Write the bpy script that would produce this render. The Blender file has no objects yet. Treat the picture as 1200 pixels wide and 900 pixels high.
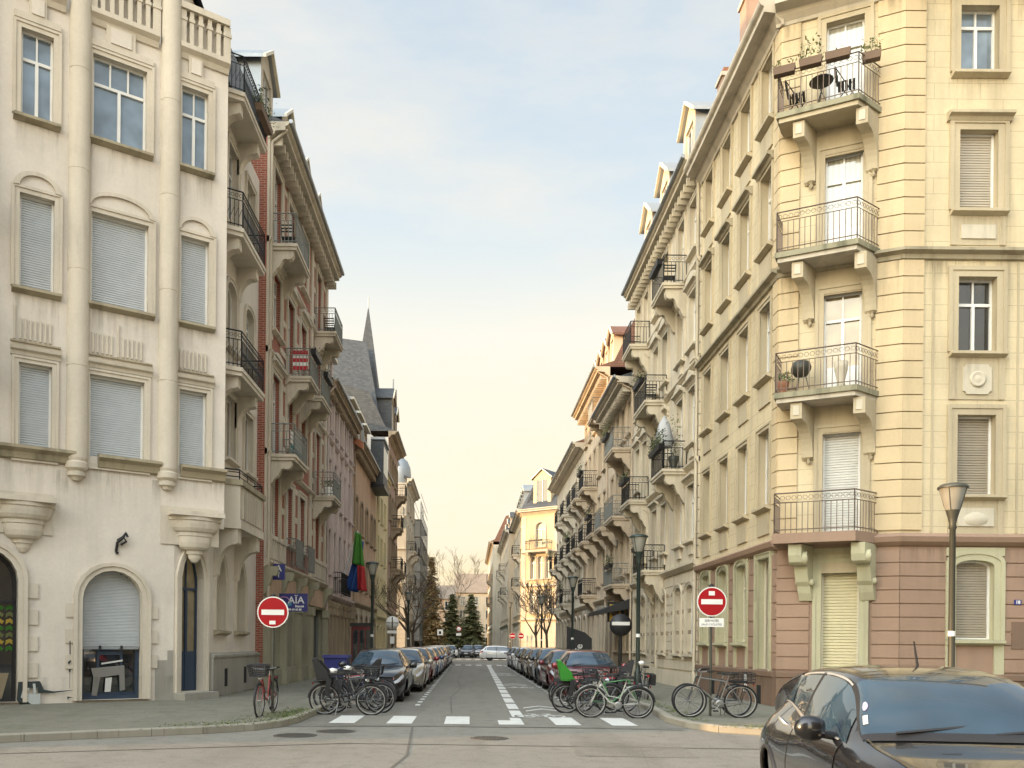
import bpy, math, random
from math import sin, cos, pi, radians, sqrt, atan2
R = random.Random(7)
scene = bpy.context.scene
COL = scene.collection

# ------------------------------------------------------------------ materials
MATS = {}
def nt(m):
    m.use_nodes = True
    t = m.node_tree
    for n in list(t.nodes): t.nodes.remove(n)
    o = t.nodes.new('ShaderNodeOutputMaterial'); b = t.nodes.new('ShaderNodeBsdfPrincipled')
    t.links.new(b.outputs[0], o.inputs[0])
    return t, b
def mix(t, fac, a, b, mode='MIX'):
    n = t.nodes.new('ShaderNodeMix'); n.data_type = 'RGBA'; n.blend_type = mode
    for i, v in ((0, fac), (6, a), (7, b)):
        if isinstance(v, (int, float)): n.inputs[i].default_value = v
        elif isinstance(v, (tuple, list)): n.inputs[i].default_value = (*v[:3], 1)
        else: t.links.new(v, n.inputs[i])
    return n.outputs[2]
def noise(t, scale, detail=4, rough=.55, vec=None, sc=(1, 1, 1)):
    n = t.nodes.new('ShaderNodeTexNoise'); n.inputs['Scale'].default_value = scale
    n.inputs['Detail'].default_value = detail; n.inputs['Roughness'].default_value = rough
    if vec is None:
        c = t.nodes.new('ShaderNodeTexCoord'); vec = c.outputs['Object']
    mp = t.nodes.new('ShaderNodeMapping'); mp.inputs['Scale'].default_value = sc
    t.links.new(vec, mp.inputs[0]); t.links.new(mp.outputs[0], n.inputs['Vector'])
    return n.outputs['Fac']
def ramp(t, v, lo, hi, a=0., b=1.):
    n = t.nodes.new('ShaderNodeMapRange'); n.inputs[1].default_value = lo; n.inputs[2].default_value = hi
    n.inputs[3].default_value = a; n.inputs[4].default_value = b
    t.links.new(v, n.inputs[0]); return n.outputs[0]
def bump(t, b, h, strength=.3, dist=.02):
    n = t.nodes.new('ShaderNodeBump'); n.inputs['Strength'].default_value = strength; n.inputs['Distance'].default_value = dist
    t.links.new(h, n.inputs['Height']); t.links.new(n.outputs[0], b.inputs['Normal'])
def mul(c, k): return tuple(x*k for x in c)

def plain(name, col, rough=.6, metal=0., coat=0., spec=.5, emit=None):
    if name in MATS: return MATS[name]
    m = bpy.data.materials.new(name); t, b = nt(m)
    b.inputs['Base Color'].default_value = (*col, 1); b.inputs['Roughness'].default_value = rough
    b.inputs['Metallic'].default_value = metal; b.inputs['Coat Weight'].default_value = coat
    b.inputs['Coat Roughness'].default_value = .03; b.inputs['Specular IOR Level'].default_value = spec
    n = noise(t, 3, 3)
    t.links.new(mix(t, ramp(t, n, .3, .75), mul(col, .93), mul(col, 1.05)), b.inputs['Base Color'])
    if emit:
        b.inputs['Emission Color'].default_value = (*emit[0], 1); b.inputs['Emission Strength'].default_value = emit[1]
    MATS[name] = m; return m

def stucco(name, col, dirt=.35, rough=.85, blocks=None, stain=(.16, .13, .09), brk=None):
    """painted render or stone: soft blotches, rain streaks, fine grain; blocks = faint masonry joints (w, h)"""
    m = bpy.data.materials.new(name); t, b = nt(m)
    b.inputs['Roughness'].default_value = rough; b.inputs['Specular IOR Level'].default_value = .25
    big = noise(t, .55, 5, .6); st = noise(t, 2.2, 5, .6, sc=(1, 1, .12)); fine = noise(t, 14, 4, .6)
    c = mix(t, ramp(t, big, .3, .72), mul(col, .87), mul(col, 1.07))
    c = mix(t, ramp(t, fine, .3, .75), mix(t, .10, c, mul(stain, 1.2)), c)
    s = t.nodes.new('ShaderNodeMath'); s.operation = 'MULTIPLY'
    t.links.new(ramp(t, st, .50, .70), s.inputs[0]); s.inputs[1].default_value = dirt
    c = mix(t, s.outputs[0], c, stain)
    if blocks:
        co = t.nodes.new('ShaderNodeTexCoord'); sp = t.nodes.new('ShaderNodeSeparateXYZ'); t.links.new(co.outputs['Object'], sp.inputs[0])
        ad = t.nodes.new('ShaderNodeMath'); ad.operation = 'ADD'; t.links.new(sp.outputs[0], ad.inputs[0]); t.links.new(sp.outputs[1], ad.inputs[1])
        cb = t.nodes.new('ShaderNodeCombineXYZ'); t.links.new(ad.outputs[0], cb.inputs[0]); t.links.new(sp.outputs[2], cb.inputs[1])
        br = t.nodes.new('ShaderNodeTexBrick'); t.links.new(cb.outputs[0], br.inputs['Vector'])
        br.inputs['Scale'].default_value = 1; br.inputs['Brick Width'].default_value = blocks[0]; br.inputs['Row Height'].default_value = blocks[1]
        br.inputs['Mortar Size'].default_value = blocks[2] if len(blocks) > 2 else .012; br.inputs['Mortar Smooth'].default_value = .3
        if brk:
            br.inputs['Color1'].default_value = (*brk[0], 1); br.inputs['Color2'].default_value = (*brk[1], 1); br.inputs['Mortar'].default_value = (*brk[2], 1)
            c = mix(t, .85, c, br.outputs['Color'])
        else:
            c = mix(t, br.outputs['Fac'], c, mix(t, .45, c, stain))
        bump(t, b, br.outputs['Fac'], -.35, .01)
    else:
        bump(t, b, fine, .25, .008)
    t.links.new(c, b.inputs['Base Color'])
    MATS[name] = m; return m

def glassmat(name, col, rough=.03, curtain=None):
    m = bpy.data.materials.new(name); t, b = nt(m)
    b.inputs['Roughness'].default_value = rough; b.inputs['Specular IOR Level'].default_value = .9; b.inputs['IOR'].default_value = 1.6
    n = noise(t, 1.3, 2); c = mix(t, ramp(t, n, .35, .65), mul(col, .7), mul(col, 1.3))
    if curtain:
        w = t.nodes.new('ShaderNodeTexWave'); w.inputs['Scale'].default_value = 5; w.inputs['Distortion'].default_value = 1.2
        co = t.nodes.new('ShaderNodeTexCoord'); sp = t.nodes.new('ShaderNodeSeparateXYZ'); t.links.new(co.outputs['Object'], sp.inputs[0])
        ad = t.nodes.new('ShaderNodeMath'); ad.operation = 'ADD'; t.links.new(sp.outputs[0], ad.inputs[0]); t.links.new(sp.outputs[1], ad.inputs[1])
        cb = t.nodes.new('ShaderNodeCombineXYZ'); t.links.new(ad.outputs[0], cb.inputs[0]); t.links.new(cb.outputs[0], w.inputs['Vector'])
        c = mix(t, ramp(t, w.outputs['Fac'], 0, 1), mul(curtain, .75), curtain)
    t.links.new(c, b.inputs['Base Color'])
    wob = noise(t, 1.1, 1); bump(t, b, wob, .12, .02)
    MATS[name] = m; return m

M = MATS
stucco('cream_render', (.76, .685, .59), .10)
stucco('cream_stone', (.68, .605, .49), .22)
stucco('grey_dado', (.36, .34, .29), .35)
stucco('yellow_render', (.67, .56, .365), .2, blocks=(1.1, .38, .008))
stucco('ochre_block', (.64, .505, .31), .25)
stucco('ochre_trim', (.53, .445, .30), .25)
stucco('green_trim', (.50, .47, .31), .25)
stucco('pink_sandstone', (.36, .24, .17), .25)
stucco('brown_plinth', (.21, .135, .095), .5)
stucco('sill_stone', (.42, .36, .25), .5, stain=(.07, .065, .04))
stucco('mossy_slab', (.34, .31, .21), .75, stain=(.05, .055, .03))
stucco('pale_stone', (.60, .53, .42), .4)
stucco('grey_stone', (.52, .47, .38), .45)
stucco('shop_stone', (.37, .35, .25), .45)
stucco('brown_stone', (.36, .28, .19), .45)
stucco('rose_render', (.62, .51, .47), .3)
stucco('peach_render', (.55, .38, .26), .35)
stucco('lemon_render', (.70, .60, .36), .2)
stucco('warm_render', (.62, .50, .36), .35)
stucco('rust_stone', (.38, .26, .20), .45)
stucco('white_render', (.72, .68, .60), .2)
stucco('red_brick', (.33, .10, .06), .3, blocks=(.25, .075, .012), brk=((.35, .09, .055), (.25, .065, .04), (.36, .28, .22)))
stucco('slate', (.075, .08, .085), .3, .55, blocks=(.28, .16, .006), brk=((.085, .09, .095), (.05, .055, .06), (.03, .03, .035)), stain=(.03, .03, .03))
stucco('red_tile', (.2, .11, .08), .4, .8, blocks=(.22, .14, .012), brk=((.20, .11, .08), (.15, .08, .06), (.07, .04, .03)))
plain('zinc', (.32, .34, .35), .45, .4)
plain('verdigris', (.22, .30, .26), .6)
plain('orange_flashing', (.42, .15, .07), .6)
plain('white_paint', (.78, .76, .71), .4)
plain('cream_paint', (.68, .62, .47), .45)
plain('brown_paint', (.16, .09, .05), .5)
plain('blue_paint', (.03, .05, .085), .35)
plain('black_iron', (.018, .018, .018), .45, .3)
plain('brown_iron', (.19, .14, .11), .6, .2)
plain('grey_iron', (.23, .24, .22), .55, .2)
plain('pole_green', (.035, .05, .042), .4, .3)
plain('pole_grey', (.07, .07, .055), .5, .3)
plain('shutter_grey', (.56, .585, .595), .5)
plain('shutter_white', (.66, .65, .60), .55)
plain('shutter_cream', (.64, .57, .36), .5)
plain('shutter_taupe', (.36, .31, .235), .55)
plain('shutter_tan', (.50, .44, .35), .55)
plain('steel', (.30, .30, .29), .4, .7)
plain('plaster_relief', (.58, .52, .40), .8)
glassmat('glass_dark', (.018, .022, .026))
glassmat('glass_sky', (.17, .22, .27))  # pale blue base stands in for sky mirrored in the panes
glassmat('glass_curtain', (.3, .3, .28), .06, curtain=(.48, .46, .38))
glassmat('glass_amber', (.30, .24, .14), .05)
glassmat('glass_lamp', (.26, .25, .21), .08)
plain('black_rubber', (.015, .015, .015), .8)
plain('black_plastic', (.022, .022, .024), .5)
plain('dark_gap', (.008, .008, .008), .9)
plain('sign_red', (.36, .003, .006), .6, 0, 0, .3)
plain('sign_white', (.80, .79, .74), .4)
plain('sign_blue', (.035, .04, .19), .4)
plain('ink', (.02, .02, .025), .7)
plain('teal', (.06, .32, .42), .5)
plain('pink_ink', (.55, .25, .45), .5)
plain('leaf', (.07, .13, .035), .7)
plain('leaf_dark', (.025, .045, .018), .75)
plain('leaf_pale', (.19, .20, .07), .7)
plain('leaf_autumn', (.26, .15, .05), .8)
plain('terracotta', (.30, .13, .07), .8)
plain('crate_brown', (.16, .10, .06), .7)
plain('bark', (.10, .075, .05), .9)
plain('bark_pale', (.25, .19, .12), .9)
plain('flag_green', (.05, .19, .02), .75)
plain('flag_red', (.36, .02, .02), .75)
plain('flag_blue', (.015, .06, .22), .75)
plain('bright_green', (.03, .22, .02), .5)
plain('cloth_red', (.5, .03, .04), .8)
plain('cloth_teal', (.05, .22, .20), .8)
plain('cloth_grey', (.45, .45, .44), .8)
plain('paint_marking', (.70, .69, .64), .6)
plain('chrome', (.6, .6, .6), .15, 1.)
plain('bright_trim', (.72, .72, .70), .35, .7)
plain('rim_silver', (.42, .42, .43), .3, .8)
plain('headlight', (.55, .57, .6), .08, 0, 1.)
plain('tail_red', (.35, .01, .01), .2, 0, .8)
plain('indicator', (.6, .2, .02), .2)
plain('saddle', (.02, .018, .016), .6)
plain('scaffold_net', (.62, .60, .55), .8); MATS['scaffold_net'].node_tree.nodes['Principled BSDF'].inputs['Alpha'].default_value = .62
plain('yellow_sign', (.55, .38, .05), .5)
plain('card', (.42, .34, .22), .8)

def carpaint(name, col, metal=.5, rough=.32):
    m = bpy.data.materials.new(name); t, b = nt(m)
    b.inputs['Metallic'].default_value = metal; b.inputs['Roughness'].default_value = rough
    b.inputs['Coat Weight'].default_value = 1.; b.inputs['Coat Roughness'].default_value = .02
    n = noise(t, 60, 2); t.links.new(mix(t, n, mul(col, .9), mul(col, 1.1)), b.inputs['Base Color'])
    MATS[name] = m; return m
for n_, c_ in dict(paint_anthracite=(.036, .039, .046), paint_black=(.012, .012, .014), paint_red=(.20, .012, .016), paint_white=(.70, .70, .69),
                   paint_silver=(.36, .37, .38), paint_grey=(.13, .135, .14), paint_blue=(.03, .07, .16), paint_brown=(.10, .075, .045),
                   paint_beige=(.33, .30, .24), paint_maroon=(.11, .012, .02)).items():
    carpaint(n_, c_, .1 if 'white' in n_ else (.6 if 'anth' in n_ else .45), .2 if 'anth' in n_ else .32)

def stain_mat(name, col, top=1.):
    m = bpy.data.materials.new(name); t, b = nt(m); b.inputs['Base Color'].default_value = (*col, 1); b.inputs['Roughness'].default_value = .9
    co = t.nodes.new('ShaderNodeTexCoord'); sp = t.nodes.new('ShaderNodeSeparateXYZ'); t.links.new(co.outputs['Generated'], sp.inputs[0])
    n = noise(t, 7, 5, .65, co.outputs['Object'], (1, 1, .07)); n2 = noise(t, 2.0, 3, .6, co.outputs['Object'], (1, 1, .5))
    f = t.nodes.new('ShaderNodeMath'); f.operation = 'POWER'; t.links.new(sp.outputs[2], f.inputs[0]); f.inputs[1].default_value = 1.6
    k = t.nodes.new('ShaderNodeMath'); k.operation = 'MULTIPLY'; t.links.new(f.outputs[0], k.inputs[0]); t.links.new(ramp(t, n, .44, .66), k.inputs[1])
    k2 = t.nodes.new('ShaderNodeMath'); k2.operation = 'MULTIPLY'; t.links.new(k.outputs[0], k2.inputs[0]); t.links.new(ramp(t, n2, .35, .6, .05, .40*top), k2.inputs[1])
    t.links.new(k2.outputs[0], b.inputs['Alpha']); MATS[name] = m
stain_mat('rain_stain', (.22, .18, .12)); stain_mat('moss_stain', (.07, .08, .04))
def stain(root, T, u0, u1, zt, h, p=.012, mat='rain_stain'):
    m = MB(); m.add([T(u0, p, zt-h), T(u1, p, zt-h), T(u1, p, zt), T(u0, p, zt)], [(0, 1, 2, 3)], mat); m.build('rain_stain', root)
# ------------------------------------------------------------------ mesh builder
OFF = {}
def ident(u, p, z): return (u, p, z)
class MB:
    def __init__(s): s.v = []; s.f = []; s.m = []; s.sm = []; s.mats = []
    def mi(s, mat):
        if mat not in s.mats: s.mats.append(mat)
        return s.mats.index(mat)
    def add(s, vs, fs, mat, smooth=False):
        b = len(s.v); s.v += [tuple(x) for x in vs]; k = s.mi(mat)
        for f in fs: s.f.append(tuple(b+i for i in f)); s.m.append(k); s.sm.append(smooth)
    def box(s, mat, u0, u1, p0, p1, z0, z1, T=ident):
        vs = [T(u, p, z) for z in (z0, z1) for p in (p0, p1) for u in (u0, u1)]
        s.add(vs, [(0, 2, 3, 1), (4, 5, 7, 6), (0, 1, 5, 4), (2, 6, 7, 3), (0, 4, 6, 2), (1, 3, 7, 5)], mat)
    def prism(s, mat, A, B, smooth=False, caps=True):
        n = len(A); fs = [(i, (i+1) % n, n+(i+1) % n, n+i) for i in range(n)]
        s.add(list(A)+list(B), fs, mat, smooth)
        if caps: s.add(list(A), [tuple(range(n))[::-1]], mat); s.add(list(B), [tuple(range(n))], mat)
    def profu(s, mat, pz, u0, u1, T=ident, smooth=False):      # (p,z) profile swept along u
        s.prism(mat, [T(u0, p, z) for p, z in pz], [T(u1, p, z) for p, z in pz], smooth)
    def profp(s, mat, uz, p0, p1, T=ident, smooth=False):      # (u,z) outline given thickness along p
        s.prism(mat, [T(u, p0, z) for u, z in uz], [T(u, p1, z) for u, z in uz], smooth)
    def profz(s, mat, up, z0, z1, T=ident):
        s.prism(mat, [T(u, p, z0) for u, p in up], [T(u, p, z1) for u, p in up])
    def tube(s, mat, pts, r, n=6, T=ident, closed=False):
        pts = [T(*q) for q in pts]; rs = r if isinstance(r, (list, tuple)) else [r]*len(pts)
        rings = []; N = len(pts); up0 = None
        for i, q in enumerate(pts):
            a = pts[(i-1) % N] if (closed or i > 0) else q; b = pts[(i+1) % N] if (closed or i < N-1) else q
            d = [b[k]-a[k] for k in range(3)]; L = sqrt(sum(x*x for x in d)) or 1; d = [x/L for x in d]
            if up0 is None: up0 = (0, 0, 1) if abs(d[2]) < .9 else (1, 0, 0)
            dot = sum(up0[k]*d[k] for k in range(3)); x = [up0[k]-dot*d[k] for k in range(3)]; L = sqrt(sum(c*c for c in x)) or 1; x = [c/L for c in x]
            up0 = x
            y = [d[1]*x[2]-d[2]*x[1], d[2]*x[0]-d[0]*x[2], d[0]*x[1]-d[1]*x[0]]
            rings.append([tuple(q[k]+rs[i]*(cos(2*pi*j/n)*x[k]+sin(2*pi*j/n)*y[k]) for k in range(3)) for j in range(n)])
        vs = [v for rg in rings for v in rg]; fs = []
        for i in range(N if closed else N-1):
            a = i*n; b = ((i+1) % N)*n
            fs += [(a+j, a+(j+1) % n, b+(j+1) % n, b+j) for j in range(n)]
        s.add(vs, fs, mat, n > 4)
        if not closed: s.add(rings[0], [tuple(range(n))], mat); s.add(rings[-1], [tuple(range(n))], mat)
    def lathe(s, mat, prof, n=16, T=ident, c=(0, 0, 0), sc=(1, 1), smooth=True, a0=0, a1=2*pi, axis='z'):
        full = abs(a1-a0-2*pi) < 1e-6; k = n if full else n+1; vs = []
        for r, h in prof:
            for j in range(k):
                a = a0+(a1-a0)*j/n; x = r*cos(a)*sc[0]; y = r*sin(a)*sc[1]
                if axis == 'z': vs.append(T(c[0]+x, c[1]+y, c[2]+h))
                elif axis == 'x': vs.append(T(c[0]+h, c[1]+x, c[2]+y))
                else: vs.append(T(c[0]+x, c[1]+h, c[2]+y))
        fs = []
        for i in range(len(prof)-1):
            for j in range(n if full else n):
                j2 = (j+1) % k if full else j+1
                fs.append((i*k+j, i*k+j2, (i+1)*k+j2, (i+1)*k+j))
        s.add(vs, fs, mat, smooth)
        for i, (r, h) in ((0, prof[0]), (len(prof)-1, prof[-1])):
            if r > .002 and full: s.add([vs[i*k+j] for j in range(k)], [tuple(range(k))], mat)
    def build(s, name, parent=None, **kw):
        if not s.f: return None
        me = bpy.data.meshes.new(name)
        off = OFF.get(parent.name, (0, 0, 0)) if parent is not None else (0, 0, 0)
        vs = s.v if off == (0, 0, 0) else [(a-off[0], b-off[1], c-off[2]) for a, b, c in s.v]
        me.from_pydata(vs, [], s.f); me.polygons.foreach_set('material_index', s.m); me.polygons.foreach_set('use_smooth', s.sm)
        for m in s.mats: me.materials.append(M[m])
        me.update()
        o = bpy.data.objects.new(name, me); COL.objects.link(o)
        if parent is not None: o.parent = parent; OFF[o.name] = off
        for k, v in kw.items(): o[k] = v
        return o
def thing(name, label, cat, loc=(0, 0, 0), group=None, rz=0):
    o = bpy.data.objects.new(name, None); o.empty_display_size = .2; COL.objects.link(o); o.location = loc; o.rotation_euler = (0, 0, rz)
    o['label'] = label; o['category'] = cat
    if group: o['group'] = group
    if rz == 0: OFF[o.name] = tuple(loc)
    return o
def local_thing(name, label, cat, group=None):
    o = thing(name, label, cat, (0, 0, 0), group); return o
def copy_tree(o, parent=None):
    c = o.copy(); COL.objects.link(c)
    if parent is not None: c.parent = parent
    for ch in list(o.children): copy_tree(ch, c)
    return c
def place(o, x, y, z, rz, label=None):
    o.location = (x, y, z); o.rotation_euler = (0, 0, rz)
    if label: o['label'] = label
    return o
def frame(O, U, N):
    def T(u, p, z): return (O[0]+U[0]*u+N[0]*p, O[1]+U[1]*u+N[1]*p, z)
    T.O, T.U, T.N = O, U, N
    return T
def textmesh(s, body, size, T, u, z, p, mat, depth=.002, align='CENTER', bold=0., sx=1.):
    """letters as flat mesh on a (u,z) plane"""
    cu = bpy.data.curves.new('t', 'FONT'); cu.body = body; cu.size = size; cu.align_x = align; cu.align_y = 'CENTER'; cu.offset = bold; cu.resolution_u = 3
    ob = bpy.data.objects.new('t', cu); COL.objects.link(ob)
    dg = bpy.context.evaluated_depsgraph_get(); me = bpy.data.meshes.new_from_object(ob.evaluated_get(dg))
    s.add([T(u+v.co.x*sx, p, z+v.co.y) for v in me.vertices], [tuple(q.vertices) for q in me.polygons], mat)
    bpy.data.objects.remove(ob); bpy.data.curves.remove(cu); bpy.data.meshes.remove(me)

# ------------------------------------------------------------------ facade helpers
def arc_pts(h, n=10):
    u0, u1, z1 = h['u0'], h['u1'], h['z1']; ri = h.get('rise', 0); c = (u0+u1)/2; w = (u1-u0)/2
    if ri <= 0: return [(u1, z1), (u0, z1)]
    out = []
    for i in range(n+1):
        t = i/n
        if h.get('pointed'):
            x = 1-2*t; out.append((c+w*x, z1-ri+ri*(1-abs(x)**1.8)**.75))
        else:
            a = pi*t; out.append((c+w*cos(a), z1-ri+ri*sin(a)))
    return out
def outline(h, g=0.):
    """closed outline grown by g"""
    q = dict(h); q['u0'] -= g; q['u1'] += g; q['z0'] -= g*h.get('gb', 1); q['z1'] += g
    if h.get('rise', 0) > 0: q['rise'] = max(.02, h['rise']+g*.6)
    return [(q['u0'], q['z0']), (q['u1'], q['z0'])] + arc_pts(q)
def ring(mb, mat, T, inn, out, pb, pf):
    n = len(inn)
    vs = [T(u, pf, z) for u, z in inn]+[T(u, pf, z) for u, z in out]+[T(u, pb, z) for u, z in inn]+[T(u, pb, z) for u, z in out]
    fs = []
    for i in range(n):
        j = (i+1) % n
        fs += [(i, j, n+j, n+i), (n+i, n+j, 3*n+j, 3*n+i), (i, 2*n+i, 2*n+j, j)]
    mb.add(vs, fs, mat)
def wall(mb, mat, T, u0, u1, z0, z1, holes=(), reveal=.22, p=0., rmat=None):
    us = sorted({u0, u1} | {h['u0'] for h in holes} | {h['u1'] for h in holes}); zs = sorted({z0, z1} | {h['z0'] for h in holes} | {h['z1'] for h in holes})
    us = [u for u in us if u0-1e-6 <= u <= u1+1e-6]; zs = [z for z in zs if z0-1e-6 <= z <= z1+1e-6]
    for i in range(len(us)-1):
        j = 0
        while j < len(zs)-1:
            uc = (us[i]+us[i+1])/2
            def solid(k):
                zc = (zs[k]+zs[k+1])/2
                return not any(h['u0'] < uc < h['u1'] and h['z0'] < zc < h['z1'] for h in holes)
            if not solid(j): j += 1; continue
            k = j
            while k+1 < len(zs)-1 and solid(k+1): k += 1
            mb.add([T(us[i], p, zs[j]), T(us[i+1], p, zs[j]), T(us[i+1], p, zs[k+1]), T(us[i], p, zs[k+1])], [(0, 1, 2, 3)], mat)
            j = k+1
    for h in holes:
        if h.get('rise', 0) > 0:
            a = arc_pts(h); n = len(a)
            mb.add([T(u, p, z) for u, z in a]+[T(u, p, h['z1']) for u, z in a], [(i, i+1, n+i+1, n+i) for i in range(n-1)], mat)
        o = outline(h); n = len(o); r = h.get('reveal', reveal)
        mb.add([T(u, p, z) for u, z in o]+[T(u, p-r, z) for u, z in o], [(i, (i+1) % n, n+(i+1) % n, n+i) for i in range(n)], rmat or mat)
def courses(mb, mat, T, u0, u1, z0, z1, h, gap=.028, proud=.03, holes=(), p=0.):
    n = max(1, round((z1-z0)/h)); h = (z1-z0)/n
    for k in range(n):
        a = z0+k*h+gap/2; b = z0+(k+1)*h-gap/2
        segs = [(u0, u1)]
        for q in holes:
            if q['z0'] < b and q['z1'] > a:
                ns = []
                for s0, s1 in segs:
                    if q['u1'] <= s0 or q['u0'] >= s1: ns.append((s0, s1)); continue
                    if q['u0'] > s0: ns.append((s0, q['u0']))
                    if q['u1'] < s1: ns.append((q['u1'], s1))
                segs = ns
        for s0, s1 in segs:
            if s1-s0 > .03: mb.box(mat, s0, s1, p-.01, p+proud, a, b, T)
def slats(mb, mat, T, u0, u1, z0, z1, p, h=.055):
    n = max(2, int((z1-z0)/h)); h = (z1-z0)/n; vs = []; fs = []
    for k in range(n):
        a = z0+k*h; b = len(vs)
        for zz, pp in ((a, p-.024), (a+h*.18, p), (a+h*.8, p), (a+h, p-.024)): vs += [T(u0, pp, zz), T(u1, pp, zz)]
        fs += [(b, b+1, b+3, b+2), (b+2, b+3, b+5, b+4), (b+4, b+5, b+7, b+6)]
    mb.add(vs, fs, mat)
def add_window(root, T, h, style='glass', fmat='white_paint', pane='glass_dark', shut='shutter_taupe', depth=.2, sur=None, surw=.16, surp=.06,
               sill=None, hood=None, close=1., transom=.72, slat=.055, name='window', p=0., label=None):
    u0, u1, z0, z1 = h['u0'], h['u1'], h['z0'], h['z1']; w = u1-u0; c = (u0+u1)/2; pd = p-depth
    full_shut = style == 'shut' and close >= .98
    fr = MB(); fw = .05
    inn = outline(dict(h, gb=1), -fw); out = outline(dict(h, gb=1), -.002)
    ring(fr, fmat, T, inn, out, pd-.03, pd+(.035 if not full_shut else .05))
    if not full_shut:
        zb = z0+fw; zt = z1-fw
        if transom and transom < 1:
            zt2 = z0+(z1-z0)*transom; fr.box(fmat, u0+fw*.8, u1-fw*.8, pd-.02, pd+.04, zt2-.035, zt2+.035, T)
        if w > .55: fr.box(fmat, c-.035, c+.035, pd-.02, pd+.045, zb, z0+(z1-z0)*(transom or 1)-.03, T)
        if transom and w > .55:
            for f in ((.5,) if w < 1.2 else (.333, .667)): fr.box(fmat, u0+w*f-.02, u0+w*f+.02, pd-.02, pd+.03, z0+(z1-z0)*transom+.03, z1-fw if not h.get('rise') else z1-fw-h['rise']*.3, T)
    if style == 'door':
        fr.box(fmat, u0+.06, u1-.06, pd-.02, pd+.03, z0+.05, z0+(z1-z0)*.28, T)
    f = fr.build(name, root)
    if label: f['label'] = label
    pn = MB()
    if not full_shut:
        o = outline(h, -.01); pn.add([T(u, pd-.012, z) for u, z in o], [tuple(range(len(o)))], pane); pn.build('pane', f)
    if style == 'shut':
        sm = MB(); zs = z1-(z1-z0)*close; q = pd+.09 if not full_shut else pd+.02
        if h.get('rise', 0) > .25:
            n = int((z1-zs)/slat); 
            for k in range(n):
                za = zs+k*(z1-zs)/n; zb2 = zs+(k+1)*(z1-zs)/n; zm = (za+zb2)/2
                t = (zm-(z1-h['rise']))/h['rise']; hw = w/2-.01 if t <= 0 else (w/2)*sqrt(max(0.0, 1-t*t))-.01
                if hw > .03: slats(sm, shut, T, c-hw, c+hw, za, zb2, q, (zb2-za))
        else:
            slats(sm, shut, T, u0+.02, u1-.02, zs, z1-.01, q, slat)
        sm.box('shutter_tan' if shut != 'shutter_grey' else 'zinc', u0+.02, u1-.02, q-.015, q+.012, zs, zs+.05, T)
        sm.build('shutter', f)
    if sur:
        s = MB(); gb = 0 if sill else 1
        ring(s, sur, T, outline(dict(h, gb=gb), 0), outline(dict(h, gb=gb), surw), p-.01, p+surp)
        ring(s, sur, T, outline(dict(h, gb=gb), surw*.62), outline(dict(h, gb=gb), surw*1.02), p, p+surp+.025)
        s.build('surround', f)
    if sill:
        s = MB(); s.profu(sill, [(p-depth*.8, z0+.02), (p+.17, z0-.015), (p+.17, z0-.08), (p+.12, z0-.10), (p+.03, z0-.14), (p-.01, z0-.14)], u0-surw*.9, u1+surw*.9, T); s.build('sill', f)
    if hood:
        s = MB(); hz = z1+surw+.02+hood.get('up', .1)
        s.profu(hood['mat'], [(p, hz-.1), (p+.08, hz-.08), (p+.12, hz), (p+.22, hz+.03), (p+.22, hz+.1), (p, hz+.14)], u0-surw*1.3, u1+surw*1.3, T)
        if hood.get('ped'):
            k = hood['ped']; hh = w*.32
            if k == 'tri': s.profp(hood['mat'], [(u0-surw*1.3, hz+.1), (u1+surw*1.3, hz+.1), (c, hz+.1+hh)], p, p+.16, T)
            else:
                pts = [(c+(w/2+surw*1.3)*cos(a*pi/10), hz+.1+hh*sin(a*pi/10)) for a in range(11)]; s.profp(hood['mat'], pts, p, p+.16, T)
        s.build('hood', f)
    return f

def railing(mb, mat, T, pts, z0, h, step=.12, deco=True, w=.011, rail=.022):
    """iron railing along a (u,p) polyline"""
    for (a, b) in zip(pts[:-1], pts[1:]):
        L = sqrt((b[0]-a[0])**2+(b[1]-a[1])**2); n = max(1, round(L/step)); d = ((b[0]-a[0])/L, (b[1]-a[1])/L)
        for zz, rr in ((z0+h, rail), (z0+h*.76, rail*.6), (z0+.09, rail*.7)):
            mb.tube(mat, [(a[0], a[1], zz), (b[0], b[1], zz)], rr, 4, T)
        for k in range(n+1):
            u = a[0]+d[0]*L*k/n; p = a[1]+d[1]*L*k/n; zt = z0+h*(.76 if deco else 1)
            mb.tube(mat, [(u, p, z0), (u, p, zt if 0 < k < n else z0+h)], w if 0 < k < n else w*1.6, 4, T)
            if deco and k < n:
                m_ = .5; uc = u+d[0]*L*m_/n; pc = p+d[1]*L*m_/n; r = min(L/n*.42, h*.105); zc = z0+h*.88
                mb.tube(mat, [(uc+d[0]*r*cos(t*pi/3), pc+d[1]*r*cos(t*pi/3), zc+r*1.0*sin(t*pi/3)) for t in range(6)], w*.7, 3, T, closed=True)
                if deco == 2: mb.tube(mat, [(uc-d[0]*r, pc-d[1]*r, z0+h*.3), (uc+d[0]*r, pc+d[1]*r, z0+h*.55)], w*.7, 3, T)
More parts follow.
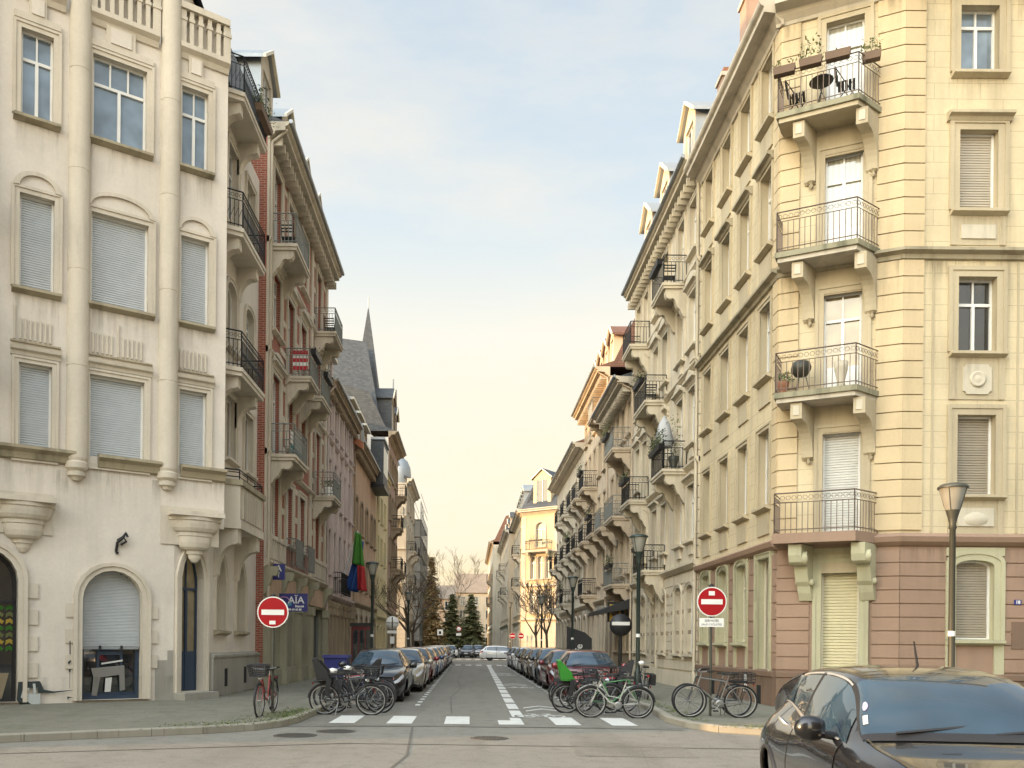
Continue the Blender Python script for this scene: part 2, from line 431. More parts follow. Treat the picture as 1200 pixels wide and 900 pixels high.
def bracket(mb, mat, T, u, w, p1, zt, h, kind='scroll', skew=0.):
    """console under a balcony: profile in (p,z), thickness w along u"""
    if kind == 'scroll':      # S-shaped scroll: deep nose, hollow, small foot
        pr = [(0, 0), (p1, 0), (p1, -.2*h), (p1*.93, -.32*h), (p1*.8, -.36*h), (p1*.66, -.33*h), (p1*.56, -.38*h), (p1*.5, -.52*h), (p1*.42, -.66*h), (p1*.3, -.74*h), (p1*.24, -.86*h), (p1*.12, -1.*h), (0, -1.*h)]
    else:                     # block nose then a long quarter curve down the wall
        pr = [(0, 0), (p1, 0), (p1, -.30*h), (p1*.86, -.33*h)]+[(p1*(.84-.72*sin(a*pi/16)), -.33*h-.62*h*(1-cos(a*pi/16))) for a in range(1, 9)]+[(p1*.05, -1.*h), (0, -1.*h)]
    A = [T(u-w/2+skew*p, p, zt+z) for p, z in pr]; B = [T(u+w/2+skew*p, p, zt+z) for p, z in pr]
    mb.prism(mat, A, B)
def balcony(root, T, u0, u1, z, depth=.95, slab='pale_stone', iron='black_iron', bmat='pale_stone', h=1.0, brk='scroll', bh=.85, poly=None, bu=None, deco=True, step=.13,
            thick=.2, bw=.24, skew=0., label=None, bp=.85):
    mb = MB(); poly = poly or [(u0, 0), (u0, depth), (u1, depth), (u1, 0)]
    cu = sum(q[0] for q in poly)/len(poly)
    g = [(a+(.0 if b < .01 else (-.0)), b) for a, b in poly]
    mb.profz(slab, g, z-thick*.5, z, T)
    g2 = [(cu+(a-cu)*.965, b*.96) for a, b in poly]; mb.profz(slab, g2, z-thick, z-thick*.5-.001, T)
    b = mb.build('balcony', root)
    if label: b['label'] = label
    r = MB(); k = .94; pts = [(cu+(a-cu)*.96, q*k if q > .01 else 0.02) for a, q in poly]
    railing(r, iron, T, pts, z, h, step, deco); r.build('railing', b)
    for ub in (bu or ((u0+.22, u1-.22))):
        q = MB(); bracket(q, bmat, T, ub, bw, depth*bp, z-thick-.002, bh, brk, skew); q.build('bracket', b)
    return b
def cornice(mb, mat, T, u0, u1, z0, z1, out):
    H = z1-z0
    mb.profu(mat, [(0, z0), (.06, z0), (.08, z0+.12*H), (out*.3, z0+.3*H), (out*.35, z0+.45*H), (out*.82, z0+.5*H), (out*.82, z0+.72*H), (out*.95, z0+.8*H), (out, z0+.88*H), (out, z1), (0, z1)], u0, u1, T)
def dormer(root, T, u, z, w, h, pf=-.5, wallmat='pale_stone', roofmat='slate', style='gable', pane='glass_dark', depth=2.6, over=.22, label=None, trim='cream_paint'):
    mb = MB(); hl = dict(u0=u-w*.32, u1=u+w*.32, z0=z+.25, z1=z+h-.15)
    wall(mb, wallmat, T, u-w/2, u+w/2, z, z+h, [hl], .15, p=pf)
    for s in (-1, 1):
        mb.add([T(u+s*w/2, pf, z), T(u+s*w/2, pf, z+h), T(u+s*w/2, pf-depth, z+h), T(u+s*w/2, pf-depth, z)], [(0, 1, 2, 3)], roofmat if style != 'stone' else wallmat)
    rh = w*.42
    if style in ('gable', 'stone'):
        mb.add([T(u-w/2, pf, z+h), T(u+w/2, pf, z+h), T(u, pf, z+h+rh)], [(0, 1, 2)], wallmat)
        for s in (-1, 1):
            A = [(u, z+h+rh+.12), (u+s*(w/2+over), z+h+.0), (u+s*(w/2+over), z+h-.12), (u, z+h+rh)]
            mb.profp(trim, A, pf+over-.1, pf+over, T); mb.profp(roofmat, A, pf-depth, pf+over-.1, T)
    else:
        mb.profu(trim, [(pf+over, z+h), (pf+over, z+h+.14), (pf, z+h+.14), (pf, z+h)], u-w/2-over, u+w/2+over, T)
        mb.profu(roofmat, [(pf+over*.9, z+h+.14), (pf-depth, z+h+.5), (pf-depth, z+h), (pf, z+h)], u-w/2-over*.9, u+w/2+over*.9, T)
    d = mb.build('dormer', root)
    if label: d['label'] = label
    fr = MB(); ring(fr, 'white_paint', T, outline(hl, -.06), outline(hl, 0), pf-.16, pf-.08); fr.box('white_paint', u-.03, u+.03, pf-.15, pf-.07, hl['z0'], hl['z1'], T)
    o = outline(hl, -.02); fr.add([T(a, pf-.13, b) for a, b in o], [(0, 1, 2, 3)], pane); fr.build('window', d)
    return d

CAMH = 1.65
TH = .0095
def derot(px, py):
    dx = px-550; dy = py-754
    return dx*cos(TH)+dy*sin(TH), -dx*sin(TH)+dy*cos(TH)
def on_plane(T, px, py):
    """ray through a photo point met with the facade plane -> (u, z)"""
    dx, dy = derot(px, py); r = dx/1000; O, U = T.O, T.U
    u = (r*O[1]-O[0])/(U[0]-r*U[1]); Y = O[1]+U[1]*u
    return u, CAMH-dy/1000*Y
# ------------------------------------------------------------------ world, sun, camera
SUN_EL = radians(8.5); SUN_DIR = (-.955, -.30)      # direction towards the sun (ground plan)
def make_world():
    w = bpy.data.worlds.new('World'); scene.world = w; w.use_nodes = True; t = w.node_tree
    for n in list(t.nodes): t.nodes.remove(n)
    out = t.nodes.new('ShaderNodeOutputWorld'); bg = t.nodes.new('ShaderNodeBackground'); t.links.new(bg.outputs[0], out.inputs[0])
    sky = t.nodes.new('ShaderNodeTexSky'); sky.sky_type = 'NISHITA'; sky.sun_disc = False
    sky.sun_elevation = SUN_EL; sky.sun_rotation = atan2(SUN_DIR[0], SUN_DIR[1]); sky.dust_density = 2.2; sky.air_density = 1.0; sky.ozone_density = 1.0
    co = t.nodes.new('ShaderNodeTexCoord'); sp = t.nodes.new('ShaderNodeSeparateXYZ'); t.links.new(co.outputs['Generated'], sp.inputs[0])
    # high thin veil of cloud: pale cream low down, cool grey-blue higher up, wisps by stretched noise
    rp = t.nodes.new('ShaderNodeValToRGB'); t.links.new(sp.outputs[2], rp.inputs[0])
    e = rp.color_ramp.elements; e[0].position = 0.; e[0].color = (.93, .70, .40, 1); e[1].position = 1.; e[1].color = (.42, .55, .72, 1)
    for pos, c in ((.08, (.95, .77, .47)), (.19, (.97, .85, .60)), (.34, (.90, .87, .76)), (.44, (.68, .76, .80)), (.62, (.50, .62, .74))):
        q = e.new(pos); q.color = (*c, 1)
    n1 = noise(t, 1.7, 6, .58, co.outputs['Generated'], (1, 1, 3.4)); n2 = noise(t, 5, 5, .6, co.outputs['Generated'], (1, 1, 4))
    wisp = ramp(t, n1, .46, .66); wisp2 = ramp(t, n2, .45, .8)
    c = mix(t, wisp, rp.outputs[0], (.96, .87, .72)); 
    mm = t.nodes.new('ShaderNodeMix'); mm.data_type = 'RGBA'; mm.inputs[0].default_value = .6
    t.links.new(rp.outputs[0], mm.inputs[6]); t.links.new(c, mm.inputs[7]); c = mm.outputs[2]
    c = mix(t, .12, c, mix(t, wisp2, c, (1, .97, .92)))
    # brighter towards the low sun behind the camera
    vd = t.nodes.new('ShaderNodeVectorMath'); vd.operation = 'DOT_PRODUCT'; t.links.new(co.outputs['Generated'], vd.inputs[0])
    L = sqrt(SUN_DIR[0]**2+SUN_DIR[1]**2); ce = cos(radians(25)); vd.inputs[1].default_value = (SUN_DIR[0]/L*ce*.75, -.62*ce, sin(radians(25)))
    g = ramp(t, vd.outputs['Value'], -.1, 1.)
    pw = t.nodes.new('ShaderNodeMath'); pw.operation = 'POWER'; t.links.new(g, pw.inputs[0]); pw.inputs[1].default_value = 2.6
    ma = t.nodes.new('ShaderNodeMath'); ma.operation = 'MULTIPLY_ADD'; t.links.new(pw.outputs[0], ma.inputs[0]); ma.inputs[1].default_value = 8.6; ma.inputs[2].default_value = 1.
    glow = mix(t, pw.outputs[0], (1, 1, 1), (1.0, .955, .87)); c = mix(t, 1., c, glow, 'MULTIPLY')
    vm = t.nodes.new('ShaderNodeVectorMath'); vm.operation = 'SCALE'; t.links.new(c, vm.inputs[0]); t.links.new(ma.outputs[0], vm.inputs['Scale'])
    v2 = t.nodes.new('ShaderNodeVectorMath'); v2.operation = 'SCALE'; t.links.new(vm.outputs[0], v2.inputs[0]); v2.inputs['Scale'].default_value = 6.1
    fin = mix(t, .88, sky.outputs[0], v2.outputs[0]); t.links.new(fin, bg.inputs[0]); bg.inputs[1].default_value = .1
make_world()
sd = bpy.data.lights.new('sun', 'SUN'); sd.energy = 3.2; sd.angle = radians(.8); sd.color = (1., .62, .30)
so = bpy.data.objects.new('sun', sd); COL.objects.link(so)
import mathutils
d_ = mathutils.Vector((SUN_DIR[0], SUN_DIR[1], 0)).normalized()*cos(SUN_EL)+mathutils.Vector((0, 0, sin(SUN_EL)))
so.rotation_euler = d_.to_track_quat('Z', 'Y').to_euler(); so.location = (-30, -20, 40)

cam = bpy.data.cameras.new('camera'); co_ = bpy.data.objects.new('camera', cam); COL.objects.link(co_); scene.camera = co_
cam.lens = 30; cam.sensor_width = 36; cam.shift_x = 50/1200; cam.shift_y = 304/1200; cam.clip_end = 3000; cam.clip_start = .05
co_.location = (0, 0, CAMH)
co_.rotation_euler = (mathutils.Matrix.Rotation(-TH, 3, 'Y') @ mathutils.Matrix.Rotation(pi/2, 3, 'X')).to_euler()
vs = scene.view_settings; vs.view_transform = 'Standard'; vs.look = 'None'; vs.gamma = 1; vs.exposure = 1.0; vs.use_curve_mapping = False
scene.cycles.max_bounces = 6; scene.cycles.diffuse_bounces = 2; scene.cycles.glossy_bounces = 3; scene.cycles.transparent_max_bounces = 6
scene.cycles.caustics_reflective = False; scene.cycles.caustics_refractive = False
scene.render.film_transparent = False

# ------------------------------------------------------------------ ground materials
def ground_mat(name, base, dark, patch=.3, green=0.):
    m = bpy.data.materials.new(name); t, b = nt(m); b.inputs['Roughness'].default_value = .9; b.inputs['Specular IOR Level'].default_value = .3
    a = noise(t, .35, 5, .6); f = noise(t, 26, 5, .8); g = noise(t, 3.2, 5, .65); st = noise(t, .9, 4, .5, sc=(1, .12, 1))
    c = mix(t, ramp(t, a, .3, .7), mul(base, .86), mul(base, 1.1)); c = mix(t, ramp(t, f, .38, .62), mul(base, .62), c); c = mix(t, ramp(t, noise(t, 160, 2, .5), .5, .75), c, mul(base, 1.45))
    k = t.nodes.new('ShaderNodeMath'); k.operation = 'MULTIPLY'; t.links.new(ramp(t, g, .5, .75), k.inputs[0]); k.inputs[1].default_value = patch; c = mix(t, k.outputs[0], c, dark)
    k = t.nodes.new('ShaderNodeMath'); k.operation = 'MULTIPLY'; t.links.new(ramp(t, st, .5, .7), k.inputs[0]); k.inputs[1].default_value = patch*.6; c = mix(t, k.outputs[0], c, dark)
    # cracks
    v = t.nodes.new('ShaderNodeTexVoronoi'); v.feature = 'DISTANCE_TO_EDGE'; v.inputs['Scale'].default_value = .33
    cc = t.nodes.new('ShaderNodeTexCoord'); t.links.new(cc.outputs['Object'], v.inputs['Vector'])
    k = t.nodes.new('ShaderNodeMath'); k.operation = 'MULTIPLY'; t.links.new(ramp(t, v.outputs['Distance'], .003, .0), k.inputs[0]); k.inputs[1].default_value = .3; c = mix(t, k.outputs[0], c, mul(dark, .5))
    if green:
        k = t.nodes.new('ShaderNodeMath'); k.operation = 'MULTIPLY'; t.links.new(ramp(t, noise(t, 1.6, 6, .7), .48, .64), k.inputs[0]); k.inputs[1].default_value = green; c = mix(t, k.outputs[0], c, (.07, .10, .025))
    t.links.new(c, b.inputs['Base Color']); bump(t, b, f, .5, .006); MATS[name] = m
ground_mat('asphalt', (.262, .245, .208), (.11, .10, .08), .5)
ground_mat('asphalt_side', (.235, .218, .182), (.09, .085, .065), .5)
ground_mat('pavement', (.225, .21, .165), (.11, .105, .08), .5, .2)
ground_mat('pavement_green', (.17, .165, .10), (.08, .09, .04), .5, .7)
stucco('kerb_stone', (.33, .305, .245), .35, blocks=(1.0, 2., .015))
stucco('brick_earth', (.2, .17, .12), .3)

XL, XR = -6.75, 7.77          # street facade lines
KL, KR = -3.45, 4.5           # kerbs
def flat(mat, pts, z, mb=None, name=None, **kw):
    m = mb or MB(); m.add([(x, y, z) for x, y in pts], [tuple(range(len(pts)))], mat)
    if name: return m.build(name, None, **kw)
m = MB(); m.add([(-900, -300, 0), (900, -300, 0), (900, 1500, 0), (-900, 1500, 0)], [(0, 1, 2, 3)], 'asphalt'); m.build('ground', None, kind='structure')
# street carriageway sheet, slightly darker and older than the crossing
m = MB(); m.add([(KL, 16.9, .004), (KR, 16.9, .004), (KR, 300, .004), (KL, 300, .004)], [(0, 1, 2, 3)], 'asphalt_side'); m.build('road', None, kind='structure')
def pavement(name, kerbline, inner, mat='pavement', h=.13):
    """kerbline: polyline along the road edge; inner: rest of the polygon"""
    m = MB(); P = kerbline+inner; m.add([(x, y, h) for x, y in P], [tuple(range(len(P)))], mat)
    m.build(name, None, kind='structure')
    k = MB(); n = len(kerbline)
    for i in range(n-1):
        a, b = kerbline[i], kerbline[i+1]; L = sqrt((b[0]-a[0])**2+(b[1]-a[1])**2); d = ((b[0]-a[0])/L, (b[1]-a[1])/L); nn = (-d[1]*SGN, d[0]*SGN)
        c = max(1, round(L/1.0))
        for j in range(c):
            s0, s1 = L*j/c+.004, L*(j+1)/c-.004
            T = frame(a, d, nn); k.profu('kerb_stone', [(-.012, -.02), (-.012, h-.012), (.006, h+.006), (.15, h+.006), (.15, -.02)], s0, s1, T)
    k.build('kerb', None, kind='structure')
def arc(c, r, a0, a1, n=8): return [(c[0]+r*cos(radians(a0+(a1-a0)*i/n)), c[1]+r*sin(radians(a0+(a1-a0)*i/n))) for i in range(n+1)]
SGN = 1
kl = [(-26, 1.4), (-16, 8.2), (-9, 12.6), (-6.2, 14.25), (-4.7, 15.1), (-3.95, 15.75), (-3.6, 16.5), (-3.47, 17.4), (KL, 19), (KL, 66), (-3.7, 69.5), (-4.6, 71.8), (-6, 73.2), (-8, 74), (-40, 75)]
pavement('pavement', kl, [(-40, 76), (-60, 20), (-40, 2)])
SGN = -1
kr = [(30, 15.3), (9, 15.45), (6.6, 15.5), (5.5, 15.7), (4.75, 16.2), (4.35, 17.0), (4.22, 18.2), (4.35, 19.6), (KR, 21.5), (KR, 68), (4.8, 71), (5.7, 73), (7.5, 74.2), (40, 75)]
pavement('pavement', kr, [(40, 76), (45, 20), (30, 14.9)][:2])
SGN = 1
pavement('pavement', [(-40, 90), (-8, 90), (-5, 91), (-3.9, 93), (-3.6, 96), (-3.6, 260)], [(-40, 260)])
SGN = -1
pavement('pavement', [(40, 90), (7, 90), (4.2, 91), (3.4, 93), (3.0, 96), (2.6, 260)], [(40, 260)])
# mossy verge strips on the pavements
def blob(cx, cy, rx, ry, n=18, seed=1):
    q = random.Random(seed); return [(cx+rx*cos(2*pi*i/n)*(.75+.4*q.random()), cy+ry*sin(2*pi*i/n)*(.75+.4*q.random())) for i in range(n)]
# grass tufts along kerbs and wall feet
def grass_strip(name, pts, n, w, h, seed, mat='leaf_pale'):
    q = random.Random(seed); g = MB()
    for i in range(n):
        k = q.randrange(len(pts)-1); t = q.random(); a, b = pts[k], pts[k+1]
        x = a[0]+(b[0]-a[0])*t+q.gauss(0, w); y = a[1]+(b[1]-a[1])*t+q.gauss(0, w); z0 = .13
        for j in range(3):
            an = q.random()*6.3; hh = h*(.4+q.random()); dx, dy = cos(an)*.012, sin(an)*.012; lx, ly = q.gauss(0, .03), q.gauss(0, .03)
            g.add([(x-dx, y-dy, z0), (x+dx, y+dy, z0), (x+lx, y+ly, z0+hh)], [(0, 1, 2)], mat if q.random() < .6 else 'leaf')
    g.build(name, None, kind='stuff', label='short tufts of grass growing along the pavement edge')
grass_strip('grass', [(-3.75, 17.0), (-3.75, 19.5)], 500, .2, .018, 3)
grass_strip('grass', [(-7.1, 22.6), (-6.95, 25), (-6.9, 28), (-6.6, 34)], 500, .08, .03, 4)
grass_strip('grass', [(-5.2, 15.2), (-3.9, 16.2), (-4.1, 18.6)], 500, .3, .015, 5)
grass_strip('grass', [(4.6, 17.2), (4.8, 19.8), (4.9, 24)], 350, .12, .018, 6)
grass_strip('grass', [(4.9, 16.2), (7, 15.9)], 400, .2, .014, 8)
# painted markings
mk = MB(); ZM = .0085
def rect(m, x0, x1, y0, y1, mat='paint_marking', z=ZM, sk=0): m.add([(x0, y0, z), (x1, y0, z), (x1+sk, y1, z), (x0+sk, y1, z)], [(0, 1, 2, 3)], mat)
mr = bpy.data.materials.new('worn_paint'); t_, b_ = nt(mr); b_.inputs['Roughness'].default_value = .7
n_ = noise(t_, 22, 6, .75); n2_ = noise(t_, 2.5, 3); cm = mix(t_, ramp(t_, n_, .56, .68), (.66, .65, .60), (.24, .22, .18)); cm = mix(t_, ramp(t_, n2_, .4, .8, 0, .4), cm, (.40, .38, .33)); t_.links.new(cm, b_.inputs['Base Color']); MATS['worn_paint'] = mr
WP = 'worn_paint'
for x in (-2.85, -1.68, -.5, 1.78, 2.93): rect(mk, x, x+.52, 17.35, 19.15, WP)
rect(mk, .62, 1.14, 17.35, 18.3, WP); rect(mk, .9, 1.14, 18.31, 18.9, WP)
y = 19.15
while y < 63: rect(mk, .98+(y-19)*.008, 1.25+(y-19)*.008, y, y+1.85, WP); y += 2.35
for xx, y0 in ((-1.42, 22.4), (2.62, 21.6)):
    y = y0
    while y < 66: rect(mk, xx, xx+.13, y, y+.5, WP); y += 1.15
# raised crossing far down the street
for k in range(9): x = -2.6+k*.78; rect(mk, x, x+.42, 63.6, 65.6, WP)
rect(mk, -1.2, 2.4, 68.0, 68.35, WP)
for k in range(8): x = -3.2+k*.95; rect(mk, x, x+.5, 87.0, 89.4, WP)
# contraflow cycle symbols: chevrons and bicycle
def chevron(m, x, y, w, h, t):
    for s in (-1, 1): m.add([(x, y+h, ZM), (x+s*w, y, ZM), (x+s*w, y+t, ZM), (x, y+h+t, ZM)], [(0, 1, 2, 3) if s > 0 else (3, 2, 1, 0)], WP)
def bicycle_symbol(m, x, y):
    for cx in (-.34, .34):
        n = 14
        for i in range(n):
            a, b = 2*pi*i/n, 2*pi*(i+1)/n
            m.add([(x+cx+r*cos(q), y+.28*1.3+r*1.3*sin(q), ZM) for q in (a, b) for r in (.19, .25)], [(0, 1, 3, 2)], WP)
    for a, b in (((-.34, .36), (-.1, .85)), ((-.1, .85), (.25, .85)), ((.25, .85), (.0, .36)), ((.0, .36), (-.34, .36)), ((0, .36), (-.14, 1.0)), ((.34, .36), (.22, 1.05)), ((-.24, 1.0), (-.04, 1.0)), ((.12, 1.05), (.3, 1.05))):
        L = sqrt((b[0]-a[0])**2+(b[1]-a[1])**2); nx, ny = -(b[1]-a[1])/L*.03, (b[0]-a[0])/L*.03
        m.add([(x+a[0]+nx, y+a[1]+ny, ZM), (x+b[0]+nx, y+b[1]+ny, ZM), (x+b[0]-nx, y+b[1]-ny, ZM), (x+a[0]-nx, y+a[1]-ny, ZM)], [(0, 1, 2, 3)], WP)
for yy in (18.9, 31.5, 44): bicycle_symbol(mk, 1.85 if yy > 20 else 1.62, yy+.15); chevron(mk, 1.85, yy+1.9, .45, .7, .22); chevron(mk, 1.85, yy+2.9, .45, .7, .22)
mk.build('road_markings', None, kind='structure')
# tar seam at the junction mouth and patches
sm_ = MB()
def strip(pts, w, mat, z):
    for a, b in zip(pts[:-1], pts[1:]):
        L = sqrt((b[0]-a[0])**2+(b[1]-a[1])**2); nx, ny = -(b[1]-a[1])/L*w/2, (b[0]-a[0])/L*w/2
        sm_.add([(a[0]+nx, a[1]+ny, z), (b[0]+nx, b[1]+ny, z), (b[0]-nx, b[1]-ny, z), (a[0]-nx, a[1]-ny, z)], [(0, 1, 2, 3)], mat)
plain('tar', (.12, .11, .09), .8)
strip([(-3.9, 16.5), (-1, 16.85), (2, 16.8), (4.2, 16.6)], .07, 'tar', .0062)
strip([(-3.3, 37), (3, 36.6)], .06, 'tar', .0062); strip([(-3.3, 50), (3, 50.6)], .07, 'tar', .0062)
strip([(-.4, 20), (-.55, 26), (-.3, 31), (-.5, 38), (-.35, 60)], .035, 'tar', .0062)
for q_ in ([(-9.5, 11.2), (-6.8, 12.6), (-7.6, 13.6), (-9.9, 12.4)], [(1.6, 12.6), (3.4, 12.5), (3.5, 14.3), (1.7, 14.4)]): sm_.add([(x, y, .0045) for x, y in q_], [(0, 1, 2, 3)], 'asphalt_side')
strip([(-14, 8.6), (-8, 11.8), (-2, 13.9), (6, 13.6)], .05, 'tar', .0064); strip([(-1.2, 9), (-.9, 12.5), (-1.1, 16.8)], .04, 'tar', .0064)
sm_.build('tar_seams', None, kind='structure')
def manhole(x, y, r, label):
    t = thing('manhole_cover', label, 'manhole cover', (x, y, 0))
    m = MB(); m.lathe('steel_dark', [(r, .0), (r, .008), (r*.86, .008)], 28, c=(x, y, 0)); m.build('ring', t)
    m = MB(); m.lathe('steel_dark2', [(r*.85, .005), (r*.84, .010), (.001, .010)], 28, c=(x, y, 0), smooth=False)
    for i in range(-4, 5):
        for j in range(-4, 5):
            if (i*i+j*j) < 17: m.box('steel_dark', x+i*r*.18-r*.05, x+i*r*.18+r*.05, y+j*r*.18-r*.05, y+j*r*.18+r*.05, .010, .014)
    m.build('cover', t)
plain('steel_dark', (.10, .09, .075), .55, .3); plain('steel_dark2', (.055, .05, .042), .6, .3); plain('pale_steel', (.30, .29, .26), .5, .3)
manhole(-3.05, 15.0, .38, 'dark round manhole cover nearest the kerb corner with the basket bicycle')
manhole(-2.45, 15.75, .36, 'dark manhole cover just behind the one nearest the kerb corner')
manhole(.36, 14.85, .33, 'pale round manhole cover in the middle of the junction')
# ================================================================== L1: cream corner house
bl = thing('corner_house', 'cream corner house with half columns, roller shutters and arched ground floor beside the brick house', 'house', (-8.5, 21.5, 0))
T = frame((-10.8, 19.68), (.832, .555), (.555, -.832)); UE = 5.156
US = -.02
TS = frame((-7.0, 22.9), (0, 1), (1, 0))          # street side
Z1 = 6.12
def px_hole(Tp, tl, bl_, r, **k):
    u0, z1 = on_plane(Tp, *tl); _, z0 = on_plane(Tp, *bl_); u1, _ = on_plane(Tp, r, tl[1]+(r-tl[0])*.35)
    return dict(u0=u0, u1=u1, z0=z0, z1=z1, **k)
cols = ((25, 63), (109, 171), (212, 244))
f4 = [px_hole(T, (25, 30), (25, 133), 63), px_hole(T, (109, 63), (109, 162), 172), px_hole(T, (213, 102), (213, 195), 244)]
f3 = [px_hole(T, (23, 225), (23, 337), 64), px_hole(T, (107, 247), (107, 354), 174), px_hole(T, (212, 277), (212, 376), 245)]
f2 = [px_hole(T, (22, 423), (21, 530), 61), px_hole(T, (105, 438), (104, 544), 169), px_hole(T, (210, 457), (208, 555), 242)]
for i in range(3):      # line the three storeys up
    for a in (f4, f3, f2):
        pass
def level(fs):
    z0 = sum(h['z0'] for h in fs)/3; z1 = sum(h['z1'] for h in fs)/3
    for h in fs: h['z0'], h['z1'] = z0, z1
for fs in (f4, f3, f2): level(fs)
ga = px_hole(T, (97, 667), (97, 829), 167, rise=.72); ga['z0'] = .18
gl = dict(u0=-1.2, u1=.34, z0=.18, z1=3.75, rise=.75, reveal=.35)
top = 18.35
UC = on_plane(T, 203, 760)[0]                      # ground floor corner is cut off here
w = MB()
wall(w, 'cream_render', T, 0.0, UE, Z1, 16.7, f4+f3+f2, .24, rmat='cream_stone')
wall(w, 'cream_render', T, -2.2, UE, 4.6, Z1, [], 0)
wall(w, 'cream_render', T, -2.2, UC, 0, 4.6, [gl, ga], .4, rmat='cream_stone')
wall(w, 'cream_render', T, -2.2, 0.0, Z1, 16.7, [], 0)
A_ = T(UC, 0, 0); B_ = (-7.0, 22.85)
Lc = sqrt((B_[0]-A_[0])**2+(B_[1]-A_[1])**2); Uc = ((B_[0]-A_[0])/Lc, (B_[1]-A_[1])/Lc); TC = frame((A_[0], A_[1]), Uc, (Uc[1], -Uc[0]))
gd = dict(u0=.22, u1=Lc-.2, z0=.33, z1=4.05, rise=.75, pointed=True, reveal=.3)
wall(w, 'cream_render', TC, 0, Lc, 0, 4.6, [gd], .3, rmat='cream_stone')
# street side with window columns
sh = [dict(u0=a, u1=a+1.0, z0=z0, z1=z1, rise=r) for a in (1.35, 3.35) for z0, z1, r in ((6.9, 8.7, 0), (10.1, 12.0, .3), (13.6, 15.9, 0))]
sg = [dict(u0=.55+k*2.05, u1=1.5+k*2.05, z0=1.95, z1=4.05, rise=.8, pointed=True) for k in (0, 1)]
wall(w, 'cream_render', TS, 0, 5.0, 4.6, 16.7, sh, .2, rmat='cream_stone'); wall(w, 'cream_render', TS, -.05, 5.0, 0, 4.6, sg, .3, rmat='cream_stone')
pU = T(UE, 0, 0)
# little return of the overhanging corner and its soffit
w.add([(pU[0], pU[1], 4.6), (-7.0, 22.9, 4.6), (-7.0, 22.9, 16.7), (pU[0], pU[1], 16.7)], [(0, 1, 2, 3)], 'cream_stone')
w.add([(A_[0], A_[1], 4.6), (pU[0], pU[1], 4.6), (-7.0, 22.9, 4.6)], [(0, 1, 2)], 'cream_stone')
# attic storey set back behind the balustrade
TA = frame(T(0, -1.1, 0)[:2], T.U, T.N)
wall(w, 'cream_render', TA, -2.2, UE-.9, 16.7, 19.6, [], 0); 
w.add([T(-2.2, 0, 16.7), T(UE, 0, 16.7), (-7.0, 22.9, 16.7), (-7.0, 27.9, 16.7), (-16, 27.9, 16.7)], [(0, 1, 2, 3, 4)], 'cream_stone')
q = TA(UE-.9, 0, 0); w.add([(q[0], q[1], 16.7), (-8.1, 27.9, 16.7), (-8.1, 27.9, 19.6), (q[0], q[1], 19.6)], [(0, 1, 2, 3)], 'cream_render')
w.add([(-7, 27.88, 0), (-19, 27.88, 0), (-19, 27.88, 19.6), (-7, 27.88, 16.7)], [(0, 1, 2, 3)], 'grey_stone')
e0 = T(-2.2, 0, 0); w.add([(e0[0], e0[1], 0), (-19, 27.9, 0), (-19, 27.9, 19.6), (e0[0], e0[1], 19.6)], [(0, 1, 2, 3)], 'cream_render')
w.build('wall', bl)
m = MB(); a0 = TA(-2.2, .3, 0); a1 = TA(UE-.8, .3, 0)
m.add([(a0[0], a0[1], 19.6), (a1[0], a1[1], 19.6), (-7.9, 27.9, 19.6), (-19, 27.9, 19.6), (-16, 25, 22.5), (-10.5, 25, 22.5)], [(0, 1, 5, 4), (1, 2, 5), (2, 3, 4, 5), (3, 0, 4)], 'slate'); m.build('roof', bl)
# half columns with finials
for pc, y0, rr in ((92, 560, .255), (198, 572, .255)):
    u, _ = on_plane(T, pc, 300); m = MB(); zb = 5.62
    prof = [(.02, zb-.16), (.10, zb-.14), (.13, zb-.06), (.20, zb-.04), (.21, zb+.05), (.17, zb+.07), (.25, zb+.14), (.26, zb+.27), (.22, zb+.31), (.245, zb+.38)]
    for k, zz in enumerate((8.2, 10.5, 12.9, 15.3)): prof += [(.245, zz-.012), (.236, zz-.004), (.236, zz+.004), (.245, zz+.012)]
    prof += [(.245, 19.0)]
    m.lathe('cream_stone', prof, 30, T=T, c=(u, .02, 0), smooth=False); m.build('column', bl)
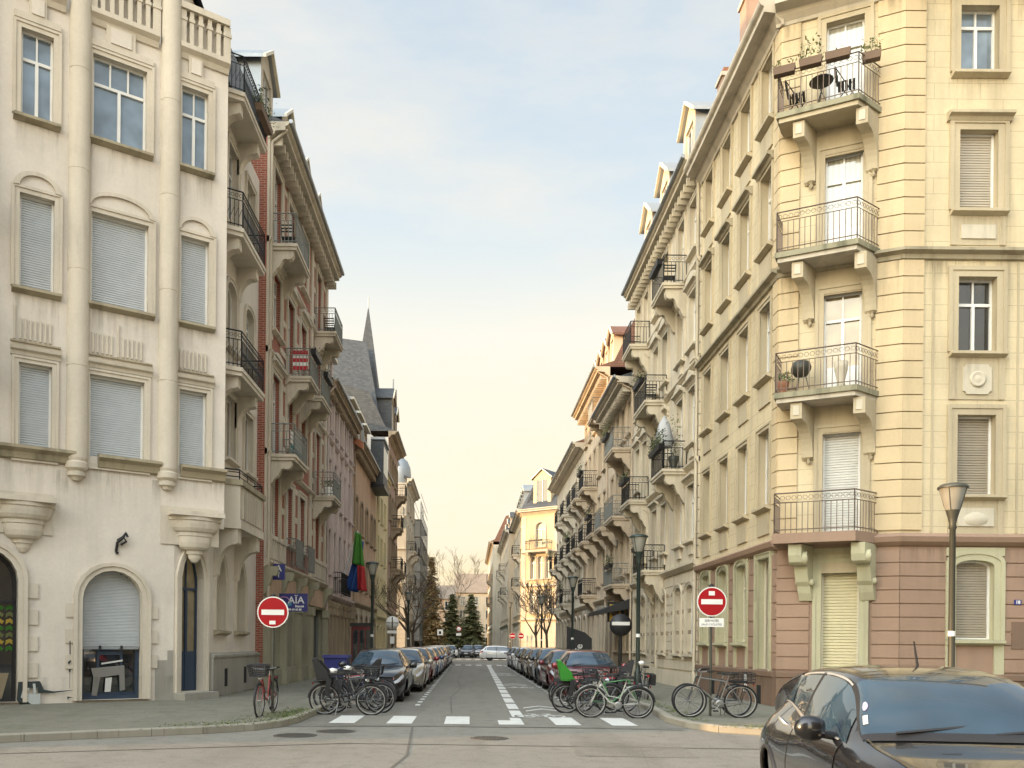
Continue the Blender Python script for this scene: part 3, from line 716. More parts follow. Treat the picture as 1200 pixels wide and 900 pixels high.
# ledges, lintel reliefs, fluted panels
def mold(u0, u1, z, name='ledge', d=.14, h=.16, mat='cream_stone'):
    m = MB(); m.profu(mat, [(0, z-h), (d*.35, z-h), (d*.5, z-h*.45), (d, z-h*.3), (d, z), (0, z+.03)], u0, u1, T); m.build(name, bl)
m = MB()
for a, b in ((-.1, f2[0]['u1']+.52), (f2[0]['u1']+1.02, 3.5), (4.0, UE)):
    m.profu('sill_stone', [(0, Z1-.3), (.1, Z1-.26), (.14, Z1-.12), (.26, Z1-.05), (.26, Z1+.02), (0, Z1+.06)], a, b, T)
m.build('ledge', bl)
for i, (h4, h3, h2) in enumerate(zip(f4, f3, f2)):
    wd = h4['u1']-h4['u0']; c = (h4['u0']+h4['u1'])/2
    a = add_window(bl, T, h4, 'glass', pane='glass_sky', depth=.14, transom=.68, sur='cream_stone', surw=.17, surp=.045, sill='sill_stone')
    m = MB(); zz = h4['z1']; hw = wd/2+.15
    m.profp('cream_stone', [(c-hw, zz+.18), (c-hw, zz+.34), (c-wd*.27, zz+.34), (c-wd*.27, zz+.82), (c+wd*.27, zz+.82), (c+wd*.27, zz+.34), (c+hw, zz+.34), (c+hw, zz+.18)], .0, .085, T)
    m.profp('cream_render', [(c-wd*.19, zz+.36), (c-wd*.19, zz+.74), (c+wd*.19, zz+.74), (c+wd*.19, zz+.36)], .08, .11, T)
    m.build('lintel', bl)
    a = add_window(bl, T, h3, 'shut', shut='shutter_grey', depth=.16, sur='cream_stone', surw=.17, surp=.045, sill='sill_stone')
    m = MB(); c = (h3['u0']+h3['u1'])/2; hw = (h3['u1']-h3['u0'])/2+.14; ri = .34+.12*hw; pts = [(c+hw*cos(pi*k/14), h3['z1']+.14+ri*sin(pi*k/14)) for k in range(15)]
    pin = [(c+(hw-.13)*cos(pi*k/14), h3['z1']+.16+(ri-.11)*sin(pi*k/14)) for k in range(15)]
    for k in range(14): m.prism('cream_stone', [T(*pts[k][:1], 0, pts[k][1]), T(pts[k+1][0], 0, pts[k+1][1]), T(pin[k+1][0], 0, pin[k+1][1]), T(pin[k][0], 0, pin[k][1])], [T(pts[k][0], .09, pts[k][1]), T(pts[k+1][0], .09, pts[k+1][1]), T(pin[k+1][0], .09, pin[k+1][1]), T(pin[k][0], .09, pin[k][1])])
    m.profp('cream_render', pin, 0, .03, T); m.build('arch_relief', bl)
    a = add_window(bl, T, h2, 'shut', shut='shutter_grey', depth=.16, sur='cream_stone', surw=.14, surp=.04, sill=None)
    # hood with fluted panel above the second row
    m = MB(); hw = (h2['u1']-h2['u0'])/2+.18; c = (h2['u0']+h2['u1'])/2; z = h2['z1']+.16
    m.profu('cream_stone', [(0, z), (.05, z), (.07, z+.08), (.14, z+.12), (.16, z+.2), (0, z+.22)], c-hw, c+hw, T)
    m.box('sill_stone', c-hw, c+hw, 0, .06, z+.3, z+.335, T)
    nf = 2 if i == 1 else 1
    for b in range(nf):
        ca = c-hw*.85+b*hw*.85; wb = hw*1.7/nf
        m.box('cream_stone', ca-.01, ca+.02, 0, .05, z+.36, z+1.15, T)
        k = 0
        while k*.105 < wb-.2: m.box('cream_stone', ca+.1+k*.105, ca+.145+k*.105, 0, .045, z+.38, z+.86, T); k += 1
    m.build('fluted_panel', bl)
# recessed top-of-wall field, balustrade
zb = 16.80
m = MB()
def balus(Tp, u0, u1, n, name='balustrade'):
    m = MB(); m.profu('cream_stone', [(-.1, zb-.25), (.05, zb-.22), (.1, zb-.1), (.2, zb-.02), (.2, zb+.1), (-.1, zb+.1)], u0, u1, Tp)
    m.box('cream_stone', u0, u1, -.06, .16, zb+1.0, zb+1.16, Tp)
    for k in range(n+1):
        u = u0+.06+(u1-u0-.12)*k/n; ww = .05 if 0 < k < n else .09
        m.box('cream_stone', u-ww, u+ww, -.02, .1, zb+.1, zb+.99, Tp); m.box('cream_stone', u-ww-.02, u+ww+.02, -.03, .12, zb+.72, zb+.80, Tp)
    m.box('cream_render', u0, u1, -.09, -.06, zb+.1, zb+1.0, Tp)
    m.build(name, bl)
u1c = on_plane(T, 92, 20)[0]+.26; u2c = on_plane(T, 198, 50)[0]
balus(T, u1c, u2c-.26, 7); balus(T, u2c+.26, UE, 5); balus(T, -.2, u1c-.54, 5)
# corbels
for uc, sc_ in ((on_plane(T, 27, 625)[0], 1.), (on_plane(T, 228, 640)[0], 1.)):
    m = MB(); zt = 4.86; c1 = min(uc, UE-.62)
    m.box('cream_stone', c1-.86, c1+.62, -.01, .035, zt-.75, zt+.22, T)
    m.lathe('cream_stone', [(.68, zt-.02), (.68, zt-.12), (.64, zt-.14), (.63, zt-.22), (.60, zt-.32), (.54, zt-.40), (.47, zt-.44), (.46, zt-.52), (.43, zt-.53), (.42, zt-.68), (.38, zt-.80), (.31, zt-.86), (.22, zt-.88), (.21, zt-.97), (.17, zt-.98), (.15, zt-1.08), (.09, zt-1.17), (.02, zt-1.2)], 34, T=T, c=(c1, 0, 0), sc=(1, .62), smooth=False)
    m.box('cream_stone', c1-.7, c1+.66, 0, .44, zt-.03, zt+.09, T); m.build('corbel', bl)
# overhead slab fascia under the corner
# ground arch opening, shutter above dark blue shopfront
def arch_trim(h, Tp, w1=.17):
    m = MB(); q = dict(h, gb=0); ring(m, 'cream_stone', Tp, outline(q, 0), outline(q, w1), -.01, .05); ring(m, 'cream_stone', Tp, outline(q, w1*.55), outline(q, w1), .04, .085)
    return m
m = arch_trim(ga, T, .2)
for k in range(3):
    for s, u in ((-1, ga['u0']-.2), (1, ga['u1']+.2)): m.box('cream_stone', u-.17 if s < 0 else u, u if s < 0 else u+.17, 0, .035, .95+k*.62, 1.28+k*.62, T)
m.build('arch_surround', bl)
f = MB(); ring(f, 'blue_paint', T, outline(dict(ga), -.09), outline(dict(ga), -.002), -.42, -.30)
um = (ga['u0']+ga['u1'])/2
f.box('blue_paint', ga['u0'], ga['u1'], -.42, -.33, .18, .34, T)
for x in (ga['u0']+.42, ga['u1']-.42): f.box('blue_paint', x-.03, x+.03, -.42, -.33, .18, 1.7, T)
f.box('blue_paint', ga['u0']+.42, ga['u1']-.42, -.42, -.31, 1.28, 1.36, T)
f = f.build('shopfront', bl); q = MB(); o = outline(ga, -.01); q.add([T(a, -.41, b) for a, b in o], [tuple(range(len(o)))], 'glass_dark'); q.build('pane', f)
q = MB(); n = 26; zs = 1.46
for k in range(n):
    za = zs+k*(ga['z1']-zs)/n; zc = zs+(k+1)*(ga['z1']-zs)/n; tt = ((za+zc)/2-(ga['z1']-ga['rise']))/ga['rise']; hw = (ga['u1']-ga['u0'])/2*(1 if tt <= 0 else sqrt(max(0, 1-tt*tt)))-.01
    if hw > .03: slats(q, 'shutter_grey', T, um-hw, um+hw, za, zc, -.24, .1)
q.box('zinc', ga['u0']+.02, ga['u1']-.02, -.27, -.22, zs-.04, zs+.03, T)
for x in (um-.25, um+.25): q.box('black_rubber', x-.025, x+.025, -.22, -.18, zs-.03, zs+.05, T)
q.build('shutter', f)
m = MB()   # marks sprayed on the shopfront glass
m.profp('steel', [(um-.42, .28), (um-.38, .72), (um-.44, .95), (um+.34, 1.02), (um+.36, .40), (um+.24, .38), (um+.22, .78), (um-.22, .72), (um-.30, .26)], -.300, -.296, T)
m.profp('shutter_white', [(um-.12, .36), (um-.1, .7), (um+.05, .72), (um+.02, .36)], -.299, -.295, T)
m.profp('shutter_white', [(um-.2, 1.08), (um+.3, 1.16), (um+.3, 1.12), (um-.2, 1.04)], -.299, -.295, T)
m.build('graffiti', f)
# arch with display
m = arch_trim(gl, T, .2)
for k in range(4): m.box('cream_stone', gl['u1']+.2, gl['u1']+.42, 0, .035, .75+k*.62, 1.1+k*.62, T)
m.build('arch_surround', bl)
f = MB(); ring(f, 'black_plastic', T, outline(dict(gl), -.07), outline(gl, -.002), -.42, -.3); f.box('black_plastic', gl['u0'], gl['u1'], -.4, -.3, 2.5, 2.57, T); f = f.build('display_window', bl)
q = MB(); o = outline(gl, -.01); q.add([T(a, -.40, b) for a, b in o], [tuple(range(len(o)))], 'glass_dark'); q.build('pane', f)
q = MB(); rr = random.Random(5)
for k in range(7):
    for j in range(3):
        cc_ = ('flag_green', 'yellow_sign', 'leaf_pale')[(k) % 3]; u = .22-j*.22; z = 1.35+k*.16
        q.profp(cc_, [(u-.1, z), (u-.02, z+.06), (u+.05, z+.01), (u+.09, z+.08), (u, z+.15), (u-.09, z+.11)], -.385, -.38, T)
q.build('paper_garland', f)
q = MB(); q.profp('card', [(-.45, .25), (-.5, .85), (.2, .85), (.05, .22)], -.39, -.37, T); q.build('card', f)
# sprayed marks on the wall
plain('paint_dark', (.03, .04, .038), .8); plain('paint_pale', (.50, .53, .50), .8)
m = MB()
def gp(pts, mat, p): m.profp(mat, [on_plane(T, x, y) for x, y in pts], p-.003, p, T)
gp([(21, 799), (46, 798), (47, 801), (42, 806), (27, 806), (24, 817), (38, 826), (47, 829), (47, 832), (21, 832), (25, 827), (19, 820)], 'paint_dark', .058)
gp([(27, 806), (34, 806), (34, 809), (30, 809), (30, 813), (42, 813), (47, 813), (47, 828), (38, 826), (24, 817)], 'paint_pale', .062)
gp([(38, 801), (41, 801), (42, 812), (39, 813)], 'paint_pale', .064)
gp([(43, 799), (47, 799), (51, 808), (62, 810), (91, 808), (62, 812), (44, 812)], 'paint_dark', .060)
gp([(81, 751), (82.3, 751), (82.3, 767), (81, 767)], 'paint_dark', .06); gp([(79, 776), (82, 773), (83, 775), (80, 779)], 'paint_dark', .06)
gp([(80, 784), (83, 784), (82, 788), (80.5, 788)], 'paint_dark', .06); gp([(81, 789), (81.6, 789), (81.4, 807), (81, 807)], 'paint_dark', .06)
gp([(78, 816), (85, 817), (80, 818), (79, 821)], 'paint_dark', .06)
m.build('graffiti', bl)
# dado near the corner
m = MB(); ud = ga['u1']+.32
m.box('grey_dado', ud, UC, -.02, .012, 0, 1.15, T); m.box('grey_dado', ud+.3, UC, -.02, .013, 1.15, 1.4, T)
m.box('grey_dado', -.01, 5.0, -.02, .14, 0, 1.2, TS); m.profu('grey_dado', [(0, 1.2), (.17, 1.2), (.17, 1.27), (0, 1.33)], -.02, 5., TS)
m.build('dado', bl)
m = MB()
for k in (1.05, 3.1): m = MB(); m.box('dark_gap', k, k+.28, .11, .146, .38, .88, TS); m.build('cellar_vent', bl)
add_window(bl, TC, gd, 'door', fmat='blue_paint', pane='glass_amber', depth=.24, sur='cream_stone', surw=.17, surp=.06, transom=.72, name='door')
m = MB(); m.box('grey_dado', .02, Lc, -.2, .42, .13, .31, TC); m.build('doorstep', bl)
for h in sg:
    add_window(bl, TS, h, 'glass', fmat='cream_paint', pane='glass_curtain', depth=.22, sur='cream_stone', surw=.15, surp=.05, sill='sill_stone', transom=0)
for h in sh: add_window(bl, TS, h, 'shut' if R.random() < .4 else 'glass', shut='shutter_taupe', depth=.18, sur='cream_stone', surw=.15, surp=.05, sill='cream_stone')
# street balconies (dark iron) and the stone one
IR = 'black_iron'
for z, kk in ((16.62, 1), (12.92, 1), (9.12, 1)):
    poly = [(-.05, 0), (.38, .74), (2.95, .74), (2.95, 0)]
    balcony(bl, TS, -.05, 2.95, z, .74, 'cream_stone', IR, 'cream_stone', 1.0, 'block', .95, poly=poly, bu=(2.5, .6), bw=.3, step=.11, deco=2, thick=.22, bp=.8)
poly = [(-.05, 0), (.38, .74), (2.95, .74), (2.95, 0)]
m = MB(); m.profz('cream_stone', poly, 4.72, 4.95, TS); m.profz('cream_stone', [(a, b*.96) for a, b in poly], 4.95, 5.9, TS); m.profz('sill_stone', [(a-.02 if a < 1 else a+.06, b*1.07) for a, b in poly], 5.9, 6.05, TS)
k = .55
while k < 2.8: m.box('pale_stone', k, k+.09, .7, .77, 5.0, 5.82, TS); k += .19
b_ = m.build('balcony', bl)
q = MB(); railing(q, IR, TS, [(.05, .1), (.42, .68), (2.9, .68), (2.9, 0.02)], 6.05, .28, .9, False); q.build('railing', b_)
for u in (.55, 2.6): q = MB(); bracket(q, 'cream_stone', TS, u, .36, .66, 4.72, 1.3, 'block'); q.build('bracket', b_)
# wall lamp bracket ornament
t = thing('iron_wall_ornament', 'small black wrought iron bracket above the shuttered arch', 'ornament', T(on_plane(T, 142, 632)[0], 0, 4.2))
u, z = on_plane(T, 142, 634); m = MB()
m.tube('black_iron', [(u-.12, .02, z-.28), (u-.1, .06, z-.05), (u+.0, .12, z+.05), (u+.1, .08, z+.2), (u+.13, .1, z+.1)], .035, 5, T)
m.tube('black_iron', [(u-.02, .05, z-.1), (u+.1, .1, z-.02), (u+.02, .1, z+.1), (u-.1, .05, z+.0)], .03, 5, T); m.lathe('black_iron', [(.0, -.05), (.05, 0), (0, .05)], 8, T=T, c=(u-.1, .03, z-.3))
m.build('bracket', t)

# ================================================================== L0: yellow neighbour at the picture's edge
nb = thing('yellow_house', 'yellow rendered house with iron balconies beyond the cream corner house', 'house', (-16, 16, 0))
TN = frame((-11.0, 19.32), (-.60, -.80), (.80, -.60)); w = MB()
hs = [dict(u0=a, u1=a+1.1, z0=z, z1=z+2.0) for a in (.9, 3.2, 5.5, 7.8, 10.1) for z in (1.2, 5.2, 8.7, 12.2, 15.6)]
wall(w, 'yellow_render', TN, 0, 12.5, 0, 20.6, hs, .2); e = TN(12.5, 0, 0); w.add([(e[0], e[1], 0), (e[0]-9, e[1]+6, 0), (e[0]-9, e[1]+6, 20.6), (e[0], e[1], 20.6)], [(0, 1, 2, 3)], 'yellow_render')  # facade lengthened out of view to shade the ochre corner house
w.build('wall', nb); m = MB(); cornice(m, 'cream_stone', TN, 0, 12.5, 20.2, 20.9, .6); m.build('cornice', nb)
m = MB(); m.profu('slate', [(.3, 20.9), (-2, 24.2), (-9, 25), (-9, 20.9)], 0, 12.5, TN); m.build('roof', nb)
for h in hs: add_window(nb, TN, h, 'shut' if R.random() < .3 else 'glass', sur='cream_stone', sill='cream_stone', depth=.15)
for z in (8.4, 11.9): balcony(nb, TN, .35, 2.4, z, .85, 'cream_stone', IR, 'cream_stone', 1., 'block', .8)

# ================================================================== R1: ochre corner house, three facades
rh = thing('corner_house', 'ochre corner house on a pink sandstone base with iron balconies on its narrow corner face', 'house', (9.5, 22, 0))
C1 = (7.77, 21.6); C2 = (10.3, 20.47); LC = 2.77
RS = frame(C1, (0, 1), (-1, 0)); RC = frame(C1, (.9131, -.4078), (-.4078, -.9131)); RF = frame(C2, (1, 0), (0, -1))
ZB, ZBAND, ZTOP = 4.3, 11.2, 17.3
rows = [(1.85, 3.76), (5.33, 7.24), (8.75, 10.55), (12.15, 14.07), (15.45, 17.05)]
ua = on_plane(RF, 1121, 500)[0]; ub = on_plane(RF, 1166, 500)[0]
fh = [dict(u0=ua+x, u1=ub+x, z0=a, z1=b, rise=.14 if i == 0 else 0) for x in (0, 2.75) for i, (a, b) in enumerate(rows)]
du0, du1 = 1.04, 1.90
fl = (4.42, 7.86, 11.3, 14.72)
ch = [dict(u0=du0, u1=du1, z0=1.0, z1=3.72)]+[dict(u0=du0, u1=du1, z0=z+.04, z1=z+2.52) for z in fl]
ch[4]['z1'] = 17.1
yc = (1.0, 2.75, 4.55, 6.45); ww = .84
sh = []
for i, (a, b) in enumerate(rows):
    for k, c in enumerate(yc):
        if i == 0 and k == 0: sh.append(dict(u0=c-.5, u1=c+.35, z0=1.0, z1=3.95))
        else: sh.append(dict(u0=c-ww/2, u1=c+ww/2, z0=a-(.0 if i else .1), z1=b+(.1 if i else .2), rise=.14 if i == 0 else 0))
w = MB(); LS = 7.35
for Tp, L, hs, mats in ((RS, LS, sh, 0), (RC, LC, ch, 0), (RF, 7.0, fh, 0)):
    lo = [h for h in hs if h['z1'] < 4.2]; hi = [h for h in hs if h['z1'] > 4.2]
    wall(w, 'pink_sandstone', Tp, 0, L, 0, ZB-.2, lo, .26, rmat='green_trim'); wall(w, 'yellow_render', Tp, 0, L, ZB-.2, ZTOP+.1, hi, .26, rmat='ochre_trim')
w.add([(17.3, 20.47, 0), (17.3, 33, 0), (17.3, 33, 17.4), (17.3, 20.47, 17.4)], [(0, 1, 2, 3)], 'yellow_render')
w.add([(7.77, 28.94, 0), (17.3, 28.94, 0), (17.3, 28.94, 17.4), (7.77, 28.94, 17.4)], [(0, 1, 2, 3)], 'pale_stone')
w.build('wall', rh)
def grow(hs, g): return [dict(h, u0=h['u0']-g, u1=h['u1']+g, z0=h['z0']-(.0 if h['z0'] > 1.2 else 0)-.12, z1=h['z1']+g) for h in hs]
# rusticated pink base
m = MB()
courses(m, 'pink_sandstone', RS, .0, LS, 1.06, 4.02, .42, holes=[dict(h, u0=h['u0']-.15, u1=h['u1']+.15, z0=.9, z1=5) for h in sh if h['z1'] < 4.2]); m.build('rusticated_base', rh); m = MB()
courses(m, 'pink_sandstone', RC, .0, LC, 1.06, 4.02, .32, holes=[dict(ch[0], u0=du0-.28, u1=du1+.28, z0=.9, z1=5)]); m.build('rusticated_base', rh); m = MB()
courses(m, 'pink_sandstone', RF, .0, 7.0, 1.06, 4.02, .32, holes=[dict(h, u0=h['u0']-.24, u1=h['u1']+.24, z0=.9, z1=5) for h in fh if h['z1'] < 4.2])
m.build('rusticated_base', rh)
m = MB()
for Tp, L in ((RS, LS), (RC, LC), (RF, 7.0)):
    m.profu('brown_plinth', [(-.02, 0), (.09, 0), (.09, .86), (.12, .88), (.12, 1.0), (-.02, 1.05)], 0, L, Tp)
m.build('plinth', rh)
m = MB()
for k, u in enumerate((.85, 2.9, 5.1)): m = MB(); m.box('dark_gap', u, u+.32, .07, .0965, .12, .62, RS); m.build('cellar_vent', rh)
# quoins
for Tp, a, b in ((RS, 0, .36), (RC, -.01, .45), (RC, 2.2, LC+.03), (RF, 0, .5)):
    m = MB(); courses(m, 'ochre_block', Tp, a, b, ZB+.16, ZBAND-.25, .40, proud=.05); m.build('quoin', rh); m = MB(); courses(m, 'ochre_block', Tp, a, b, ZBAND+.02, ZTOP, .40, proud=.05)
    m.build('quoin', rh)
m = MB()
for Tp, L in ((RS, LS), (RC, LC), (RF, 7.0)):
    m.profu('pink_sandstone', [(0, ZB-.22), (.06, ZB-.2), (.16, ZB-.12), (.2, ZB), (.14, ZB+.04), (0, ZB+.1)], -.06, L+.06, Tp)
m.build('ledge', rh)
m = MB()
for Tp, L in ((RS, LS), (RC, LC), (RF, 7.0)):
    m.profu('sill_stone', [(0, ZBAND-.26), (.07, ZBAND-.24), (.09, ZBAND-.14), (.22, ZBAND-.09), (.22, ZBAND-.02), (0, ZBAND+.04)], -.06, L+.06, Tp)
m.build('string_course', rh)
m = MB()
for Tp, L in ((RS, LS), (RC, LC), (RF, 7.0)): cornice(m, 'pale_stone', Tp, -.14, L+.14, ZTOP, ZTOP+.62, .62)
m.build('cornice', rh)
m = MB(); zr = ZTOP+.62
q0, q1, q2, q3 = RS(LS, .3, 0), (C1[0]-.2, C1[1]-.3), (C2[0], C2[1]-.35), RF(7, .35, 0)
ins = [(9.2, 28.95), (9.2, 22.5), (10.9, 21.9), (17.3, 21.9)]
b = len(m.v); m.add([(*p[:2], zr) for p in (q0, q1, q2, q3)]+[(*p, zr+2.6) for p in ins]+[(13.5, 28.95, zr+3.6), (17.3, 25.5, zr+3.6)], [(0, 1, 5, 4), (1, 2, 6, 5), (2, 3, 7, 6), (4, 5, 6, 8), (6, 7, 9, 8)], 'red_tile'); m.build('roof', rh)
# chimneys on the street slope
for y_, zt in ((4.6, 21.6), (7.0, 20.8)):
    m = MB(); m.box('rust_stone', y_-.3, y_+.3, -.9, -.45, 17.8, zt-.25, RS); m.box('pale_stone', y_-.36, y_+.36, -.96, -.39, zt-.25, zt-.12, RS); m.box('terracotta', y_-.3, y_+.3, -.88, -.48, zt-.12, zt+.05, RS); m.build('chimney', rh)
# windows of the frontal facade
for i, h in enumerate(fh):
    k = i % 5; trim = 'green_trim' if k == 0 else 'ochre_trim'
    st = ('shut', 'shut', 'glass', 'shut', 'glass')[k]
    sc_ = ('shutter_taupe', 'shutter_taupe', '', 'shutter_tan', '')[k]
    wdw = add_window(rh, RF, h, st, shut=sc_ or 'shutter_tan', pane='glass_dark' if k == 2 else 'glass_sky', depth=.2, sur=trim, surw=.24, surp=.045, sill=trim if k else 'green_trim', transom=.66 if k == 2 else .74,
                     hood=dict(mat='ochre_trim', up=.02) if k == 3 else None, slat=.06)
    m = MB(); u0, u1, z0 = h['u0'], h['u1'], h['z0']; c = (u0+u1)/2
    if k in (1, 2, 3):
        pz = z0-.14
        m.box(trim, u0-.2, u0-.06, 0, .04, pz-1.0 if k != 3 else pz-.7, pz, RF); m.box(trim, u1+.06, u1+.2, 0, .04, pz-1.0 if k != 3 else pz-.7, pz, RF)
        if k == 2:
            a = .30; pts = []
            for sx, sz in ((1, 1), (-1, 1), (-1, -1), (1, -1)):
                for t in range(4):
                    an = {(1, 1): (270, 180), (-1, 1): (0, -90), (-1, -1): (90, 0), (1, -1): (180, 90)}[(sx, sz)]
                    aa = radians(an[0]+(an[1]-an[0])*t/3); pts.append((c+sx*.34+.08*cos(aa), pz-.52+sz*.36+.08*sin(aa)))
            m.box(trim, u0-.06, u1+.06, 0, .02, pz-1.0, pz, RF); m.profp('plaster_relief', pts, .018, .055, RF)
            m.lathe('plaster_relief', [(.19, 0), (.19, .03), (.15, .04), (.11, .015), (.07, .03), (.001, .035)], 20, T=lambda a_, b_, z_: RF(c+a_, .055+b_, pz-.52+z_), axis='y')
        elif k == 1:
            m.box('plaster_relief', u0+.03, u1-.03, 0, .05, pz-.62, pz-.18, RF); m.lathe('plaster_relief', [(.30, 0), (.22, .035), (.001, .045)], 18, T=lambda a_, b_, z_: RF(c+a_, .05+b_, pz-.45+z_*.55), axis='y')
            m.box(trim, u0-.06, u1+.06, 0, .02, pz-.8, pz, RF)
        else:
            m.box(trim, u0-.06, u1+.06, 0, .02, pz-.7, pz, RF); m.box('plaster_relief', u0+.05, u1-.05, .018, .05, pz-.55, pz-.22, RF)
        m.build('apron_panel', rh)
    elif k == 0:
        for q in (u0-.24, u1): m.box(trim, q, q+.24, 0, .05, 1.0, z0-.02, RF)
        m.box('pink_sandstone', u0, u1, -.005, .012, 1.05, z0-.14, RF); m.box('green_trim', u0-.24, u1+.24, 0, .05, h['z1']+.1, ZB-.24, RF); m.build('apron_panel', rh)
# faint masonry lesenes beside the window stack
m = MB()
for x in (0, 2.75):
    for q in (ua-.62+x, ub+.5+x): m = MB(); m.box('ochre_trim', q, q+.05, 0, .018, ZB+.12, ZBAND-.28, RF); m.build('lesene', rh)
# windows on the street face
for i, h in enumerate(sh):
    z = i//4; k = i % 4
    st = 'shut' if (z == 0 and k == 0) or R.random() < .25 else 'glass'
    if z == 0: add_window(rh, RS, h, st, shut='shutter_taupe', fmat='cream_paint', pane='glass_amber', depth=.2, sur='green_trim', surw=.2, surp=.05, sill='green_trim' if k else None, transom=.7)
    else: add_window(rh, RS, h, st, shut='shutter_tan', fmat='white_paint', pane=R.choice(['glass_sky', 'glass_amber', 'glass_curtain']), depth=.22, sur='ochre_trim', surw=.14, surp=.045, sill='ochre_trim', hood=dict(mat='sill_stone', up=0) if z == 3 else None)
    if z:
        m = MB(); m.box('ochre_trim', h['u0'], h['u1'], 0, .045, h['z0']-.75, h['z0']-.22, RS); m.build('apron_panel', rh)
m = MB(); m.box('green_trim', .2, 1.65, -.0, .052, 3.98, 4.1, RS)
for c in yc[1:]: m.box('green_trim', c-.62, c-.44, 0, .05, 1.0, 1.75, RS); m.box('green_trim', c+.44, c+.62, 0, .05, 1.0, 1.75, RS); m.box('green_trim', c-.62, c+.62, .0, .048, 3.96, 4.1, RS)
m.build('lower_trim', rh)
# corner doors
for i, h in enumerate(ch):
    tr = 'green_trim' if i == 0 else 'ochre_trim'
    if i < 2: add_window(rh, RC, h, 'shut', shut='shutter_cream' if i == 0 else 'shutter_white', depth=.2, sur=tr, surw=.2, surp=.045, slat=.062 if i else .075, fmat='cream_paint' if i == 0 else 'white_paint')
    else: add_window(rh, RC, h, 'door', pane='glass_amber' if i == 2 else 'glass_curtain', depth=.18, sur=tr, surw=.2, surp=.045, transom=.74, name='balcony_door')
m = MB(); m.box('green_trim', du0-.32, du1+.32, 0, .04, 3.95, 4.09, RC)
m.build('door_panel', rh)
for z in fl: m = MB(); m.box('ochre_trim', du0-.3, du1+.3, 0, .03, z-.95, z-.2, RC); m.build('door_panel', rh)
SK = -.38
poly = [(.02, 0.0), (-.06, .80), (1.80, .88), (2.32, 0.0)]
for i, z in enumerate(fl):
    sl = 'pink_sandstone' if i == 0 else 'mossy_slab'; bz = z-.02
    if i == 0:
        m = MB(); m.profz(sl, poly, bz-.24, bz, RC); b_ = m.build('balcony', rh)
    else:
        m = MB(); m.profz(sl, poly, bz-.13, bz, RC); g = [((a-1.1)*.95+1.1, p*.94) for a, p in poly]; m.profz('pale_stone' if i < 3 else 'ochre_trim', g, bz-.24, bz-.131, RC); b_ = m.build('balcony', rh)
    q = MB(); g = [((a-1.1)*.965+1.1, p*.955+.01) for a, p in poly]; railing(q, 'brown_iron', RC, g, bz, .98, .125, True, .010, .018); q.build('railing', b_)
    for ub_, ll in ((.72, 1), (2.12, 1)):
        q = MB()
        if i == 0:
            bracket(q, 'green_trim', RC, ub_, .30, .70, bz-.26, 1.35, 'scroll', SK)
            for zz, pp, r in ((-.33, .5, .17), (-.9, .16, .09)):
                q.lathe('green_trim', [(r, -.2), (r, .2)], 14, T=lambda a, b, c: RC(ub_+a+SK*pp, pp+b, bz-.26+zz+c), axis='x'); q.lathe('pale_stone', [(r*.5, -.22), (r*.5, .22)], 10, T=lambda a, b, c: RC(ub_+a+SK*pp, pp+b, bz-.26+zz+c), axis='x')
        else:
            bracket(q, 'ochre_trim', RC, ub_, .26, .70, bz-.26, 1.28, 'block', SK)
            q.box('plaster_relief', ub_-.07+SK*.7, ub_+.07+SK*.7, .69, .715, bz-.56, bz-.32, RC); q.lathe('ochre_trim', [(.001, -.12), (.06, -.06), (.03, 0), (.1, .05)], 10, T=RC, c=(ub_, .07, bz-1.54))
        q.build('bracket', b_)
# house number plate, plaque
u, z = on_plane(RF, 1191.5, 706); m = MB(); m.box('sign_blue', u-.085, u+.085, .02, .045, z-.06, z+.06, RF); textmesh(m, '18', .11, RF, u, z, .048, 'sign_white', bold=.004); m.build('number_plate', rh)
u, z = on_plane(RF, 1194, 745); m = MB(); m.box('brown_plinth', u-.2, u+.4, .025, .05, z-.32, z+.33, RF); m.build('wall_plaque', rh)
u, z = on_plane(RS, 878, 822); m = MB(); m.box('paint_marking', u-.09, u+.09, .095, .12, .45, .95, RS); m.box('paint_marking', u-.12, u+.12, .095, .13, .4, .5, RS); m.build('meter_box', rh)

# rain stains under sills, ledges and balconies
for h in f4+f3: stain(bl, T, h['u0']-.12, h['u1']+.12, h['z0']-.14, 1.0)
stain(bl, T, 0, 1.1, Z1-.3, 1.1); stain(bl, T, 1.75, 3.1, Z1-.3, 1.2); stain(bl, T, 3.9, UE-.02, Z1-.3, .9)
for k, u in enumerate((1.42, 3.62)): stain(bl, T, u-.3, u+.35, 5.7, 1.4)
stain(bl, T, -.2, UC, .75, .75, .014, 'moss_stain')
for h in fh:
    if h['z0'] > 4.4: stain(rh, RF, h['u0']-.3, h['u1']+.3, h['z0']-.14, 1.1, .06)
for a in (.0, 2.2): stain(rh, RC, a+.03, a+.5, ZBAND-.27, 2.2, .056); stain(rh, RC, a+.03, a+.5, ZTOP, 1.6, .056)
stain(rh, RF, .03, 7, ZBAND-.27, 1.5, .02); stain(rh, RF, .03, 7, ZTOP, 1.6, .02); stain(rh, RF, .0, 7, 4.05, 1.3, .036); stain(rh, RS, .0, 7, 4.05, 1.2, .05)
stain(rh, RS, .0, 7.3, ZBAND-.27, 1.4, .012); stain(rh, RS, .0, 7.3, ZTOP, 1.4, .012); stain(rh, RF, 0, 7, .86, .86, .094, 'moss_stain'); stain(rh, RS, 0, 7.3, .86, .86, .094, 'moss_stain')
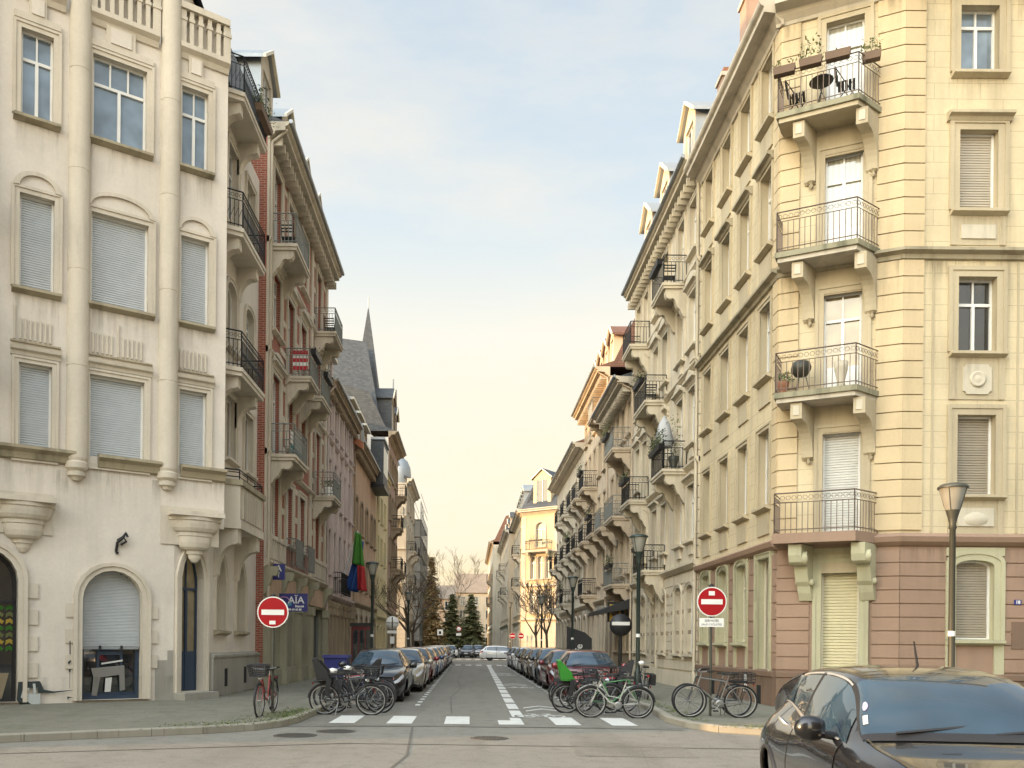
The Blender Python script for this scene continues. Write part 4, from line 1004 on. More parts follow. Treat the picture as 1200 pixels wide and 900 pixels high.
# ================================================================== houses along the street
def row_house(side, Y0, Y1, label, wallm, trim, levels, bays, ww, eave, X=None, base=4.2, basem='shop_stone', roof='mansard', roofm='slate', over=.55, corn=.55, cm=None,
              balcs=(), dorm=(), dstyle='gable', dw=1.5, dh=1.6, dz=.5, rise=0., pilasters=(), brick=None, courses_base=.42, strings=(), shop='windows', depth=12, hoods=(), fm='white_paint',
              shutp=.2, styles=None, bst=None, iron='black_iron', name='row_house', roofh=2.8, endwall=None, panes=('glass_dark', 'glass_dark', 'glass_curtain', 'glass_amber'), quoin=None, surw=.15, far=False):
    X = (XL if side == 'L' else XR) if X is None else X; s = 1 if side == 'L' else -1
    T = frame((X, Y0), (0, 1), (s, 0)); L = Y1-Y0; rnd = random.Random(int(Y0*10)+(5 if side == 'L' else 9))
    root = thing(name, label, 'house', (X-s*4, (Y0+Y1)/2, 0))
    bays = [b-Y0 for b in bays]; hs = []; lo = []
    bal = {}
    for b in balcs: bal[(round(b[0]-Y0, 2), round(b[1], 1))] = b
    for li, (z0, z1) in enumerate(levels):
        for b in bays:
            isb = any(abs(bb[0]-Y0-b) < .6 and abs(bb[1]-z0) < 1.2 for bb in balcs)
            h = dict(u0=b-ww/2, u1=b+ww/2, z0=z0-(.75 if isb else 0), z1=z1, rise=rise, lv=li, isb=isb); hs.append(h)
    if shop == 'windows':
        for k, b in enumerate(bays): lo.append(dict(u0=b-ww*.52, u1=b+ww*.52, z0=1.35 if (k+1) % 4 else .2, z1=base-.75, rise=.25, lv=-1))
    elif shop == 'shops':
        e = [0]+[(a+b)/2 for a, b in zip(bays[:-1], bays[1:])]+[L]
        for a, b in zip(e[:-1], e[1:]): lo.append(dict(u0=a+.32, u1=b-.32, z0=.35, z1=base-1.25, rise=0, lv=-1, reveal=.35))
    w = MB(); wall(w, wallm, T, 0, L, base, eave, hs, .22); wall(w, basem, T, 0, L, 0, base, lo, .26)
    ew = endwall or wallm
    for u in (.004, L-.004): w.add([T(u, 0, 0), T(u, -depth, 0), T(u, -depth, eave), T(u, 0, eave)], [(0, 1, 2, 3)], ew)
    w.add([T(0, -depth, 0), T(L, -depth, 0), T(L, -depth, eave), T(0, -depth, eave)], [(0, 1, 2, 3)], ew)
    w.build('wall', root)
    m = MB(); zt = eave
    if corn: 
        cornice(m, cm or trim, T, -.02, L+.02, eave-.05, eave+.5, over)
        if not far:
            k = .2
            while k < L: m.box(cm or trim, k, k+.12, .0, over*.62, eave-.16, eave+.12, T); k += .42
        zt = eave+.5; m.build('cornice', root)
    m = MB()
    if roof == 'mansard': m.profu(roofm, [(over*.9, zt), (-.25, zt+.35), (-.25-roofh*.42, zt+roofh), (-depth*.5, zt+roofh+1.4), (-depth, zt+roofh*.4), (-depth, zt)], .02, L-.02, T)
    else: m.profu(roofm, [(over, zt), (-depth*.5, zt+roofh+1.), (-depth, zt)], .02, L-.02, T)
    m.tube('zinc', [(0, over+.05, zt+.02), (L, over+.05, zt+.02)], .075, 6, T)
    m.build('roof', root)
    if not far: m = MB(); m.tube(trim, [(.12, .12, .3), (.12, .12, eave-.1), (.12, over*.9, eave+.3)], .055, 6, T); m.build('downpipe', root)
    for b in dorm: dormer(root, T, b-Y0, zt+dz, dw, dh, -.35, trim, 'zinc' if dstyle != 'stone' else roofm, dstyle)
    m = MB()
    if courses_base: courses(m, basem, T, .02, L-.02, .75, base-.3, courses_base, proud=.045, holes=[dict(h, u0=h['u0']-.14, u1=h['u1']+.14) for h in lo])
    m.box(basem, 0, L, 0, .09, 0, .7, T)
    m.profu(trim, [(0, base-.25), (.08, base-.22), (.22, base-.08), (.22, base), (0, base+.08)], 0, L, T)
    for z in strings: m.profu(trim, [(0, z-.18), (.06, z-.16), (.16, z-.06), (.16, z), (0, z+.05)], 0, L, T)
    m.build('string_courses', root)
    if pilasters or brick or quoin:
        m = MB()
        for a, b, mt, z0, z1, p in pilasters: m.box(mt, a-Y0, b-Y0, 0, p, z0, z1, T)
        if brick:
            mt, z0, z1 = brick; e = [0.25]+[x for b in bays for x in (b-ww/2-surw, b+ww/2+surw)]+[L-.25]
            for a, b in zip(e[::2], e[1::2]):
                if b-a > .2: m.box(mt, a+.03, b-.03, 0, .035, z0, z1, T)
        if quoin:
            for a in (0, L-.42): courses(m, quoin, T, a, a+.42, base+.1, eave-.1, .4, proud=.05)
        m.build('pilasters' if not brick else 'brick_panels', root)
    for h in hs:
        isb = h['isb']; st = (styles or {}).get(h['lv']) or ('shut' if rnd.random() < shutp else 'glass')
        hd = None
        if h['lv'] in hoods: hd = dict(mat=trim, up=.04, ped=hoods[h['lv']] if isinstance(hoods, dict) else None)
        add_window(root, T, h, st, fmat=fm, pane=rnd.choice(panes), shut=rnd.choice(['shutter_taupe', 'shutter_tan', 'shutter_white']), depth=.17, sur=trim, surw=surw, surp=.06,
                   sill=None if isb else trim, hood=hd, close=rnd.choice([1, 1, .55]), slat=.08, name='balcony_door' if isb else 'window')
    for k, h in enumerate(lo):
        if shop == 'shops':
            f = MB(); ring(f, 'grey_iron' if k % 2 else 'cream_paint', T, outline(h, -.08), outline(h, -.002), -.3, -.2)
            f.box('grey_iron', h['u0']+.05, h['u1']-.05, -.29, -.2, h['z0']+.5, h['z0']+.58, T); f.box('cream_paint', (h['u0']+h['u1'])/2-.04, (h['u0']+h['u1'])/2+.04, -.29, -.2, h['z0'], h['z1'], T)
            f.box(basem, h['u0']+.06, h['u1']-.06, -.29, -.22, h['z0'], h['z0']+.5, T)
            f = f.build('shop_window', root); q = MB(); o = outline(h, -.01); q.add([T(a, -.27, b) for a, b in o], [tuple(range(len(o)))], 'glass_dark'); q.build('pane', f)
        else:
            add_window(root, T, h, 'door' if h['z0'] < .5 else ('shut' if rnd.random() < .3 else 'glass'), fmat='brown_paint' if h['z0'] < .5 else fm, pane=rnd.choice(panes), depth=.2, sur=trim, surw=.14, surp=.07, sill=trim if h['z0'] > .5 else None, name='door' if h['z0'] < .5 else 'window')
    for b in balcs:
        yc, z, ln = b[:3]; o = b[3] if len(b) > 3 else {}
        balcony(root, T, yc-Y0-ln/2, yc-Y0+ln/2, z, o.get('d', .95), o.get('slab', trim), o.get('iron', iron), o.get('bm', trim), o.get('h', 1.), o.get('brk', 'scroll'), o.get('bh', .8), deco=o.get('deco', True), step=.13 if not far else .2)
    return root, T

# L2: brick and stone house with balconies
def railL(): return dict(slab='pale_stone', iron='grey_iron')
g_ = dict(iron='grey_iron'); 
brickh, TB = row_house('L', 27.9, 39.5, 'ornate red brick and pale stone house with shopfronts, pediments and grey iron balconies', 'red_brick', 'pale_stone',
    [(5.2, 7.35), (8.75, 10.75), (12.2, 14.2), (15.6, 17.7)], [29.35, 31.65, 34.05, 37.4], 1.15, 18.15, base=4.35, basem='shop_stone', roofh=3.0, over=.7, shop='shops', courses_base=0,
    balcs=[(29.3, 14.8, 2.3, g_), (29.3, 7.85, 2.3, g_), (37.4, 14.9, 2.1, g_), (37.4, 7.9, 2.1, g_), (31.65, 11.25, 1.7, g_), (34.3, 11.25, 2.1, g_)],
    dorm=[29.2, 32.4, 35.6, 38.4], dw=1.7, dh=1.9, strings=(7.95, 11.3, 14.9), hoods={1: 'arc', 2: 'tri'}, surw=.22,
    pilasters=[(27.9, 28.35, 'pale_stone', 4.4, 18.1, .08), (39.05, 39.5, 'pale_stone', 4.4, 18.1, .08), (35.5, 35.95, 'pale_stone', 4.4, 18.1, .07)])
m = MB()
for a, b in ((.45, .9), (2.05, 3.1), (4.4, 5.5), (8.15, 8.75), (10.3, 11.1)):
    for z0 in (4.8, 8.1, 11.5, 15.1):
        for z in (z0+.3, z0+1.4, z0+2.5): m.box('pale_stone', a-.02, b+.02, 0, .03, z, z+.22, TB)
m.build('stone_bands', brickh)
m = MB()
for k in (0.15, 2.6, 5.2, 7.7, 11.35):
    m.box('shop_stone', k-.16, k+.16, 0, .22, 0, 3.05, TB); m.box('shop_stone', k-.2, k+.2, 0, .27, 0, .6, TB); m.box('shop_stone', k-.21, k+.21, 0, .28, 2.75, 3.1, TB)
    bracket(m, 'shop_stone', TB, k, .22, .45, 4.12, .9, 'scroll')
for k in range(5):
    a = (.15, 2.6, 5.2, 7.7, 11.35)
for a, b in zip((.15, 2.6, 5.2, 7.7), (2.6, 5.2, 7.7, 11.35)): m.box('orange_panel' if 'orange_panel' in MATS else 'peach_render', a+.2, b-.2, 0, .06, 3.2, 3.95, TB)
m.build('shop_pilasters', brickh)
for k in (3.75, 6.15):       # small iron window guards on the first floor
    q = MB(); railing(q, 'grey_iron', TB, [(k-.62, .02), (k-.62, .42), (k+.62, .42), (k+.62, .02)], 4.4, 1.0, .1, False); q.build('window_guard', brickh)
m = MB()
k = .5
for a, b in ((.35, 2.5), (8.2, 11.2)):
    m.box('pale_stone', a, b, 0, .2, 5.05, 5.2, TB)
    u = a
    while u < b: m.box('pale_stone', u, u+.12, .04, .18, 4.42, 5.05, TB); u += .3
m.build('balustrade', brickh)

# L3: rose-coloured house, lower
rose, TR_ = row_house('L', 39.5, 48.6, 'low rose coloured house with a carved stone ground floor below the flags', 'rose_render', 'rose_render', [(4.9, 7.0), (8.3, 10.3), (11.7, 13.0)], [40.5, 42.1, 43.7, 45.3, 46.9, 48.0], .8, 13.3,
    base=3.95, basem='brown_stone', roofh=2.6, over=.5, cm='brown_stone', strings=(11.3,), shop='shops', courses_base=0, surw=.09, panes=('glass_dark',), dorm=[42.5], dstyle='flat', dw=2.2, dh=1.6)
m = MB()
for k in range(8):
    u = .3+k*1.2; m.box('brown_stone', u-.16, u+.16, 0, .22, 0, 3.2, TR_); m.box('brown_stone', u-.2, u+.2, 0, .28, 2.95, 3.25, TR_); m.box('brown_stone', u-.2, u+.2, 0, .27, 0, .7, TR_); m.lathe('brown_stone', [(.15, -.1), (.15, .1)], 10, T=lambda a, b, c: TR_(u+a, .2+b, 3.45+c), axis='x')
m.build('carved_pilasters', rose)
m = MB()
for u in (1.9, 3.5, 5.1, 6.7, 8.1): m.box('rose_render', u-.13, u+.13, 0, .12, 4.1, 13.2, TR_)
m.build('pilasters', rose)
q = MB(); railing(q, 'black_iron', TR_, [(2.0, .02), (2.0, .5), (5.2, .5), (5.2, .02)], 4.0, 1.05, .1, False); q.build('window_guard', rose)
# L4: peach house with orange-edged gable and dark jutting bay
peach, TP_ = row_house('L', 48.6, 60.6, 'peach rendered house with dark mansard, orange gable edge and dark overhanging bay', 'peach_render', 'brown_stone', [(4.9, 6.8), (8.2, 10.2)], [50.2, 52.6, 55.2, 57.8, 59.6], 1.0, 12.6,
    base=4.0, basem='pale_stone', roofh=4.4, over=.6, rise=.3, dorm=[51.2, 54.2, 57.2], dstyle='flat', dw=2.0, dh=2.2, dz=.6, courses_base=.5)
m = MB(); m.profu('orange_flashing', [(.62, 13.0), (-.28, 13.6), (-2.2, 17.8), (-2.2, 17.3), (-.15, 13.1), (.62, 12.6)], -.25, .06, TP_); m.profu('slate', [(.0, 12.9), (-2.2, 17.3), (-6, 17.6), (-6, 12.6)], -.22, -.02, TP_); m.build('gable_coping', peach)
m = MB(); m.profz('slate', [(8.8, 0), (8.8, .85), (11.9, .85), (11.9, 0)], 12.3, 15.3, TP_); m.profz('black_iron', [(8.7, 0), (8.7, .95), (12, .95), (12, 0)], 12.05, 12.3, TP_); m.profz('zinc', [(8.7, 0), (8.7, .95), (12, .95), (12, 0)], 15.3, 15.45, TP_)
for k in range(4): m.box('glass_dark', 9.0+k*.72, 9.55+k*.72, .84, .862, 13.1, 14.9, TP_)
m.build('jutting_bay', peach)
# L5: lemon house
lemon, TL_ = row_house('L', 60.6, 69.5, 'lemon yellow plain house with small windows past the peach house', 'lemon_render', 'lemon_render', [(4.6, 6.4), (7.6, 9.4), (10.6, 12.4)], [62, 64.5, 67], .9, 14.2,
    base=3.6, basem='lemon_render', roofh=4.5, over=.35, courses_base=0, panes=('glass_dark',), surw=.08, endwall='cream_render', roof='gable')
m = MB(); m.profu('cream_render', [(-.1, 14), (-.2, 16.3), (-5, 20.6), (-10, 16), (-10, 14)], .15, .45, TL_); m.build('gable_wall', lemon)
# L6: dark red stone house with big slate roof, spire
rust, TU_ = row_house('L', 69.5, 78.6, 'rust red stone house with balconies under the great slate roof and spire', 'rust_stone', 'brown_stone', [(4.9, 7.), (8.4, 10.5), (11.9, 14), (15.3, 17.3)], [71, 73.2, 75.4, 77.4], 1.1, 18.4,
    base=4.2, roofh=3.2, over=.7, rise=.3, balcs=[(73.2, 7.9, 2.2), (73.2, 11.4, 2.2), (77.2, 7.9, 2.), (77.2, 14.8, 2.)], endwall='cream_render', depth=14, far=True)
m = MB()
# great hipped roof, and lean spire in front of it
b_ = [(-7.3, 69.6, 18.9), (-7.6, 79, 18.9), (-19, 79, 18.9), (-19, 69.6, 18.9)]; r1, r2 = (-9.0, 72.5, 27.2), (-15.2, 72.5, 28.)
m.add(b_+[r1, r2], [(0, 1, 4), (0, 4, 5, 3), (1, 2, 5, 4), (2, 3, 5)], 'slate'); m.build('hipped_roof', rust)
m = MB(); m.lathe('slate', [(2.1, 19.), (1.3, 24.2), (.02, 31.)], 4, c=(-9.1, 74.6, 0), smooth=False, a0=pi/4, a1=pi/4+2*pi); m.tube('zinc', [(-9.1, 74.6, 30.8), (-9.1, 74.6, 31.8)], .05, 5); m.build('spire', rust)
dormer(rust, TU_, 3.9, 19.4, 2.4, 3.0, .0, 'brown_stone', 'slate', 'gable'); dormer(rust, TU_, 6.9, 19.2, 2., 2.6, .0, 'brown_stone', 'slate', 'gable')
m = MB()
for u in (3.9, 6.9): m.tube('zinc', [(u, 0, 23.), (u, 0, 24.3)], .06, 5, TU_)
m.build('finial', rust)
# L7, beyond the crossing: pale stone corner house with turret dome
pal, TQ_ = row_house('L', 90.5, 103, 'pale stone house with round dome and balconies beyond the crossing, against the scaffold', 'grey_stone', 'pale_stone', [(5, 7.2), (8.6, 10.8), (12.2, 14.4), (15.8, 17.8)], [92.5, 95.5, 98.5, 101.5], 1.2, 18.6, X=-6.8,
    base=4.2, roofh=3.2, over=.6, rise=.3, balcs=[(92.4, 7.9, 2.4), (92.4, 11.5, 2.4), (98.5, 11.5, 2.4)], far=True)
TE = frame((-17, 90.3), (1, 0), (0, -1)); m = MB(); hs = [dict(u0=a, u1=a+1.1, z0=z, z1=z+2.1, rise=.3) for a in (5.2, 7.4) for z in (5, 8.6, 12.2, 15.6)]
wall(m, 'grey_stone', TE, 0, 10.2, 0, 18.6, hs, .2); courses(m, 'pale_stone', TE, 0, 10.2, .2, 4, .5, proud=.05); 
for z in (4.3, 8., 11.6, 15.1): m.profu('pale_stone', [(0, z-.2), (.2, z), (0, z+.1)], 0, 10.2, TE)
m.build('side_wall', pal)
for h in hs: add_window(pal, TE, h, 'glass', sur='pale_stone', sill='pale_stone', pane='glass_curtain')
balcony(pal, TE, 6.9, 10., 14.9, .95, 'pale_stone', 'grey_iron', 'pale_stone', 1., 'scroll', .9, step=.2); balcony(pal, TE, 6.9, 10., 8.0, .95, 'pale_stone', 'grey_iron', 'pale_stone', 1., 'scroll', .9, step=.2)
m = MB(); m.lathe('zinc', [(1.15, 18.6), (1.2, 19.6), (1.1, 20.4), (.8, 21.1), (.35, 21.5), (.05, 21.6), (.04, 22.4)], 16, c=(-7.6, 91.6, 0)); m.build('dome', pal)
# L8 house behind scaffold, and scaffold
scf, TS8 = row_house('L', 103, 150, 'long pale house wrapped in scaffolding near the street end', 'white_render', 'white_render', [(5, 7), (8.4, 10.4), (11.8, 13.8)], [105+4.2*i for i in range(11)], 1.3, 15.2, X=-7.3, base=4., roofh=2.5, over=.5, courses_base=0, far=True)
t = thing('scaffold', 'tall steel scaffold with pale netting on the far left house', 'scaffolding', (-6.5, 104, 0))
m = MB()
for j in range(7):
    y = 103.2+j*2.6
    for x in (-7.15, -6.0):
        m.tube('steel', [(x, y, 0), (x, y, 17.6+(j < 3)*1.2)], .05, 4)
for k in range(9):
    z = 2.1*k+1.9
    for x in (-7.15, -6.0):
        m.tube('steel', [(x, 103.2, z), (x, 118.8, z)], .04, 4); m.tube('steel', [(x, 103.2, z+1), (x, 118.8, z+1)], .03, 4)
m.build('poles', t)
m = MB()
for k in range(8): m.box('crate_brown', -7.15, -6.0, 103.2, 118.8, 2.1*k+1.84, 2.1*k+1.9)
m.build('decks', t)
m = MB()
rr = random.Random(2)
for k in range(7):
    m.add([(-6.06, 103.2, 2.1*k+1.9), (-6.06+rr.gauss(0, .06), 111, 2.1*k+1.9), (-6.06+rr.gauss(0, .1), 111, 2.1*k+3.9), (-6.06, 103.2, 2.1*k+3.9)], [(0, 1, 2, 3)], 'scaffold_net')
    m.add([(-7.15, 103.26, 2.1*k+1.9), (-6.0, 103.26, 2.1*k+1.9), (-6.0, 103.26, 2.1*k+3.9), (-7.15, 103.26, 2.1*k+3.9)], [(0, 1, 2, 3)], 'scaffold_net')
m.build('netting', t)

# ---------------- right side
b_i = dict(iron='black_iron')
stucco('pale_cream', (.68, .59, .44), .3); stucco('pale_cream2', (.64, .56, .42), .35)
ornate, TO_ = row_house('R', 28.95, 40.5, 'cream ornate house with alternating scroll balconies and heavy banded ground floor', 'pale_cream', 'pale_cream2', [(5.35, 7.3), (8.75, 10.7), (12.15, 14.1), (15.5, 17.3)],
    [30.0, 31.7, 34.2, 35.9, 38.0, 39.6], .95, 17.75, base=4.55, basem='pale_cream', roofh=2.6, over=.62, courses_base=.36, surw=.17,
    balcs=[(31.9, 14.8, 2.0, dict(bh=1.0, d=.9)), (38.2, 14.8, 1.9, dict(bh=1.0, d=.9)), (35.1, 11.4, 2.4, dict(bh=1.0, d=.9)), (31.7, 8.0, 2.1, dict(bh=1.0, d=.9)), (38.2, 8.0, 1.9, dict(bh=1.0, d=.9)), (35.1, 4.65, 2.2, dict(bh=1.1, d=.9))],
    dorm=[32.2, 36.3, 39.6], dstyle='gable', dw=1.7, dh=2.2, dz=.9, hoods={1: 'tri', 2: 'arc', 0: None}, quoin='pale_cream2', strings=(8.05, 11.45, 14.85), shutp=.12)
m = MB(); rr = random.Random(3)
for b in (30.0, 31.7, 34.2, 35.9, 38.0, 39.6):
    for z in (4.7, 8.1, 11.5): m.profp('pale_cream2', [(b-28.95-.3, z+.15), (b-28.95+.3, z+.15), (b-28.95+.2, z+.5), (b-28.95-.2, z+.5)], 0, .07, TO_)
u = .9
while u < 11:
    for z in (1.3, 2.05, 2.8, 3.5): m.box('brown_stone', u-.09, u+.09, .04, .1, z, z+.14, TO_)
    u += .85
m.build('stone_bosses', ornate)

coff, TC3 = row_house('R', 40.5, 48, 'warm stone cafe house with black awning and striped deep cornice', 'warm_render', 'warm_render', [(5.2, 7.2), (8.6, 10.7), (12, 13.6)], [41.8, 43.4, 45.0, 46.6], .95, 13.9, base=4.4, basem='brown_stone', over=.95, roofh=4.6, corn=1,
    balcs=[(42.6, 11.2, 2.6, g_), (42.6, 4.6, 2.6, g_), (42.6, 7.9, 2.6, g_), (46.2, 7.9, 2., g_)], cm='pale_stone', courses_base=.5, shutp=.1, roofm='slate', rise=0.)
for z in (8.1, 11.4):
    pass
amber, TA4 = row_house('R', 48, 58.5, 'tall amber rendered house with red brown gabled dormers', 'amber_render' if 'amber_render' in MATS else 'warm_render', 'warm_render', [(5.2, 7.2), (8.5, 10.5), (11.8, 13.8), (14.9, 16.2)], [49.3, 51.3, 53.3, 55.3, 57.3], 1.0, 16.8, base=4.3, basem='grey_stone', over=.85, roofh=3.2,
    balcs=[(49.4, 14.7, 1.9, g_), (53.3, 11.3, 2.2), (49.4, 8., 2.), (57.2, 8, 1.9), (53.3, 8, 2.0), (57.2, 11.3, 2.), (53.3, 4.7, 2.)], dorm=[49.6, 51.6, 53.6, 55.6, 57.4], dstyle='stone', roofm='red_tile', dw=1.3, dh=1.7, dz=.5, courses_base=.5, shutp=.1)
grayh, TG5 = row_house('R', 58.5, 76.5, 'long grey stone house with many scroll balconies before the crossing', 'pale_stone', 'pale_stone', [(5.2, 7.2), (8.5, 10.5), (11.8, 13.6)], [60, 62.2, 64.4, 66.6, 68.8, 71, 73.2, 75.2], 1.05, 15.0, base=4.3, basem='brown_stone', over=.8, roofh=3.0, roofm='red_tile',
    balcs=[(60, 8, 2.), (60, 11.3, 2), (64.4, 8, 2.), (64.4, 11.3, 2), (68.8, 8., 2), (68.8, 11.3, 2), (73.2, 8, 2), (73.2, 4.7, 2.), (64.4, 4.7, 2)], courses_base=.5, shutp=.1, rise=.25, far=True)
# F1: golden-lit corner house beyond the crossing
stucco('gold_render', (.62, .49, .30), .2); stucco('rosy_render', (.60, .47, .38), .2)
gold, TG_ = row_house('R', 92.2, 108, 'pale yellow corner house with mansard dormers and tall corner dormer beyond the crossing', 'gold_render', 'pale_stone', [(5, 7.2), (8.6, 10.8), (12.2, 14.4), ], [94+2.1*i for i in range(7)], 1.1, 15.6, X=5.6, base=4.2, roofh=3.6, over=.6, far=True,
    dorm=[95.5, 98, 100.5, 103, 105.5], dw=1.5, dh=2., dz=.6, balcs=[(96, 8, 2.2), (96, 11.6, 2.2)], rise=.2, shutp=.05)
FC = frame((5.6, 92.2), (.80, -.60), (-.60, -.80)); FF = frame((9.3, 89.4), (1, 0), (0, -1)); LFC = 4.63
m = MB(); hs = [dict(u0=1.1+k*.95, u1=1.75+k*.95, z0=z, z1=z+2.4, rise=.2) for k in range(3) for z in (5, 8.6)]+[dict(u0=1.75, u1=2.95, z0=12.0, z1=14.6, rise=.5)]
wall(m, 'gold_render', FC, 0, LFC, 0, 15.6, hs, .2); hf = [dict(u0=a, u1=a+1.1, z0=z, z1=z+2.2, rise=.2) for a in (1.2, 3.6) for z in (1.4, 5, 8.6, 12.2)]
wall(m, 'rosy_render', FF, 0, 9, 0, 15.6, hf, .2)
for Tp, L in ((FC, LFC), (FF, 9)):
    for z in (4.3, 7.9, 11.5): m.profu('pale_stone', [(0, z-.2), (.22, z-.05), (.22, z), (0, z+.1)], 0, L, Tp)
    courses(m, 'pale_stone', Tp, 0, L, .3, 4, .5, proud=.05); cornice(m, 'pale_stone', Tp, -.1, L+.1, 15.5, 16.1, .6)
    if L < 5: courses(m, 'pale_stone', Tp, 0, .5, 4.4, 15.3, .4, proud=.05); courses(m, 'pale_stone', Tp, L-.5, L, 4.4, 15.3, .4, proud=.05)
m.build('corner_wall', gold)
for h in hs: add_window(gold, FC, h, 'glass', sur='pale_stone', sill='pale_stone', pane='glass_amber', surw=.12)
for h in hf: add_window(gold, FF, h, 'shut' if h['u0'] > 3 else 'glass', sur='pale_stone', sill='pale_stone')
balcony(gold, FC, .9, 3.8, 11.6, .9, 'pale_stone', 'black_iron', 'pale_stone', 1., 'scroll', .8, step=.2)
m = MB(); m.add([(5.4, 92, 16.1), (9.3, 89, 16.1), (18.3, 89, 16.1), (18.3, 93, 19.8), (10.6, 92.2, 19.8), (7.2, 94.3, 19.8)], [(0, 1, 4, 5), (1, 2, 3, 4)], 'slate'); m.build('corner_roof', gold)
dormer(gold, FC, 2.3, 16.2, 2.2, 3.2, -.3, 'gold_render', 'slate', 'stone', depth=3)
# F2, F3 further along
row_house('R', 108, 134, 'warm brown house with scroll balconies next after the yellow corner house', 'warm_render', 'pale_stone', [(5, 7.2), (8.6, 10.8), (12.2, 14.2)], [110+2.6*i for i in range(9)], 1.1, 15.6, X=4.9, base=4.2, roofh=2.6, over=.6, far=True, balcs=[(112.6, 8, 2.2), (120.4, 8, 2.2), (128.2, 11.6, 2.2), (117.8, 11.6, 2.2)], dorm=[112, 118, 124, 130], dstyle='stone')
row_house('R', 134, 170, 'distant stone house with a stepped dark gable near the street end on the sunny side', 'grey_stone', 'brown_stone', [(5, 7.2), (8.6, 10.8), (12.2, 14.2)], [136+3.2*i for i in range(11)], 1.3, 17.2, X=3.6, base=4.2, roofh=4., over=.6, far=True, balcs=[(136.5, 8, 3), (136.5, 11.6, 3)], roofm='red_tile')
